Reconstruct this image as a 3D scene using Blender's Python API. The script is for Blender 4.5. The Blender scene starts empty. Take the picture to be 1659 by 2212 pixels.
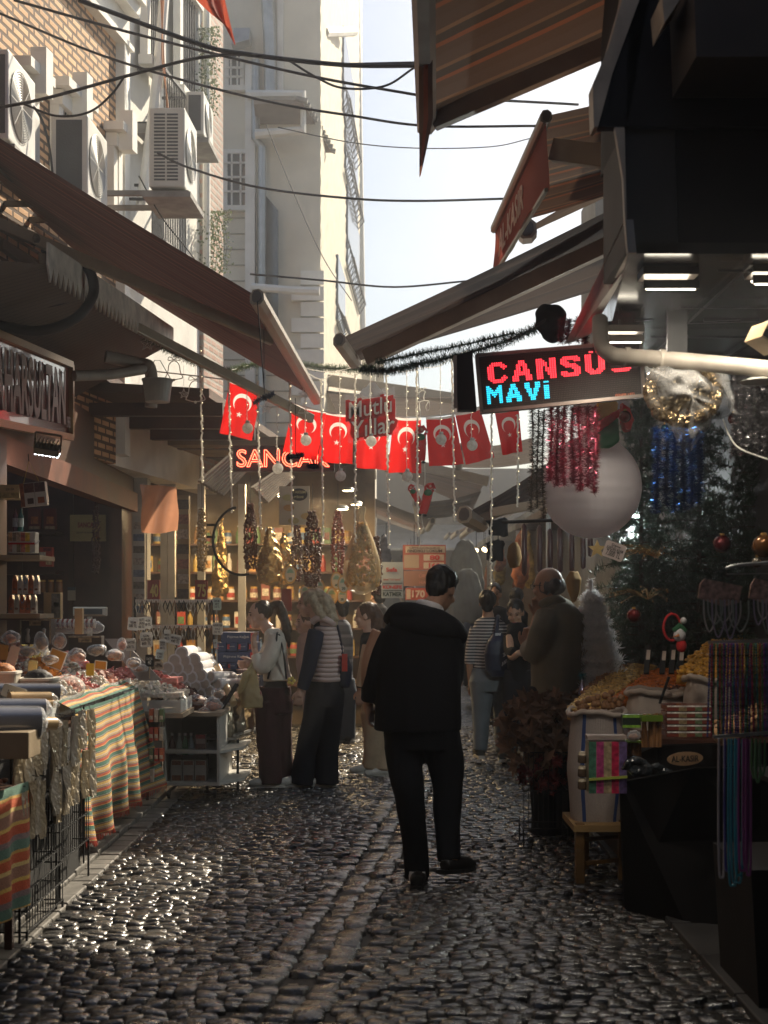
import bpy, bmesh, math, random
import numpy as np
from mathutils import Vector, Matrix, noise
C = bpy.context.scene.collection
S = bpy.context.scene
# ------------------------------------------------------------------ camera, world, sun, exposure
F = 3000.0; CX = 829.5; HY = 1300.0; EYE = 1.55
cam = bpy.data.cameras.new('camera'); co = bpy.data.objects.new('camera', cam); C.objects.link(co)
co.location = (0, 0, EYE); co.rotation_euler = (math.pi/2, 0, 0)
cam.sensor_fit = 'VERTICAL'; cam.sensor_height = 36; cam.sensor_width = 27
cam.lens = F/2212*36; cam.shift_y = (HY-1106)/2212
cam.clip_start = .1; cam.clip_end = 3000
cam.dof.use_dof = True; cam.dof.focus_distance = 10.0; cam.dof.aperture_fstop = 4.0
S.camera = co
SUN_AZ, SUN_EL = math.radians(32), math.radians(38)
sd = Vector((math.sin(SUN_AZ)*math.cos(SUN_EL), math.cos(SUN_AZ)*math.cos(SUN_EL), math.sin(SUN_EL)))
w = bpy.data.worlds.new('World'); S.world = w; w.use_nodes = True
nt = w.node_tree; nt.nodes.clear()
sky = nt.nodes.new('ShaderNodeTexSky'); sky.sky_type = 'NISHITA'; sky.sun_disc = False
sky.sun_elevation = SUN_EL; sky.sun_rotation = SUN_AZ; sky.air_density = 1.2; sky.dust_density = 1.8; sky.ozone_density = 1.6
bg = nt.nodes.new('ShaderNodeBackground'); bg.inputs[1].default_value = .057
wo = nt.nodes.new('ShaderNodeOutputWorld'); nt.links.new(sky.outputs[0], bg.inputs[0]); nt.links.new(bg.outputs[0], wo.inputs[0])
sl = bpy.data.lights.new('sun', 'SUN'); sl.energy = 5.0; sl.angle = math.radians(.5); sl.color = (1, .88, .69)
so = bpy.data.objects.new('sun', sl); C.objects.link(so)
so.rotation_euler = sd.to_track_quat('Z', 'Y').to_euler(); so.location = sd*40
S.view_settings.view_transform = 'Standard'; S.view_settings.look = 'None'
S.view_settings.exposure = 1.0; S.view_settings.gamma = 1.0
S.render.engine = 'CYCLES'; S.cycles.use_denoising = True
S.cycles.max_bounces = 7; S.cycles.diffuse_bounces = 3; S.cycles.glossy_bounces = 3; S.cycles.transmission_bounces = 4
S.cycles.transparent_max_bounces = 12; S.cycles.volume_bounces = 0; S.cycles.caustics_reflective = False; S.cycles.caustics_refractive = False
S.cycles.sample_clamp_indirect = 4.0
# ------------------------------------------------------------------ helpers
def W(x, y, d): return Vector(((x-CX)/F*d, d, EYE-(y-HY)/F*d))      # a measured direction at distance d
def G(x, y):
    d = EYE*F/(y-HY); return Vector(((x-CX)/F*d, d, 0))
def link(o, parent=None):
    C.objects.link(o)
    if parent is not None: o.parent = parent
    return o
def tag(o, label=None, cat=None, group=None, kind=None):
    if label: o['label'] = label
    if cat: o['category'] = cat
    if group: o['group'] = group
    if kind: o['kind'] = kind
    return o
def empty(name, loc, label=None, cat=None, group=None, rz=0):
    o = bpy.data.objects.new(name, None); o.empty_display_size = .1; o.location = loc; o.rotation_euler = (0, 0, rz)
    C.objects.link(o); return tag(o, label, cat, group)
def copy_tree(o, parent=None):
    c = o.copy(); C.objects.link(c); c.parent = parent
    for ch in o.children: copy_tree(ch, c)
    return c
class MB:
    def __init__(s): s.v = []; s.f = []; s.uv = None; s.mi = []
    def add(s, vs, fs, m=0):
        n = len(s.v); s.v += [tuple(p) for p in vs]; s.f += [tuple(i+n for i in f) for f in fs]; s.mi += [m]*len(fs)
    def box(s, lo, hi, m=0, M=None):
        (a, b, c), (d, e, f) = lo, hi
        vs = [(a,b,c),(d,b,c),(d,e,c),(a,e,c),(a,b,f),(d,b,f),(d,e,f),(a,e,f)]
        if M is not None: vs = [M @ Vector(p) for p in vs]
        s.add(vs, [(3,2,1,0),(4,5,6,7),(0,1,5,4),(1,2,6,5),(2,3,7,6),(3,0,4,7)], m); return s
    def bar(s, p, q, wx, wy, up=(0,0,1), m=0):
        p = Vector(p); q = Vector(q); z = (q-p); L = z.length
        if L < 1e-6: return s
        z /= L; x = z.cross(Vector(up))
        if x.length < 1e-3: x = z.cross(Vector((1,0,0)))
        x.normalize(); y = z.cross(x)
        M = Matrix((x, y, z)).transposed().to_4x4(); M.translation = p
        return s.box((-wx/2,-wy/2,0), (wx/2,wy/2,L), m, M)
    def prism(s, pts, t, m=0):
        t = Vector(t); n = len(pts); a = [Vector(p) for p in pts]
        s.add(a+[p+t for p in a], [tuple(range(n))[::-1], tuple(range(n, 2*n))]+[(i,(i+1)%n,(i+1)%n+n,i+n) for i in range(n)], m); return s
    def tube(s, pts, r, n=8, m=0, cap=True):
        P = [Vector(p) for p in pts]; k = len(P)
        R = list(r) if hasattr(r, '__len__') else [r]*k
        T = [(P[min(i+1,k-1)]-P[max(i-1,0)]).normalized() for i in range(k)]
        x = T[0].cross(Vector((.123,.2,1)));
        if x.length < .05: x = T[0].cross(Vector((1,0,0)))
        x.normalize(); vs = []
        for i in range(k):
            x = (x-T[i]*x.dot(T[i]))
            if x.length < 1e-4: x = T[i].orthogonal()
            x.normalize(); y = T[i].cross(x)
            for j in range(n):
                a = 2*math.pi*j/n; vs.append(P[i]+(x*math.cos(a)+y*math.sin(a))*R[i])
        fs = [(i*n+j, i*n+(j+1)%n, (i+1)*n+(j+1)%n, (i+1)*n+j) for i in range(k-1) for j in range(n)]
        if cap: fs += [tuple(range(n))[::-1], tuple(range((k-1)*n, k*n))]
        s.add(vs, fs, m); return s
    def ell(s, c, r, nu=12, nv=8, m=0, M=None):
        c = Vector(c); r = (r,)*3 if not hasattr(r, '__len__') else r
        vs = [(0,0,r[2])]+[(r[0]*math.sin(math.pi*i/nv)*math.cos(2*math.pi*j/nu), r[1]*math.sin(math.pi*i/nv)*math.sin(2*math.pi*j/nu), r[2]*math.cos(math.pi*i/nv)) for i in range(1,nv) for j in range(nu)]+[(0,0,-r[2])]
        if M is not None: vs = [M @ Vector(p) for p in vs]
        vs = [c+Vector(p) for p in vs]
        fs = [(0,1+j,1+(j+1)%nu) for j in range(nu)]
        for i in range(nv-2):
            a = 1+i*nu; b = a+nu; fs += [(a+j,b+j,b+(j+1)%nu,a+(j+1)%nu) for j in range(nu)]
        a = 1+(nv-2)*nu; fs += [(a+j, len(vs)-1, a+(j+1)%nu) for j in range(nu)]
        s.add(vs, fs, m); return s
    def loft(s, rings, n=20, m=0, axis='z', e=2.2):
        vs = []                              # rings: (z, cx, cy, rx, ry)
        for (z, cx, cy, rx, ry) in rings:
            for j in range(n):
                a = 2*math.pi*j/n; ca, sa = math.cos(a), math.sin(a)
                vs.append((cx+rx*math.copysign(abs(ca)**(2/e), ca), cy+ry*math.copysign(abs(sa)**(2/e), sa), z))
        k = len(rings)
        fs = [(i*n+j, i*n+(j+1)%n, (i+1)*n+(j+1)%n, (i+1)*n+j) for i in range(k-1) for j in range(n)]
        fs += [tuple(range(n))[::-1], tuple(range((k-1)*n, k*n))]
        s.add(vs, fs, m); return s
    def lathe(s, c, prof, n=20, m=0, M=None):
        c = Vector(c); vs = [Vector((r*math.cos(2*math.pi*j/n), r*math.sin(2*math.pi*j/n), z)) for (r, z) in prof for j in range(n)]
        if M is not None: vs = [M @ p for p in vs]
        vs = [p+c for p in vs]; k = len(prof)
        fs = [(i*n+j, i*n+(j+1)%n, (i+1)*n+(j+1)%n, (i+1)*n+j) for i in range(k-1) for j in range(n)]
        if prof[0][0] > 1e-4: fs.append(tuple(range(n))[::-1])
        if prof[-1][0] > 1e-4: fs.append(tuple(range((k-1)*n, k*n)))
        s.add(vs, fs, m); return s
    def build(s, name, mats, parent=None, smooth=False, local=False, bevel=0):
        if not isinstance(mats, (list, tuple)): mats = [mats]
        V = np.array(s.v, dtype=float).reshape(-1, 3)
        off = np.zeros(3)
        if parent is not None and not local: off = np.array(wloc(parent))
        elif parent is None and not local: off = np.array([(V[:,0].min()+V[:,0].max())/2, (V[:,1].min()+V[:,1].max())/2, V[:,2].min()])
        me = bpy.data.meshes.new(name); me.from_pydata((V-off).tolist(), [], s.f)
        for m in mats: me.materials.append(m)
        if len(mats) > 1: me.polygons.foreach_set('material_index', s.mi)
        if s.uv is not None:
            l = me.uv_layers.new(name='UVMap'); idx = [i for f in s.f for i in f]
            l.data.foreach_set('uv', [c for i in idx for c in s.uv[i]])
        if smooth: me.polygons.foreach_set('use_smooth', [True]*len(me.polygons))
        me.update()
        if smooth and len(s.f) < 3000: me.set_sharp_from_angle(angle=math.radians(52))
        o = bpy.data.objects.new(name, me); link(o, parent)
        if parent is None: o.location = off
        if bevel:
            b = o.modifiers.new('bevel', 'BEVEL'); b.width = bevel; b.segments = 2; b.limit_method = 'ANGLE'
        return o
def wloc(o):
    v = Vector((0,0,0))
    while o is not None: v += o.location; o = o.parent
    return v
def grid(fn, nu, nv):
    m = MB(); m.uv = []; vs = []
    for j in range(nv+1):
        for i in range(nu+1):
            u, v = i/nu, j/nv; vs.append(fn(u, v)); m.uv.append((u, v))
    m.add(vs, [(j*(nu+1)+i, j*(nu+1)+i+1, (j+1)*(nu+1)+i+1, (j+1)*(nu+1)+i) for j in range(nv) for i in range(nu)])
    return m
def blob(mb, voxel=.01, smooth=4, disp=0, dscale=6, dvec=(1,1,1)):
    me = bpy.data.meshes.new('t'); me.from_pydata(mb.v, [], mb.f); me.update()
    o = bpy.data.objects.new('t', me); C.objects.link(o)
    bm = bmesh.new(); bm.from_mesh(me); bmesh.ops.recalc_face_normals(bm, faces=bm.faces); bm.to_mesh(me); bm.free()
    r = o.modifiers.new('r', 'REMESH'); r.mode = 'VOXEL'; r.voxel_size = voxel
    if smooth:
        q = o.modifiers.new('s', 'SMOOTH'); q.factor = .6; q.iterations = smooth
    dg = bpy.context.evaluated_depsgraph_get(); dg.update()
    ev = o.evaluated_get(dg).to_mesh(); n = len(ev.vertices)
    V = np.empty(n*3); ev.vertices.foreach_get('co', V); V = V.reshape(-1, 3)
    N = np.empty(n*3); ev.vertices.foreach_get('normal', N); N = N.reshape(-1, 3)
    fs = [tuple(p.vertices) for p in ev.polygons]
    o.evaluated_get(dg).to_mesh_clear(); bpy.data.objects.remove(o); bpy.data.meshes.remove(me)
    if disp:
        D = np.array([noise.noise(Vector((v[0]*dscale*dvec[0], v[1]*dscale*dvec[1], v[2]*dscale*dvec[2])))+.5*noise.noise(Vector((v[0]*dscale*2.3*dvec[0]+5, v[1]*dscale*2.3*dvec[1], v[2]*dscale*2.3*dvec[2]))) for v in V])
        V = V+N*(D*disp)[:, None]
    m = MB(); m.v = [tuple(v) for v in V]; m.f = fs; m.mi = [0]*len(fs); return m
def cr(pts, n=6):
    P = [Vector(p) for p in pts]; out = []
    Q = [P[0]*2-P[1]]+P+[P[-1]*2-P[-2]]
    for i in range(1, len(Q)-2):
        a, b, c, d = Q[i-1], Q[i], Q[i+1], Q[i+2]
        for k in range(n):
            t = k/n; out.append(.5*((2*b)+(c-a)*t+(2*a-5*b+4*c-d)*t*t+(3*b-a-3*c+d)*t**3))
    out.append(P[-1]); return out
def lerp(a, b, t): return a+(b-a)*t
# ------------------------------------------------------------------ materials
_M = {}
def N_(nt, t, **k):
    n = nt.nodes.new(t)
    for a, b in k.items(): setattr(n, a, b)
    return n
def mat(name, col=(.5,.5,.5), rough=.6, metal=0, var=.18, vs=5, bump=.15, bs=40, emit=0, ecol=None, transm=0, alpha=1, transl=0, sheen=0, coat=0, spec=.5, roughvar=.1, ior=1.45, sub=0, bd=.004):
    if name in _M: return _M[name]
    m = bpy.data.materials.new(name); m.use_nodes = True; nt = m.node_tree; L = nt.links
    b = nt.nodes['Principled BSDF']; out = nt.nodes['Material Output']
    tc = N_(nt, 'ShaderNodeTexCoord'); nz = N_(nt, 'ShaderNodeTexNoise'); nz.inputs['Scale'].default_value = vs; nz.inputs['Detail'].default_value = 6
    L.new(tc.outputs['Object'], nz.inputs['Vector'])
    rp = N_(nt, 'ShaderNodeValToRGB'); rp.color_ramp.elements[0].position = .3; rp.color_ramp.elements[1].position = .7
    rp.color_ramp.elements[0].color = (*[max(0, c*(1-var)) for c in col], 1); rp.color_ramp.elements[1].color = (*[min(1, c*(1+var)) for c in col], 1)
    L.new(nz.outputs[0], rp.inputs[0]); L.new(rp.outputs[0], b.inputs['Base Color'])
    b.inputs['Roughness'].default_value = rough; b.inputs['Metallic'].default_value = metal
    b.inputs['IOR'].default_value = ior; b.inputs['Specular IOR Level'].default_value = spec
    if roughvar:
        mr = N_(nt, 'ShaderNodeMapRange'); mr.inputs['To Min'].default_value = max(.02, rough-roughvar); mr.inputs['To Max'].default_value = min(1, rough+roughvar)
        L.new(nz.outputs[0], mr.inputs[0]); L.new(mr.outputs[0], b.inputs['Roughness'])
    if bump:
        n2 = N_(nt, 'ShaderNodeTexNoise'); n2.inputs['Scale'].default_value = bs; n2.inputs['Detail'].default_value = 4; L.new(tc.outputs['Object'], n2.inputs['Vector'])
        bp = N_(nt, 'ShaderNodeBump'); bp.inputs['Strength'].default_value = bump; bp.inputs['Distance'].default_value = bd
        L.new(n2.outputs[0], bp.inputs['Height']); L.new(bp.outputs[0], b.inputs['Normal'])
    b.inputs['Transmission Weight'].default_value = transm; b.inputs['Alpha'].default_value = alpha
    b.inputs['Sheen Weight'].default_value = sheen; b.inputs['Coat Weight'].default_value = coat
    if sub: b.inputs['Subsurface Weight'].default_value = sub; b.inputs['Subsurface Radius'].default_value = (.02,.01,.006); b.inputs['Subsurface Scale'].default_value = .5
    if emit: b.inputs['Emission Strength'].default_value = emit; b.inputs['Emission Color'].default_value = (*(ecol or col), 1)
    if transl:
        t = N_(nt, 'ShaderNodeBsdfTranslucent'); L.new(rp.outputs[0], t.inputs[0]); mx = N_(nt, 'ShaderNodeMixShader'); mx.inputs[0].default_value = transl
        L.new(b.outputs[0], mx.inputs[1]); L.new(t.outputs[0], mx.inputs[2]); L.new(mx.outputs[0], out.inputs[0])
    _M[name] = m; return m
def math_(nt, op, a, b=None, clamp=False):
    n = N_(nt, 'ShaderNodeMath', operation=op, use_clamp=clamp)
    for i, x in enumerate((a, b)):
        if x is None: continue
        if isinstance(x, (int, float)): n.inputs[i].default_value = x
        else: nt.links.new(x, n.inputs[i])
    return n.outputs[0]
def stripes(name, cols, axis='V', reps=1, rough=.85, transl=0, weave=0, wob=.0, metal=0, var=.15, coord='UV', scale=1, fuzz=0, bstr=.5):
    """cols: [(width, colour), ...] repeated reps times along a UV (or object) axis"""
    if name in _M: return _M[name]
    m = bpy.data.materials.new(name); m.use_nodes = True; nt = m.node_tree; L = nt.links
    b = nt.nodes['Principled BSDF']; out = nt.nodes['Material Output']; b.inputs['Roughness'].default_value = rough; b.inputs['Metallic'].default_value = metal
    tc = N_(nt, 'ShaderNodeTexCoord'); sp = N_(nt, 'ShaderNodeSeparateXYZ'); L.new(tc.outputs['UV' if coord == 'UV' else 'Object'], sp.inputs[0])
    t = sp.outputs[{'U':0,'V':1,'X':0,'Y':1,'Z':2}[axis]]
    nz = N_(nt, 'ShaderNodeTexNoise'); nz.inputs['Scale'].default_value = 5; L.new(tc.outputs['Object'], nz.inputs['Vector'])
    n3 = N_(nt, 'ShaderNodeTexNoise'); n3.inputs['Scale'].default_value = 120; L.new(tc.outputs['Object'], n3.inputs['Vector'])
    if wob: t = math_(nt, 'ADD', t, math_(nt, 'MULTIPLY', math_(nt, 'SUBTRACT', nz.outputs[0], .5), wob))
    if fuzz: t = math_(nt, 'ADD', t, math_(nt, 'MULTIPLY', math_(nt, 'SUBTRACT', n3.outputs[0], .5), fuzz))
    t = math_(nt, 'FRACT', math_(nt, 'MULTIPLY', t, reps*scale))
    rp = N_(nt, 'ShaderNodeValToRGB'); rp.color_ramp.interpolation = 'CONSTANT'
    tot = sum(c[0] for c in cols); p = 0; els = rp.color_ramp.elements
    for i, (wd, cl) in enumerate(cols):
        e = els[i] if i < 2 else els.new(min(.999, p/tot))
        e.position = p/tot; e.color = (*cl, 1); p += wd
    L.new(t, rp.inputs[0])
    mx = N_(nt, 'ShaderNodeMix', data_type='RGBA', blend_type='MULTIPLY'); mx.inputs[0].default_value = 1
    g = N_(nt, 'ShaderNodeMapRange'); g.inputs['To Min'].default_value = 1-var; g.inputs['To Max'].default_value = 1+var; L.new(n3.outputs[0], g.inputs[0])
    L.new(rp.outputs[0], mx.inputs[6]); L.new(g.outputs[0], mx.inputs[7]); col = mx.outputs[2]
    L.new(col, b.inputs['Base Color'])
    bp = N_(nt, 'ShaderNodeBump'); bp.inputs['Strength'].default_value = bstr; bp.inputs['Distance'].default_value = .003
    if weave:
        wv = N_(nt, 'ShaderNodeTexWave'); wv.inputs['Scale'].default_value = weave; wv.inputs['Distortion'].default_value = 1.5; L.new(tc.outputs['UV'], wv.inputs['Vector']); L.new(wv.outputs[0], bp.inputs['Height'])
    else: L.new(n3.outputs[0], bp.inputs['Height'])
    L.new(bp.outputs[0], b.inputs['Normal'])
    if transl:
        tr = N_(nt, 'ShaderNodeBsdfTranslucent'); L.new(col, tr.inputs[0]); ms = N_(nt, 'ShaderNodeMixShader'); ms.inputs[0].default_value = transl
        L.new(b.outputs[0], ms.inputs[1]); L.new(tr.outputs[0], ms.inputs[2]); L.new(ms.outputs[0], out.inputs[0])
    _M[name] = m; return m
def clear(name, col=(.9,.9,.9), a=.25, rough=.12, bump=.8, bs=18):
    """thin crinkled plastic film: part see-through, part glossy"""
    if name in _M: return _M[name]
    m = mat(name, col, rough, 0, .05, 5, bump, bs, roughvar=.05, bd=.02); nt = m.node_tree; L = nt.links
    b = nt.nodes['Principled BSDF']; out = nt.nodes['Material Output']
    tr = N_(nt, 'ShaderNodeBsdfTransparent'); ms = N_(nt, 'ShaderNodeMixShader'); lw = N_(nt, 'ShaderNodeLayerWeight'); lw.inputs[0].default_value = .35
    f = math_(nt, 'ADD', math_(nt, 'MULTIPLY', lw.outputs[1], .6), a, True)
    L.new(f, ms.inputs[0]); L.new(tr.outputs[0], ms.inputs[1]); L.new(b.outputs[0], ms.inputs[2]); L.new(ms.outputs[0], out.inputs[0]); return m
def emis(name, col, s):
    if name in _M: return _M[name]
    m = bpy.data.materials.new(name); m.use_nodes = True; nt = m.node_tree; b = nt.nodes['Principled BSDF']
    b.inputs['Base Color'].default_value = (*col, 1); b.inputs['Emission Color'].default_value = (*col, 1); b.inputs['Emission Strength'].default_value = s
    _M[name] = m; return m
# ------------------------------------------------------------------ lettering
def text_mesh(s, bold=0, outline=0):
    cu = bpy.data.curves.new('t', 'FONT'); cu.body = s; cu.offset = bold; cu.extrude = .01; cu.resolution_u = 3
    if outline: cu.fill_mode = 'NONE'; cu.bevel_depth = outline; cu.bevel_resolution = 0; cu.extrude = 0
    o = bpy.data.objects.new('t', cu); C.objects.link(o); dg = bpy.context.evaluated_depsgraph_get(); dg.update()
    ev = o.evaluated_get(dg).to_mesh()
    v = [tuple(x.co) for x in ev.vertices]; f = [tuple(p.vertices) for p in ev.polygons]
    o.evaluated_get(dg).to_mesh_clear(); bpy.data.objects.remove(o); bpy.data.curves.remove(cu); return v, f
def letters(s, c, right, up, w, h, m, parent, bold=.0, name='lettering', outline=0, depth=.002, warp=None):
    """text fitted to a w x h box centred at c on the plane (right, up)"""
    v, f = text_mesh(s, bold, outline)
    if not v: return None
    A = np.array(v); lo = A.min(0); hi = A.max(0); sz = np.maximum(hi-lo, 1e-6)
    right = Vector(right).normalized(); up = Vector(up).normalized(); nrm = right.cross(up); c = Vector(c)
    mb = MB(); vs = []
    for p in A:
        a = (p[0]-lo[0])/sz[0]-.5; b = (p[1]-lo[1])/sz[1]-.5
        if warp: b *= warp(a)
        vs.append(c+right*(a*w)+up*(b*h)+nrm*((p[2]-lo[2])/sz[2]*depth))
    mb.add(vs, f); return mb.build(name, m, parent)
R_ = random.Random(7)
# ------------------------------------------------------------------ ground
m_dirt = mat('dirt_between_stones', (.035,.03,.026), .8, bump=.5, bs=60)
def cobble_mat():
    m = bpy.data.materials.new('worn_basalt_cobble'); m.use_nodes = True; nt = m.node_tree; L = nt.links; b = nt.nodes['Principled BSDF']
    tc = N_(nt, 'ShaderNodeTexCoord'); g = N_(nt, 'ShaderNodeNewGeometry')
    rp = N_(nt, 'ShaderNodeValToRGB'); rp.color_ramp.elements[0].color = (.018,.018,.019,1); rp.color_ramp.elements[1].color = (.10,.093,.083,1)
    L.new(g.outputs['Random Per Island'], rp.inputs[0])
    nz = N_(nt, 'ShaderNodeTexNoise'); nz.inputs['Scale'].default_value = 28; nz.inputs['Detail'].default_value = 7; L.new(tc.outputs['Object'], nz.inputs['Vector'])
    n2 = N_(nt, 'ShaderNodeTexNoise'); n2.inputs['Scale'].default_value = 1.1; n2.inputs['Detail'].default_value = 4; L.new(tc.outputs['Object'], n2.inputs['Vector'])
    mx = N_(nt, 'ShaderNodeMix', data_type='RGBA', blend_type='MULTIPLY'); mx.inputs[0].default_value = .6; L.new(rp.outputs[0], mx.inputs[6]); L.new(nz.outputs[0], mx.inputs[7]); L.new(mx.outputs[2], b.inputs['Base Color'])
    mr = N_(nt, 'ShaderNodeMapRange'); mr.inputs['From Min'].default_value = .3; mr.inputs['From Max'].default_value = .7; mr.inputs['To Min'].default_value = .12; mr.inputs['To Max'].default_value = .38
    L.new(math_(nt, 'ADD', math_(nt, 'MULTIPLY', n2.outputs[0], .6), math_(nt, 'MULTIPLY', nz.outputs[0], .4)), mr.inputs[0]); L.new(mr.outputs[0], b.inputs['Roughness'])
    bp = N_(nt, 'ShaderNodeBump'); bp.inputs['Strength'].default_value = .75; bp.inputs['Distance'].default_value = .014
    L.new(nz.outputs[0], bp.inputs['Height']); L.new(bp.outputs[0], b.inputs['Normal']); b.inputs['Specular IOR Level'].default_value = .95
    return m
m_cob = cobble_mat()
g0 = MB(); g0.add([(-400,-60,-.03),(400,-60,-.03),(400,900,-.03),(-400,900,-.03)], [(0,1,2,3)])
g0.build('ground', mat('distant_ground', (.08,.075,.07), .8), smooth=False)['kind'] = 'structure'
def stone(mb, x, y, sx, sy, r, h=.0):
    # one rounded, slightly tilted sett: buried skirt, shoulder ring, domed top
    tx, ty = r.gauss(0,.075), r.gauss(0,.10); dz = r.gauss(0,.005)+h; v = []
    cs = []; kj = [r.gauss(0,.07) for _ in range(4)]
    for k in range(8):
        a = math.pi/4*k+math.pi/8; ca, sa = math.cos(a), math.sin(a)
        e = .34; ux = math.copysign(abs(ca)**e, ca)*(1+r.gauss(0,.06)); uy = math.copysign(abs(sa)**e, sa)*(1+r.gauss(0,.06))
        cs.append((ux+kj[0]*ux*uy+kj[2]*uy, uy+kj[1]*ux*uy+kj[3]*ux))
    for (q, z) in ((1.0,-.03), (.955,-.0075), (.80,-.0008)):
        for ux, uy in cs:
            px, py = ux*sx/2*q, uy*sy/2*q
            v.append((x+px, y+py, z+dz+(px*tx+py*ty if z > -.02 else 0)))
    v.append((x, y, dz+.0012))
    f = [(i*8+j, i*8+(j+1)%8, (i+1)*8+(j+1)%8, (i+1)*8+j) for i in range(2) for j in range(8)]+[(16+j, 16+(j+1)%8, 24) for j in range(8)]
    mb.add(v, f)
def gutter_x(y): return -.07-.045*(y-5.1) if y < 8 else -.20+.0*(y-8)+.018*(y-8)
cb = MB(); rr = random.Random(3)
y = 4.2
while y < 17.5:
    sy = rr.uniform(.052,.074); x = -1.68+rr.uniform(0,.08)
    gx = G(600,2212).x if y < 5.1 else None
    gl = lerp(-.395, .19, (y-5.1)/(11.1-5.1))*1.0                       # the shallow gutter runs at a slant through the paving
    while x < 1.38:
        sx = rr.uniform(.062,.120)
        yy = y+.07*math.sin(x*1.3+.6)+.03*math.sin(x*4+y*2)
        if abs(x+sx/2-gl) > .19: stone(cb, x+sx/2, yy+sy/2, sx+.007, sy+.007, rr)
        x += sx
    y += sy
y = 4.2
while y < 17.5:
    gl = lerp(-.395, .19, (y-5.1)/6.0)
    for k, ox in enumerate((-.13, -.005, .115)):
        sx = .115; sy = rr.uniform(.08,.16)
        stone(cb, gl+ox+rr.gauss(0,.006), y+.06, sx+.012, .130, rr, (-.004,-.011,-.002)[k])
    y += .122
cbo = cb.build('cobblestone_road', m_cob, smooth=True); cbo.data.set_sharp_from_angle(angle=math.radians(62)); cbo['kind'] = 'structure'
fr = grid(lambda u, v: Vector((-2.6+5.2*u, 17.3+50*v, .004+.012*noise.noise(Vector((u*40, v*300, 0))))), 60, 220)
fr.build('road', m_cob, smooth=True)['kind'] = 'structure'
gb = MB(); gb.add([(-2.4,2,-.02),(1.5,2,-.02),(1.5,17.5,-.02),(-2.4,17.5,-.02)], [(0,1,2,3)]); gb.build('road_bed', m_dirt)['kind'] = 'structure'
# left kerb of pale worn blocks, right pavement of flat slabs
kb = MB(); y = 3.5
m_kerb = mat('pale_kerb_stone', (.15,.14,.125), .5, var=.3, vs=9, bump=.4)
while y < 16:
    L_ = rr.uniform(.28,.42)
    kb.box((-1.98+rr.gauss(0,.004), y+.006, -.05), (-1.74, y+L_-.006, .03+rr.gauss(0,.004)))
    for q in range(2): kb.box((-1.73, y+.004+q*L_/2, -.05), (-1.61, y+(q+1)*L_/2-.008, .012+rr.gauss(0,.003)))
    y += L_
kb.build('kerb', m_kerb, bevel=.008)['kind'] = 'structure'
pv = MB(); y = 3.0
while y < 17:
    x = 1.36
    while x < 2.4:
        pv.box((x+.004, y+.004, -.06), (x+.396, y+.59, .03+rr.gauss(0,.002))); x += .4
    y += .6
pv.build('pavement', mat('grey_paving_slab', (.045,.043,.042), .5, var=.3, vs=7, bump=.3), bevel=.006)['kind'] = 'structure'
sf = MB(); sf.box((-4.6,3,-.04), (-1.99,22,.04)); sf.build('shop_floor', mat('shop_floor_tile', (.12,.09,.07), .5))['kind'] = 'structure'
# ------------------------------------------------------------------ left brick building
WX = -4.767
def WL(x, y, off=0.0):
    Y = WX/((x-CX)/F-.157); p = W(x, y, Y); return Vector((p.x+off, p.y, p.z))
def wall_pt(Y, Z, off=0.0): return Vector((-3.04+.157*(Y-11)+off, Y, Z))
def brick_mat(name, c1, c2, mortar, sc, bw=.5, rh=.25):
    m = bpy.data.materials.new(name); m.use_nodes = True; nt = m.node_tree; L = nt.links; b = nt.nodes['Principled BSDF']; b.inputs['Roughness'].default_value = .85
    tc = N_(nt, 'ShaderNodeTexCoord'); br = N_(nt, 'ShaderNodeTexBrick'); L.new(tc.outputs['UV'], br.inputs['Vector'])
    br.inputs['Color1'].default_value = (*c1,1); br.inputs['Color2'].default_value = (*c2,1); br.inputs['Mortar'].default_value = (*mortar,1)
    br.inputs['Scale'].default_value = sc; br.inputs['Mortar Size'].default_value = .018; br.inputs['Brick Width'].default_value = bw; br.inputs['Row Height'].default_value = rh; br.inputs['Mortar Smooth'].default_value = .3
    nz = N_(nt, 'ShaderNodeTexNoise'); nz.inputs['Scale'].default_value = 1.3; nz.inputs['Detail'].default_value = 8; L.new(tc.outputs['Object'], nz.inputs['Vector'])
    g = N_(nt, 'ShaderNodeMapRange'); g.inputs['To Min'].default_value = .55; g.inputs['To Max'].default_value = 1.35; L.new(nz.outputs[0], g.inputs[0])
    mx = N_(nt, 'ShaderNodeMix', data_type='RGBA', blend_type='MULTIPLY'); mx.inputs[0].default_value = 1; L.new(br.outputs[0], mx.inputs[6]); L.new(g.outputs[0], mx.inputs[7]); L.new(mx.outputs[2], b.inputs['Base Color'])
    bp = N_(nt, 'ShaderNodeBump'); bp.inputs['Strength'].default_value = .8; bp.inputs['Distance'].default_value = .012; bp.invert = True
    L.new(br.outputs['Fac'], bp.inputs['Height']); L.new(bp.outputs[0], b.inputs['Normal']); return m
def wall_panel(Y0, Y1, Z0, Z1, th=.3, off=0):
    m = MB(); m.uv = []
    a, b = wall_pt(Y0, Z0, off), wall_pt(Y1, Z0, off); n = Vector((-1,.157,0)).normalized()*th
    pts = [a, b, b+Vector((0,0,Z1-Z0)), a+Vector((0,0,Z1-Z0))]
    vs = pts+[p+n for p in pts]; m.uv = [(Y0,Z0),(Y1,Z0),(Y1,Z1),(Y0,Z1)]*2
    m.add(vs, [(0,1,2,3),(7,6,5,4),(0,4,5,1),(1,5,6,2),(2,6,7,3),(3,7,4,0)]); return m
m_cream = mat('cream_render', (.72,.67,.55), .85, var=.12, vs=2, bump=.2)
m_white = mat('white_painted_render', (.78,.76,.70), .75, var=.12, vs=3, bump=.2)
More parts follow.
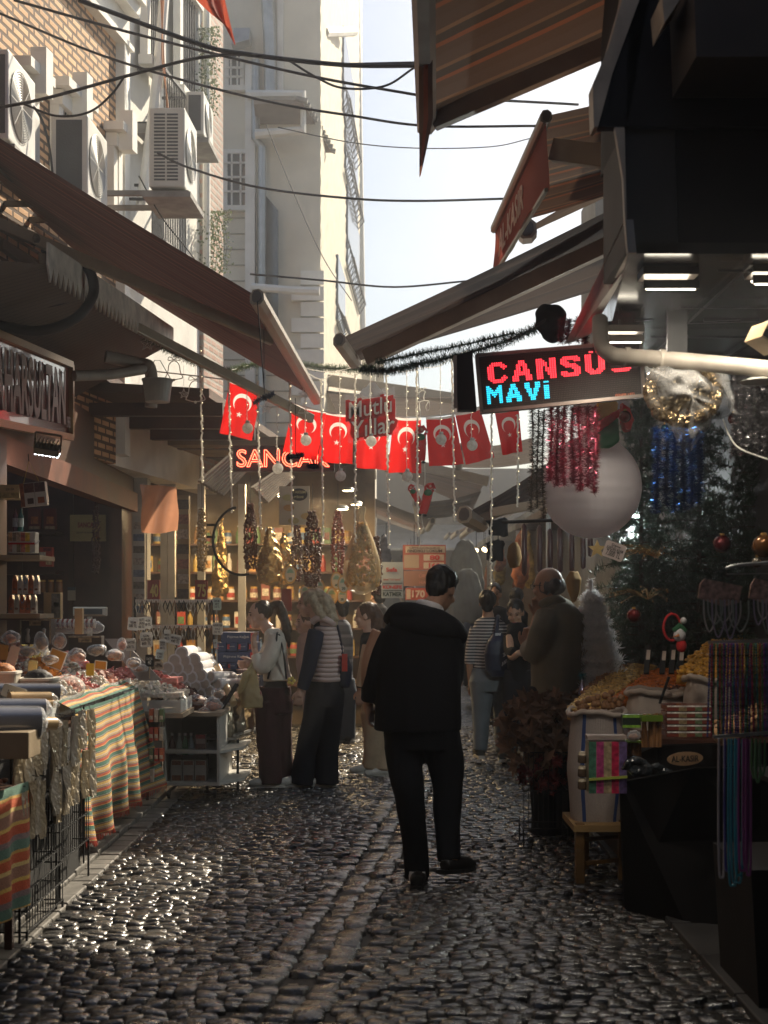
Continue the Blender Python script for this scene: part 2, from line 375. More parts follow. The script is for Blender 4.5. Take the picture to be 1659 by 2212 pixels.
m_grey = mat('weathered_grey', (.25,.24,.22), .8, var=.35, vs=6, bump=.5)
m_glass = mat('dark_window_glass', (.05,.06,.07), .08, bump=0, roughvar=0, spec=.8)
m_iron = mat('black_iron', (.03,.03,.03), .5, metal=.6)
m_pipe = mat('beige_plastic_pipe', (.34,.30,.25), .5, var=.2, vs=8)
m_galv = mat('galvanised_metal', (.4,.4,.39), .4, metal=.7)
tanb = brick_mat('tan_brick_cladding', (.62,.36,.18), (.72,.46,.26), (.13,.08,.05), 1.0, .21, .075)
redb = brick_mat('old_red_brick', (.42,.25,.19), (.50,.34,.27), (.45,.42,.37), 1.0, .22, .085)
bd = empty('brick_building', (-3.04,11,0), 'tan brick clad building with white trim and air conditioners, upper left', 'building')
pY = WX/((250-CX)/F-.157); qY = WX/((440-CX)/F-.157); eY = WX/((482-CX)/F-.157)
wall_panel(6.5, pY, 2.9, 13).build('brick_wall', tanb, bd)
wall_panel(pY, qY, 2.9, 13, off=-.05).build('plaster_wall', m_white, bd)
wall_panel(qY, eY, 2.9, 13).build('brick_wall', redb, bd)
# white cornice band and pilaster at the end of the brick front
ms = MB(); z0 = WL(250, 92).z
for (a, b, o) in ((0,.05,.10),(.05,.34,.05),(.34,.46,.16),(.46,.52,.22)):
    p, q = wall_pt(6.5, z0+a, 0), wall_pt(pY+.25, z0+a, 0)
    ms.add([p, q, q+Vector((o,0,0)), p+Vector((o,0,0)), p+Vector((0,0,b-a)), q+Vector((0,0,b-a)), q+Vector((o,0,b-a)), p+Vector((o,0,b-a))], [(3,2,1,0),(4,5,6,7),(0,1,5,4),(1,2,6,5),(2,3,7,6),(3,0,4,7)])
ms.build('cornice', m_white, bd)
pil = MB(); p = wall_pt(pY, 3, .0); pil.box((p.x-.02, p.y, 3), (p.x+.09, p.y+.3, z0)); pil.build('pilaster', m_white, bd)
def wall_window(x0, y0, x1, y1, name='window', ped=True):
    a = WL(x0, y0); b = WL(x1, y1); Y0, Y1 = a.y, b.y; zt = a.z; zb = WL(x0, y1).z
    def bx(m, ya, yb, za, zb_, o0, o1):
        p = wall_pt(ya, za); q = wall_pt(yb, za); H = Vector((0,0,zb_-za)); A, B = Vector((o0,0,0)), Vector((o1,0,0))
        m.add([p+A,q+A,q+B,p+B,p+A+H,q+A+H,q+B+H,p+B+H], [(3,2,1,0),(4,5,6,7),(0,1,5,4),(1,2,6,5),(2,3,7,6),(3,0,4,7)])
    f = MB(); t = .1
    bx(f, Y0, Y0+t, zb, zt, .01, .09); bx(f, Y1-t, Y1, zb, zt, .01, .09); bx(f, Y0, Y1, zt+.003, zt+.13, .01, .12); bx(f, Y0-.05, Y1+.05, zb-.1, zb-.003, .01, .15)
    if ped: bx(f, Y0-.06, Y1+.06, zt+.14, zt+.22, .01, .2); bx(f, (Y0+Y1)/2-.07, (Y0+Y1)/2+.07, zt-.02, zt+.36, .12, .25)
    fo = f.build(name, m_white, bd)
    g = MB(); bx(g, Y0+t, Y1-t, zb, zt, .012, .03); g.build('pane', m_glass, fo)
    g = MB()
    for k in range(1, 7):
        yy = lerp(Y0+t, Y1-t, k/7); bx(g, yy-.006, yy+.006, zb, zt, .06, .072)
    g.build('grille', m_iron, fo)
wall_window(20, 185, 62, 330); wall_window(105, 225, 160, 420); wall_window(226, 315, 245, 470)
wall_window(372, -40, 418, 185, ped=False); wall_window(300, -40, 340, 120, ped=False)
# balconies with rail bars on the plaster stretch
for (x0, x1, yt, yb) in ((296,350,150,215), (290,345,400,480), (268,292,430,520)):
    a = WL(x0, yt); b = WL(x1, yt); zt = a.z; zb = zt-.55; m = MB()
    for k in range(15):
        yy = lerp(a.y, b.y, k/14); p = wall_pt(yy, zb, .28); m.bar(p, p+Vector((0,0,.55)), .012, .012)
    for z in (zb, zt): m.bar(wall_pt(a.y, z, .28), wall_pt(b.y, z, .28), .03, .03)
    for yy in (a.y, b.y):
        for z in (zb, zt): m.bar(wall_pt(yy, z, 0), wall_pt(yy, z, .28), .025, .025)
    rl = m.build('balcony_railing', m_iron, bd)
    m = MB(); p = wall_pt(a.y-.05, zb-.12); q = wall_pt(b.y+.05, zb-.12); o = Vector((.34,0,0)); H = Vector((0,0,.1))
    m.add([p,q,q+o,p+o,p+H,q+H,q+o+H,p+o+H], [(3,2,1,0),(4,5,6,7),(0,1,5,4),(1,2,6,5),(2,3,7,6),(3,0,4,7)]); m.build('balcony_slab', m_grey, bd)
m = MB(); m.tube(cr([WL(315,-30,.2), WL(300,150,.2), WL(286,300,.18), WL(272,450,.15)]), .055, 10); m.build('drainpipe', m_white, bd)
m = MB(); m.tube([WL(424,0,.12), WL(424,600,.12)], .045, 8); m.build('drainpipe', m_white, bd)
m = MB()
for k in range(3): m.tube(cr([WL(284+k*3,0,.3), WL(290-k*2,120,.3), WL(294+k,240,.32), WL(298-k*3,330,.3), WL(288+k*2,430,.2)]), .008, 5)
m.build('cable_bundle', mat('orange_cable', (.5,.2,.07), .6), bd)
# trailing weeds growing from the wall
def weeds(name, label, x0, x1, y0, y1, n, seed):
    r = random.Random(seed); m = MB()
    for i in range(n):
        u = r.random(); v = r.random()**1.3; c = WL(lerp(x0,x1,u), lerp(y0,y1,v), r.uniform(.04,.22)); s = r.uniform(.02,.05)
        d = Vector((r.gauss(0,1), r.gauss(0,1), r.gauss(-.4,.7))).normalized(); e = d.cross(Vector((r.random(),r.random(),r.random()))).normalized()*s*.35
        m.add([c, c+d*s*.5+e, c+d*s, c+d*s*.5-e], [(0,1,2,3)])
    for k in range(8):
        x = lerp(x0,x1,(k+.5)/8); m.tube(cr([WL(x,y0,.08), WL(x+4,(y0+y1)/2,.14), WL(x+r.uniform(-6,6),y1,.12)]), .004, 4)
    tag(m.build(name, mat('weed_leaf', (.10,.13,.06), .7, transl=.3)), label, 'plant')
weeds('wall_plant', 'green creeper growing down the white wall beside the upper window', 410, 440, 60, 250, 900, 1)
weeds('wall_plant', 'bushy weed sprouting from the old brickwork above the awning', 418, 465, 455, 590, 700, 2)
# ------------------------------------------------------------------ air conditioners on the wall
m_ac = mat('white_ac_casing', (.62,.61,.56), .45, var=.08)
m_dark = mat('dark_coil', (.06,.065,.07), .55, bump=.6, bs=90)
def ac(label, x0, x1, yt, yb, d, L, side='grille', cover=False):
    a = W(x0, yt, d); b = W(x1, yb, d); zt, zb = a.z, b.z
    root = empty('air_conditioner', ((a.x+b.x)/2, d+L/2, zb), label, 'air conditioner', 'outdoor air conditioners on the left wall')
    dx = .04; L *= .76
    M = Matrix.Translation((b.x, d, 0)) @ Matrix(((1,dx,0,0),(0,1,0,0),(0,0,1,0),(0,0,0,1)))
    w_ = b.x-a.x
    c = MB().box((-w_, 0, zb), (0, L, zt), 0, M); c.build('casing', m_ac, root, bevel=.012)
    m = MB()
    if side == 'grille':
        H = zt-zb
        for r in range(20):
            z = zt-H*.07-r*H*.043
            for k in range(2):
                xa = -w_*.86+k*w_*.36; m.box((xa, -.004, z-H*.03), (xa+w_*.31, .02, z-H*.008), 0, M)
        m.build('side_grille', m_dark, root)
    else:
        m.box((-w_*.86, -.004, zb+.04), (-w_*.16, .02, zt-.04), 0, M); m.build('coil', m_dark, root)
    m = MB(); cy, cz, rr_ = L*.42, (zt+zb)/2, min(L*.38, (zt-zb)*.4)
    for k in range(14):
        q = rr_*(k+1)/14; m.tube([M @ Vector((.012, cy+q*math.cos(t), cz+q*math.sin(t))) for t in [i*math.pi/12 for i in range(25)]], .0035, 4, cap=False)
    for k in range(8): t = k*math.pi/4; m.bar(M @ Vector((.012,cy,cz)), M @ Vector((.012,cy+rr_*math.cos(t),cz+rr_*math.sin(t))), .006, .006)
    m.build('fan_guard', m_ac, root)
    m = MB().lathe((0,0,0), [(rr_*.98,0),(rr_*.98,.004)], 24, 0, M @ Matrix.Translation((.003,cy,cz)) @ Matrix.Rotation(math.pi/2,4,'Y')); m.build('fan', m_dark, root)
    m = MB()
    for yy in (L*.12, L*.85): m.box((-w_-.9, yy, zb-.05), (.02, yy+.04, zb-.006), 0, M)
    m.box((-w_-.05,-.05,zb-.1), (.06,L+.03,zb-.052), 0, M); m.build('bracket', m_grey, root)
ac('air conditioner at the far left edge above the awning, half cut off', -25, 18, 105, 300, 9.6, .85, 'coil')
ac('air conditioner with round fan guard facing the street, second from left', 22, 36, 198, 330, 10.3, .8, 'coil')
ac('air conditioner with big dark coil panel beside the white keystone window', 110, 190, 248, 425, 11.0, .85, 'coil')
ac('air conditioner with two columns of slots in its side, on a ledge', 322, 399, 232, 404, 12.3, .82, 'grille')
ac('smallest air conditioner, high beside the creeper on old red brick', 402, 440, 197, 290, 14.6, .8, 'coil')
# ------------------------------------------------------------------ cream building behind
cbd = empty('cream_building', (-1.6,20,0), 'tall cream rendered building with corner stones and balconies behind the awnings', 'building')
def front(x0, x1, y0, y1, d, th=.25, m=None, name='wall', mtl=None):
    m = m or MB(); a, b = W(x0, y0, d), W(x1, y1, d); m.box((a.x, d, b.z), (b.x, d+th, a.z)); return m
front(478, 692, -500, 1290, 20, 10).build('wall', m_cream, cbd)
# side wall running away, with clapboard grooves
def SWY(x): return -1.73/((x-CX)/F-.04)
def SW(x, y, off=0):
    p = W(x, y, SWY(x)); return Vector((p.x+off, p.y, p.z))
m = MB(); a, b = Vector((-.93,20.02,0)), Vector((-.505,30.6,0)); m.prism([a+Vector((.006,0,0)), b, b+Vector((-1.2,0,0)), a+Vector((-.05,0,0))], (0,0,18)); m.build('side_wall', m_cream, cbd)
m = MB()
for k in range(60):
    z = 1.5+k*.26; m.add([a+Vector((.012,0,z)), b+Vector((.012,0,z)), b+Vector((.03,0,z+.24)), a+Vector((.03,0,z+.24))], [(0,1,2,3)])
m.build('cladding', mat('pale_clapboard', (.72,.65,.50), .7, var=.15), cbd)
# upper recess: the wall to the right of the pilaster lies further back under a tiled eave
m = MB()
for (x0,x1,y0,y1,o) in ((532,553,150,860,.18),(600,612,-300,240,.1)): a_, b_ = W(x0,y0,20), W(x1,y1,20); m.box((a_.x,20-o,b_.z),(b_.x,19.999,a_.z))
m.build('pilaster', m_white, cbd)
m = MB()
for k in range(26):
    y = 470+k*34; a_, b_ = W(484,y,20), W(640 if k > 9 else 545,y+2.2,20); m.box((a_.x,19.985,b_.z),(b_.x,19.999,a_.z))
m.build('joint_lines', mat('render_joint', (.33,.29,.22), .9), cbd)
m = MB()
for k in range(16):
    y = 585+k*34; wd = 60 if k % 2 else 40; a_, b_ = W(690-wd,y+2,20), W(691,y+32,20); m.box((a_.x,19.93,b_.z),(b_.x+.06,19.999,a_.z))
m.build('quoins', m_white, cbd)
def fwin(x0, y0, x1, y1, d=20, bars=(3,4), nm='window'):
    a, b = W(x0,y0,d), W(x1,y1,d); f = MB(); t = .06
    f.box((a.x,d-.06,b.z),(a.x+t,d-.002,a.z)); f.box((b.x-t,d-.06,b.z),(b.x,d-.002,a.z)); f.box((a.x+t,d-.06,a.z-t),(b.x-t,d-.002,a.z)); f.box((a.x-.04,d-.12,b.z-.07),(b.x+.04,d-.002,b.z))
    for k in range(1,bars[0]): xx = lerp(a.x,b.x,k/bars[0]); f.box((xx-.012,d-.1,b.z),(xx+.012,d-.07,a.z-.02))
    for k in range(1,bars[1]): zz = lerp(b.z,a.z,k/bars[1]); f.box((a.x+.02,d-.1,zz-.012),(b.x-.02,d-.071,zz+.012))
    fo = f.build(nm, m_white, cbd); g = MB(); g.box((a.x+t,d-.03,b.z),(b.x-t,d-.01,a.z-t)); g.build('pane', m_glass, fo)
fwin(483, 325, 540, 448); fwin(486,112,528,190)
# recessed bay with sloping tiled eave, its window and sill
m = MB(); p = [W(548,225,19.4), W(655,225,19.4), W(716,330,20.9), W(560,330,20.9)]; m.prism(p, (0,0,.06)); m.build('eave', mat('old_roof_tile', (.22,.17,.13), .85), cbd)
m = MB()
for k in range(12):
    t = k/11; q = W(lerp(655,716,t), lerp(222,330,t), lerp(19.35,20.9,t)); m.bar(q+Vector((-.1,0,.06)), q+Vector((.06,0,.02)), .09, .05)
m.build('eave_tiles', m_grey, cbd)
m = MB(); m.prism([W(556,400,19.95), W(601,455,19.7), W(601,700,19.7), W(556,640,19.95)], (0,.04,0)); m.build('shutter', m_glass, cbd)
m = MB(); m.tube([W(548,645,19.7), W(612,760,19.4)], .05, 6); m.build('guttering', m_white, cbd); m = MB(); m.tube([W(535,205,19.8),W(655,205,19.6),W(655,282,19.6),W(552,290,19.7)], .07, 8); m.build('guttering', m_white, cbd); m = MB(); m.tube([W(545,620,19.8),W(640,628,19.6),W(690,600+30,19.6)], .06, 8)
m.build('guttering', m_white, cbd)
m = MB(); m.tube([W(552,130,19.85),W(552,300,19.8),W(566,318,19.8),W(566,940,19.8)], .06, 8); m.tube([W(575,-40,19.8), W(582,80,19.8), W(584,215,19.8)], .09, 8); m.build('drainpipe', m_galv, cbd)
m = MB(); m.tube([W(763,-200,29.5), W(779,760,30)], .12, 10); m.build('drainpipe', m_white, cbd); m = MB(); m.tube([W(700,70,21), W(765,68,24)], .08, 8); m.build('drainpipe', m_white, cbd)
m = MB(); m.prism([W(505,60,19.7), W(540,60,19.7), W(538,85,19.5), W(500,95,19.5)], (0,.3,.02)); m.build('awning_hood', m_galv, cbd)
# bowed balcony grilles and windows on the receding side
for i, (x0,x1,y0,y1) in enumerate(((735,762,125,235),(740,768,275,372),(744,772,465,580),(722,740,625,700))):
    m = MB(); A, B = SWY(x0), SWY(x1); z1 = W(x0,y0,A).z; z0_ = W(x0,y1,A).z; n = 10
    X = lambda Y: -.93+.04*(Y-20)
    for k in range(n+1):
        Y = lerp(A,B,k/n); m.tube([(X(Y)+.02,Y,z1),(X(Y)+.07,Y,lerp(z1,z0_,.5)),(X(Y)+.17,Y,lerp(z1,z0_,.8)),(X(Y)+.05,Y,z0_)], .012, 4)
    for z,o in ((z1,.02),(z0_,.05),(lerp(z1,z0_,.8),.17)): m.bar((X(A)+o,A,z),(X(B)+o,B,z),.03,.03)
    m.build('balcony_grille', m_iron, cbd)
    m = MB(); m.box((-.06,A+.1,0),(.05,B-.1,1)); 
    m.v = [(X(v[1])+v[0]+.01, v[1], z0_+.1+v[2]*(z1-z0_+.5)) for v in m.v]; m.build('window', m_glass, cbd)
m = MB(); m.box((-3,31.5,0),(-.2,40,7.2)); m.box((-1.2,31.2,7.2),(0.0,40,7.4)); tag(m.build('house', m_cream), 'low cream house with flat eaves at the far end of the street', 'building')
# right-hand buildings: terraces behind the stalls, heights shaped to shade street, flags and foreground
m = MB(); m.box((2.35,-14,0),(5,4,9)); m.box((2.35,4.01,0),(5,11.2,5.9)); rb = m.build('shop_building', mat('dark_shop_wall', (.045,.045,.05), .7)); tag(rb, 'dark shop building behind the right hand stalls', 'building')  # tall near part is unseen, raised to darken the foreground
m = MB(); m.box((2.3,11.3,0),(5,14,4.8)); m.box((2.3,14.01,0),(5,15.1,3.0)); m.box((2.3,15.11,0),(5,16.2,6.1)); m.box((2.3,16.21,0),(5,34,3.0)); tag(m.build('shop_building', mat('pale_shop_wall', (.17,.165,.155), .8)), 'brown shop terrace further along the right side, with a tall block added for shade', 'building')  # wall heights stepped for sun patches; tall block added to shade the flags

# unseen walls, end wall and awnings added behind the viewpoint to dim the foreground
m = MB(); m.box((-6,-14,0),(-3.4,5.9,10)); tag(m.build('added_left_terrace', mat('dark_render', (.11,.11,.115), .9)), 'dark unseen terrace added on the left behind the viewpoint to dim the street', 'building')  # unseen wall, coloured dark to hold back bounced sunlight
m = MB(); m.box((-6,-15,0),(5,-14.01,9)); tag(m.build('added_end_terrace', mat('brown_render', (.14,.14,.15), .8)), 'brown unseen building added behind the viewpoint to shut out sky light', 'building')
# ------------------------------------------------------------------ awnings over the street
red_str = stripes('brown_red_awning_cloth', [(3,(.062,.019,.015)),(1,(.17,.06,.04)),(2,(.05,.018,.016)),(.6,(.20,.09,.06)),(2,(.07,.018,.015)),(1,(.11,.04,.03))], 'U', 9, transl=.07, wob=.004, bstr=.2)
brn_str = stripes('brown_striped_awning_cloth', [(3,(.17,.11,.08)),(1,(.30,.17,.10)),(2,(.12,.09,.07)),(1,(.34,.13,.07)),(2,(.16,.10,.07))], 'U', 7, transl=.14, wob=.004, bstr=.2)
brn_cl = stripes('dark_brown_awning_cloth', [(3,(.12,.085,.07)),(.4,(.16,.11,.09)),(2,(.10,.075,.065))], 'U', 5, transl=.12, bstr=.2)
grey_cl = stripes('grey_brown_awning_cloth', [(3,(.22,.18,.15)),(.4,(.27,.22,.18)),(2,(.20,.16,.14))], 'U', 5, transl=.2, bstr=.2)
m_alu = mat('cream_powder_coated_metal', (.36,.30,.22), .4, metal=.2, var=.12)
m_aludark = mat('dark_aluminium', (.12,.10,.085), .35, metal=.6)
def awning(label, a, b, c, d, cloth, bar=.035, sag=.05, arms=(), valance=None, nm='retractable_awning', barmat=None, end=True):
    """a,b: front bar (near, far); c,d: wall edge (near, far)"""
    a, b, c, d = map(Vector, (a, b, c, d))
    root = empty(nm, (a+b)/2, label, 'awning', 'awnings over the market street')
    def fn(u, v):
        p = lerp(lerp(a, b, u), lerp(c, d, u), v); p.z -= sag*math.sin(math.pi*v)+.008*math.sin(u*37)*math.sin(math.pi*v)
        return p
    fab = grid(fn, 40, 12).build('cloth', cloth, root, smooth=True)
    if bar:
        m = MB(); ax = (b-a).normalized(); up = Vector((0,0,1)); sdv = ax.cross(up).normalized()
        prof = [(-1.1,-.9),(-.6,-1.3),(.5,-1.2),(1.1,-.5),(1.0,.6),(.3,1.15),(-.6,1.0),(-1.1,.2)]
        m.prism([a+sdv*(x*bar)+up*(z*bar) for x, z in prof], b-a); m.build('front_bar', barmat or m_alu, root)
        m = MB(); m.prism([a+sdv*(x*bar*.65)+up*(z*bar*.75)-ax*.012 for x, z in prof], ax*.01); m.build('bar_end_cap', m_aludark, root)
    for (p, q, r) in arms:
        m = MB(); pts = [Vector(x) for x in (p if isinstance(p, list) else [p, q])]
        for i in range(len(pts)-1): m.bar(pts[i], pts[i+1], r*1.15, r*1.7)
        o = m.build('arm', barmat or m_alu, root, bevel=.006)
        if len(pts) > 2: k = MB().ell(pts[1], (r*1.0, r*.8, r*1.0), 10, 6); k.build('elbow_joint', m_aludark, o)
    if valance:
        h0, h1, vm = valance
        vf = lambda u, v: lerp(a, b, u)+Vector((.02*math.sin(u*9+v*2)*v, 0, -.03-v*lerp(h0, h1, u)))
        grid(vf, 30, 8).build('valance', vm, root, smooth=True)
    return root
aw1 = awning('red brown striped awning with cream folding arms over the left stalls', W(555,640,8.4), W(685,862,12.6), W(-330,80,8.4), W(170,550,12.6), red_str, .04, .03,
    arms=[([W(590,735,9.8), W(75,517,9.1), W(-200,400,8.7)], None, .045), ([W(674,905,12.4), W(139,626,10.4), W(0,525,9.7), W(-180,430,9.3)], None, .045)])
m = MB()
for k in range(1): m.tube([W(556,650,8.38), W(571,840,8.4)], .004, 5)
m.build('crank_chain', m_iron, aw1)
aw2 = awning('brown striped awning with slanted arm across the top right sky', W(905,-420,4.9), W(922,268,8), W(2400,-1500,4.9), W(1800,-140,8), brn_str, .05, .05, arms=[([W(935,262,7.9), W(1500,20,7.5)], None, .06)], barmat=mat('weathered_aluminium', (.30,.27,.24), .45, metal=.4))
# torn cloth strip hanging along its bar
m = grid(lambda u, v: W(903+lerp(30, 3, max(0,(v-.72)/.28))*u+3*v, -60+440*v, 7.45-.8*(1-v))+Vector((0,.02*math.sin(v*20+u*3),0)), 5, 40); m.build('torn_valance', stripes('torn_edge', [(1,(.20,.14,.10)),(1,(.30,.12,.08)),(1,(.16,.11,.09))], 'U', 1, transl=.35), aw2, smooth=True)
m_val = stripes('dusty_red_valance_cloth', [(1,(.36,.085,.055))], 'U', 1, transl=.3, var=.1)
A, B = W(1180,250,7.5), W(1070,492,9.72)
aw3 = awning('red valanced awning lettered in white on the right side', A, B, W(1709,85,7.5), W(1509,344,9.72), brn_str, .03, .04, arms=[([W(1195,325,7.6), W(1345,345,7.4)], None, .07)], valance=(.37,.29,m_val))
d_ = (B-A); letters('AL-KASIR', lerp(A,B,.60)+Vector((-.014,-.004,-.20)), d_*-1, (0,0,1), 1.15, .17, mat('faded_white_print', (.62,.5,.42), .8), aw3, .01, depth=.003)
o = MB().bar(A+Vector((0,0,-.40)), B+Vector((0,0,-.32)), .02, .02).build('valance_hem', m_alu, aw3)
aw4 = awning('dark brown awning with one bright folding arm, right of the sky gap', W(733,733,9.3), W(768,782,10.0), W(1500,360,9.0), W(1640,515,10.5), brn_cl, .038, .02, arms=[([W(790,775,9.8), W(1400,490,9.2)], None, .065)], barmat=mat('beige_arm_metal', (.42,.32,.25), .45, metal=.1))
awning('plain awning fragment behind the lettered one', W(1140,492,9.9), W(1140,505,10.3), W(1400,340,9.9), W(1400,385,10.3), grey_cl, .06, 0)
# further awnings, mid distance
awning('long brown awning beneath the green garland', W(640,835,21), W(683,905,24), W(980,858,21), W(1010,893,24), grey_cl, .07, .05, arms=[([W(600,806,21.3), W(985,862,21.3)], None, .10)])
awning('brown awning sloping down behind the hanging Santas', W(800,975,20), W(840,1010,22.5), W(1050,1035,20), W(1020,1095,22.5), brn_cl, .07, .05, arms=[([W(815,985,19.8), W(1055,1040,19.8)], None, .08)])
awning('dark grey awning with folding arm, low on the right of the far street', W(1003,1110,13.5), W(1040,1132,15), W(1215,978,13.5), W(1215,1050,15), brn_cl, .07, .03, arms=[([W(1060,1108,13.4), W(1185,1085,13.2)], None, .05)])
awning('pale awning over the far right stalls', W(1000,965,18), W(990,1010,20), W(1150,945,18), W(1150,1000,20), grey_cl, .05, .04)
awning('small brown awning over the first shop in the far row', W(900,1085,19), W(905,1120,21), W(1040,1060,19), W(1020,1105,21), brn_cl, .05, .04)
# slatted timber roof edges, left centre
for (lab, pts, dd) in (('slatted timber lean-to roof behind the first flag', [(431,1040),(520,965),(560,985),(478,1070)], 13.2), ('small slatted roof hanging below the red neon sign', [(545,1055),(610,1010),(632,1030),(575,1085)], 14.2)):
    m = MB(); P = [W(x,y,dd+(.5 if i in (1,2) else 0)) for i,(x,y) in enumerate(pts)]
    for k in range(9): m.bar(lerp(P[0],P[3],k/8), lerp(P[1],P[2],k/8), .05, .02)
    tag(m.build('lean_to_roof', mat('weathered_pale_timber', (.34,.27,.19), .75, var=.3)), lab, 'roof')
# ------------------------------------------------------------------ left shops
m_wood = mat('dark_red_stained_wood', (.085,.032,.02), .45, var=.4, vs=4, bump=.2)
m_wood2 = mat('warm_brown_wood', (.085,.040,.022), .5, var=.35, vs=5)
m_ceil = stripes('corrugated_brown_ceiling', [(1,(.075,.048,.034)),(.25,(.03,.02,.015))], 'U', 46, rough=.7)
sh = empty('sweet_shop', (-3.2,12,0), 'dark timber fronted sweet shop behind the left stalls', 'shop')
def bx(name, lo, hi, m, parent=None, bevel=0): return MB().box(lo, hi).build(name, m, parent, bevel=bevel)
bx('back_wall', (-4.7,6,0), (-4.6,21,3.5), m_wood, sh); bx('partition', (-4.6,15,0), (-2.78,15.1,3.3), m_wood, sh)
bx('lintel', (-2.80,9.3,2.52), (-2.66,15.0,2.72), mat('red_brown_board', (.16,.055,.03), .6, var=.4, vs=3), sh); bx('fascia', (-2.86,6,2.73), (-2.72,17.5,3.3), m_wood2, sh)
bx('post', (-2.76,15.12,0), (-2.58,15.35,3.2), mat('pale_post', (.42,.40,.36), .7), sh); bx('post', (-2.74,9.3,0), (-2.58,9.5,2.72), m_wood2, sh)
bx('post', (-2.84,14.4,0), (-2.72,14.98,2.52), m_wood, sh)
m = MB()
for k,x in enumerate((-4.5,-3.95,-3.4,-2.95)): m.box((x, 14.96, 0), (x+.05, 14.999, 3.0))
for z in (1.0, 1.42, 1.84, 2.26): m.box((-4.6,14.6,z), (-3.45,14.955,z+.03))
m.build('shelving', m_wood2, sh)
for z in (1.47, 1.86): bx('shelf', (-2.66,9.2,z-.03), (-2.28,9.62,z), mat('pale_shelf_board', (.36,.28,.18), .6), sh)
bx('shelf', (-2.66,9.2,1.43-.0), (-2.3,9.5,1.44), m_wood2, sh)
# canopy ceiling over the stalls with scalloped sheet edge
cn = empty('stall_canopy', (-2.3,10,3.5), 'corrugated canopy with a scalloped white tin edge over the left stalls', 'canopy')
e0, e1 = W(100,572,8.5), W(372,742,12.2); e2, e3 = Vector((-3.0,12.6,3.3)), Vector((-3.2,8.2,3.25))
grid(lambda u, v: lerp(lerp(e0,e1,u), lerp(e3,e2,u), v), 60, 8).build('ceiling', m_ceil, cn)
grid(lambda u, v: lerp(lerp(Vector((-2.35,6.5,3.2)),e0,u), lerp(Vector((-3.1,6.5,3.2)),e3,u), v), 8, 8).build('ceiling_extension', m_ceil, cn)
m = MB(); n = 34
for k in range(n):
    p, q = lerp(e0,e1,k/n), lerp(e0,e1,(k+1)/n); H = Vector((0,0,.14)); t = Vector((.012,0,0))
    m.prism([p+H, q+H, q, lerp(p,q,.5)-Vector((0,0,.10)), p], t)
m.build('scalloped_edge', mat('white_tin', (.60,.56,.48), .5, var=.3, vs=9), cn)
# big dark roof masses that shade the interior, behind everything seen on the left
bx('upper_roof', (-3.3,6,3.55), (-2.5,17.5,3.65), m_wood2, sh)
rf = MB(); rf.prism([Vector((-3.3,12.7,3.52)), Vector((-1.6,12.7,3.42)), Vector((-1.0,20,3.5)), Vector((-3.3,20,3.6))], (0,0,.08)); rf.build('rear_roof', mat('dark_roof_board', (.12,.08,.055), .7), sh)
for k in range(7): bx('roof_beam', (-3.2,12.9+k*.95,3.28), (-1.5+.06*k,13.0+k*.95,3.40), m_wood2, sh)
# sign board
m_sred = mat('glossy_dark_red_sign', (.16,.012,.012), .18, var=.1, bump=0, coat=.6)
sb = empty('shop_sign_board', (-2.5,9.6,3.1), 'dark red glossy shop sign with tall cream letters on the left', 'sign')
P0, P1, P2, P3 = W(-60,903,8.4), W(150,945,11.0), W(150,788,11.0), W(-60,700,8.4)
m = MB().prism([P0,P1,P2,P3], Vector((-.06,.0,0))); m.build('panel', m_sred, sb)
m = MB()
for a_, b_ in ((P0,P1),(P1,P2),(P2,P3)): m.bar(a_+Vector((.01,0,0)), b_+Vector((.01,0,0)), .05, .05)
m.build('frame', mat('brass_frame', (.30,.19,.09), .35, metal=.6), sb)
vm, fm = text_mesh('BAHARSULTAN', .02); Am = np.array(vm); lo, hi = Am.min(0), Am.max(0); Am = (Am-lo)/(hi-lo)
mb = MB(); vs = []
for p in Am:
    u = .11+.813*p[0]; v = .15+.74*p[1]
    vs.append(lerp(lerp(P0,P1,u), lerp(P3,P2,u), v)+Vector((.012+.004*p[2],0,0)))
mb.add(vs, fm); mb.build('lettering', mat('cream_letter', (.36,.28,.25), .5), sb)
letters('1983', lerp(lerp(P0,P1,.965), lerp(P3,P2,.965), .2)+Vector((.014,0,0)), P1-P0, (0,0,1), .12, .09, mat('cream_letter'), sb)
# flood light
def lamp_fix(label, c, w_, h_, dpt, n, col=(.85,.95,1), s=12, tilt=.5, energy=0, nm='led_flood_light'):
    c = Vector(c); root = empty(nm, c, label, 'lamp', 'lit lamps in the market')
    MB().box((-w_/2,-dpt/2,.0), (w_/2,dpt/2,.05)).build('housing', m_aludark, root, local=True, bevel=.004)
    m = MB()
    for k in range(7): m.box((-w_/2+w_*k/7,-dpt*.4,.05), (-w_/2+w_*k/7+.006,dpt*.4,.09))
    m.build('cooling_fins', m_aludark, root, local=True)
    e = MB()
    if n > 1:
        for i in range(n):
            for j in range(2): e.ell((-w_*.44+w_*.88*i/(n-1), -dpt*.22+dpt*.44*j, -.004), (w_/n*.42, dpt*.16, .012), 8, 4)
    else: e.box((-w_*.46,-dpt*.42,-.012), (w_*.46,dpt*.42,-.002))
    e.build('light_panel', emis('cold_lamp_%g' % s, col, s), root, local=True)
    m = MB().bar((w_*.52,0,.02), (w_*.52,0,.14), .012,.012).bar((-w_*.52,0,.02), (-w_*.52,0,.14), .012,.012).bar((-w_*.52,0,.14), (w_*.52,0,.14), .012,.012); m.build('bracket', m_aludark, root, local=True)
    if energy:
        l = bpy.data.lights.new('lamp_glow', 'AREA'); l.energy = energy; l.size = w_; l.color = col; lo_ = bpy.data.objects.new('lamp_glow', l); link(lo_, root); lo_.location = (0,0,-.03)
    return root
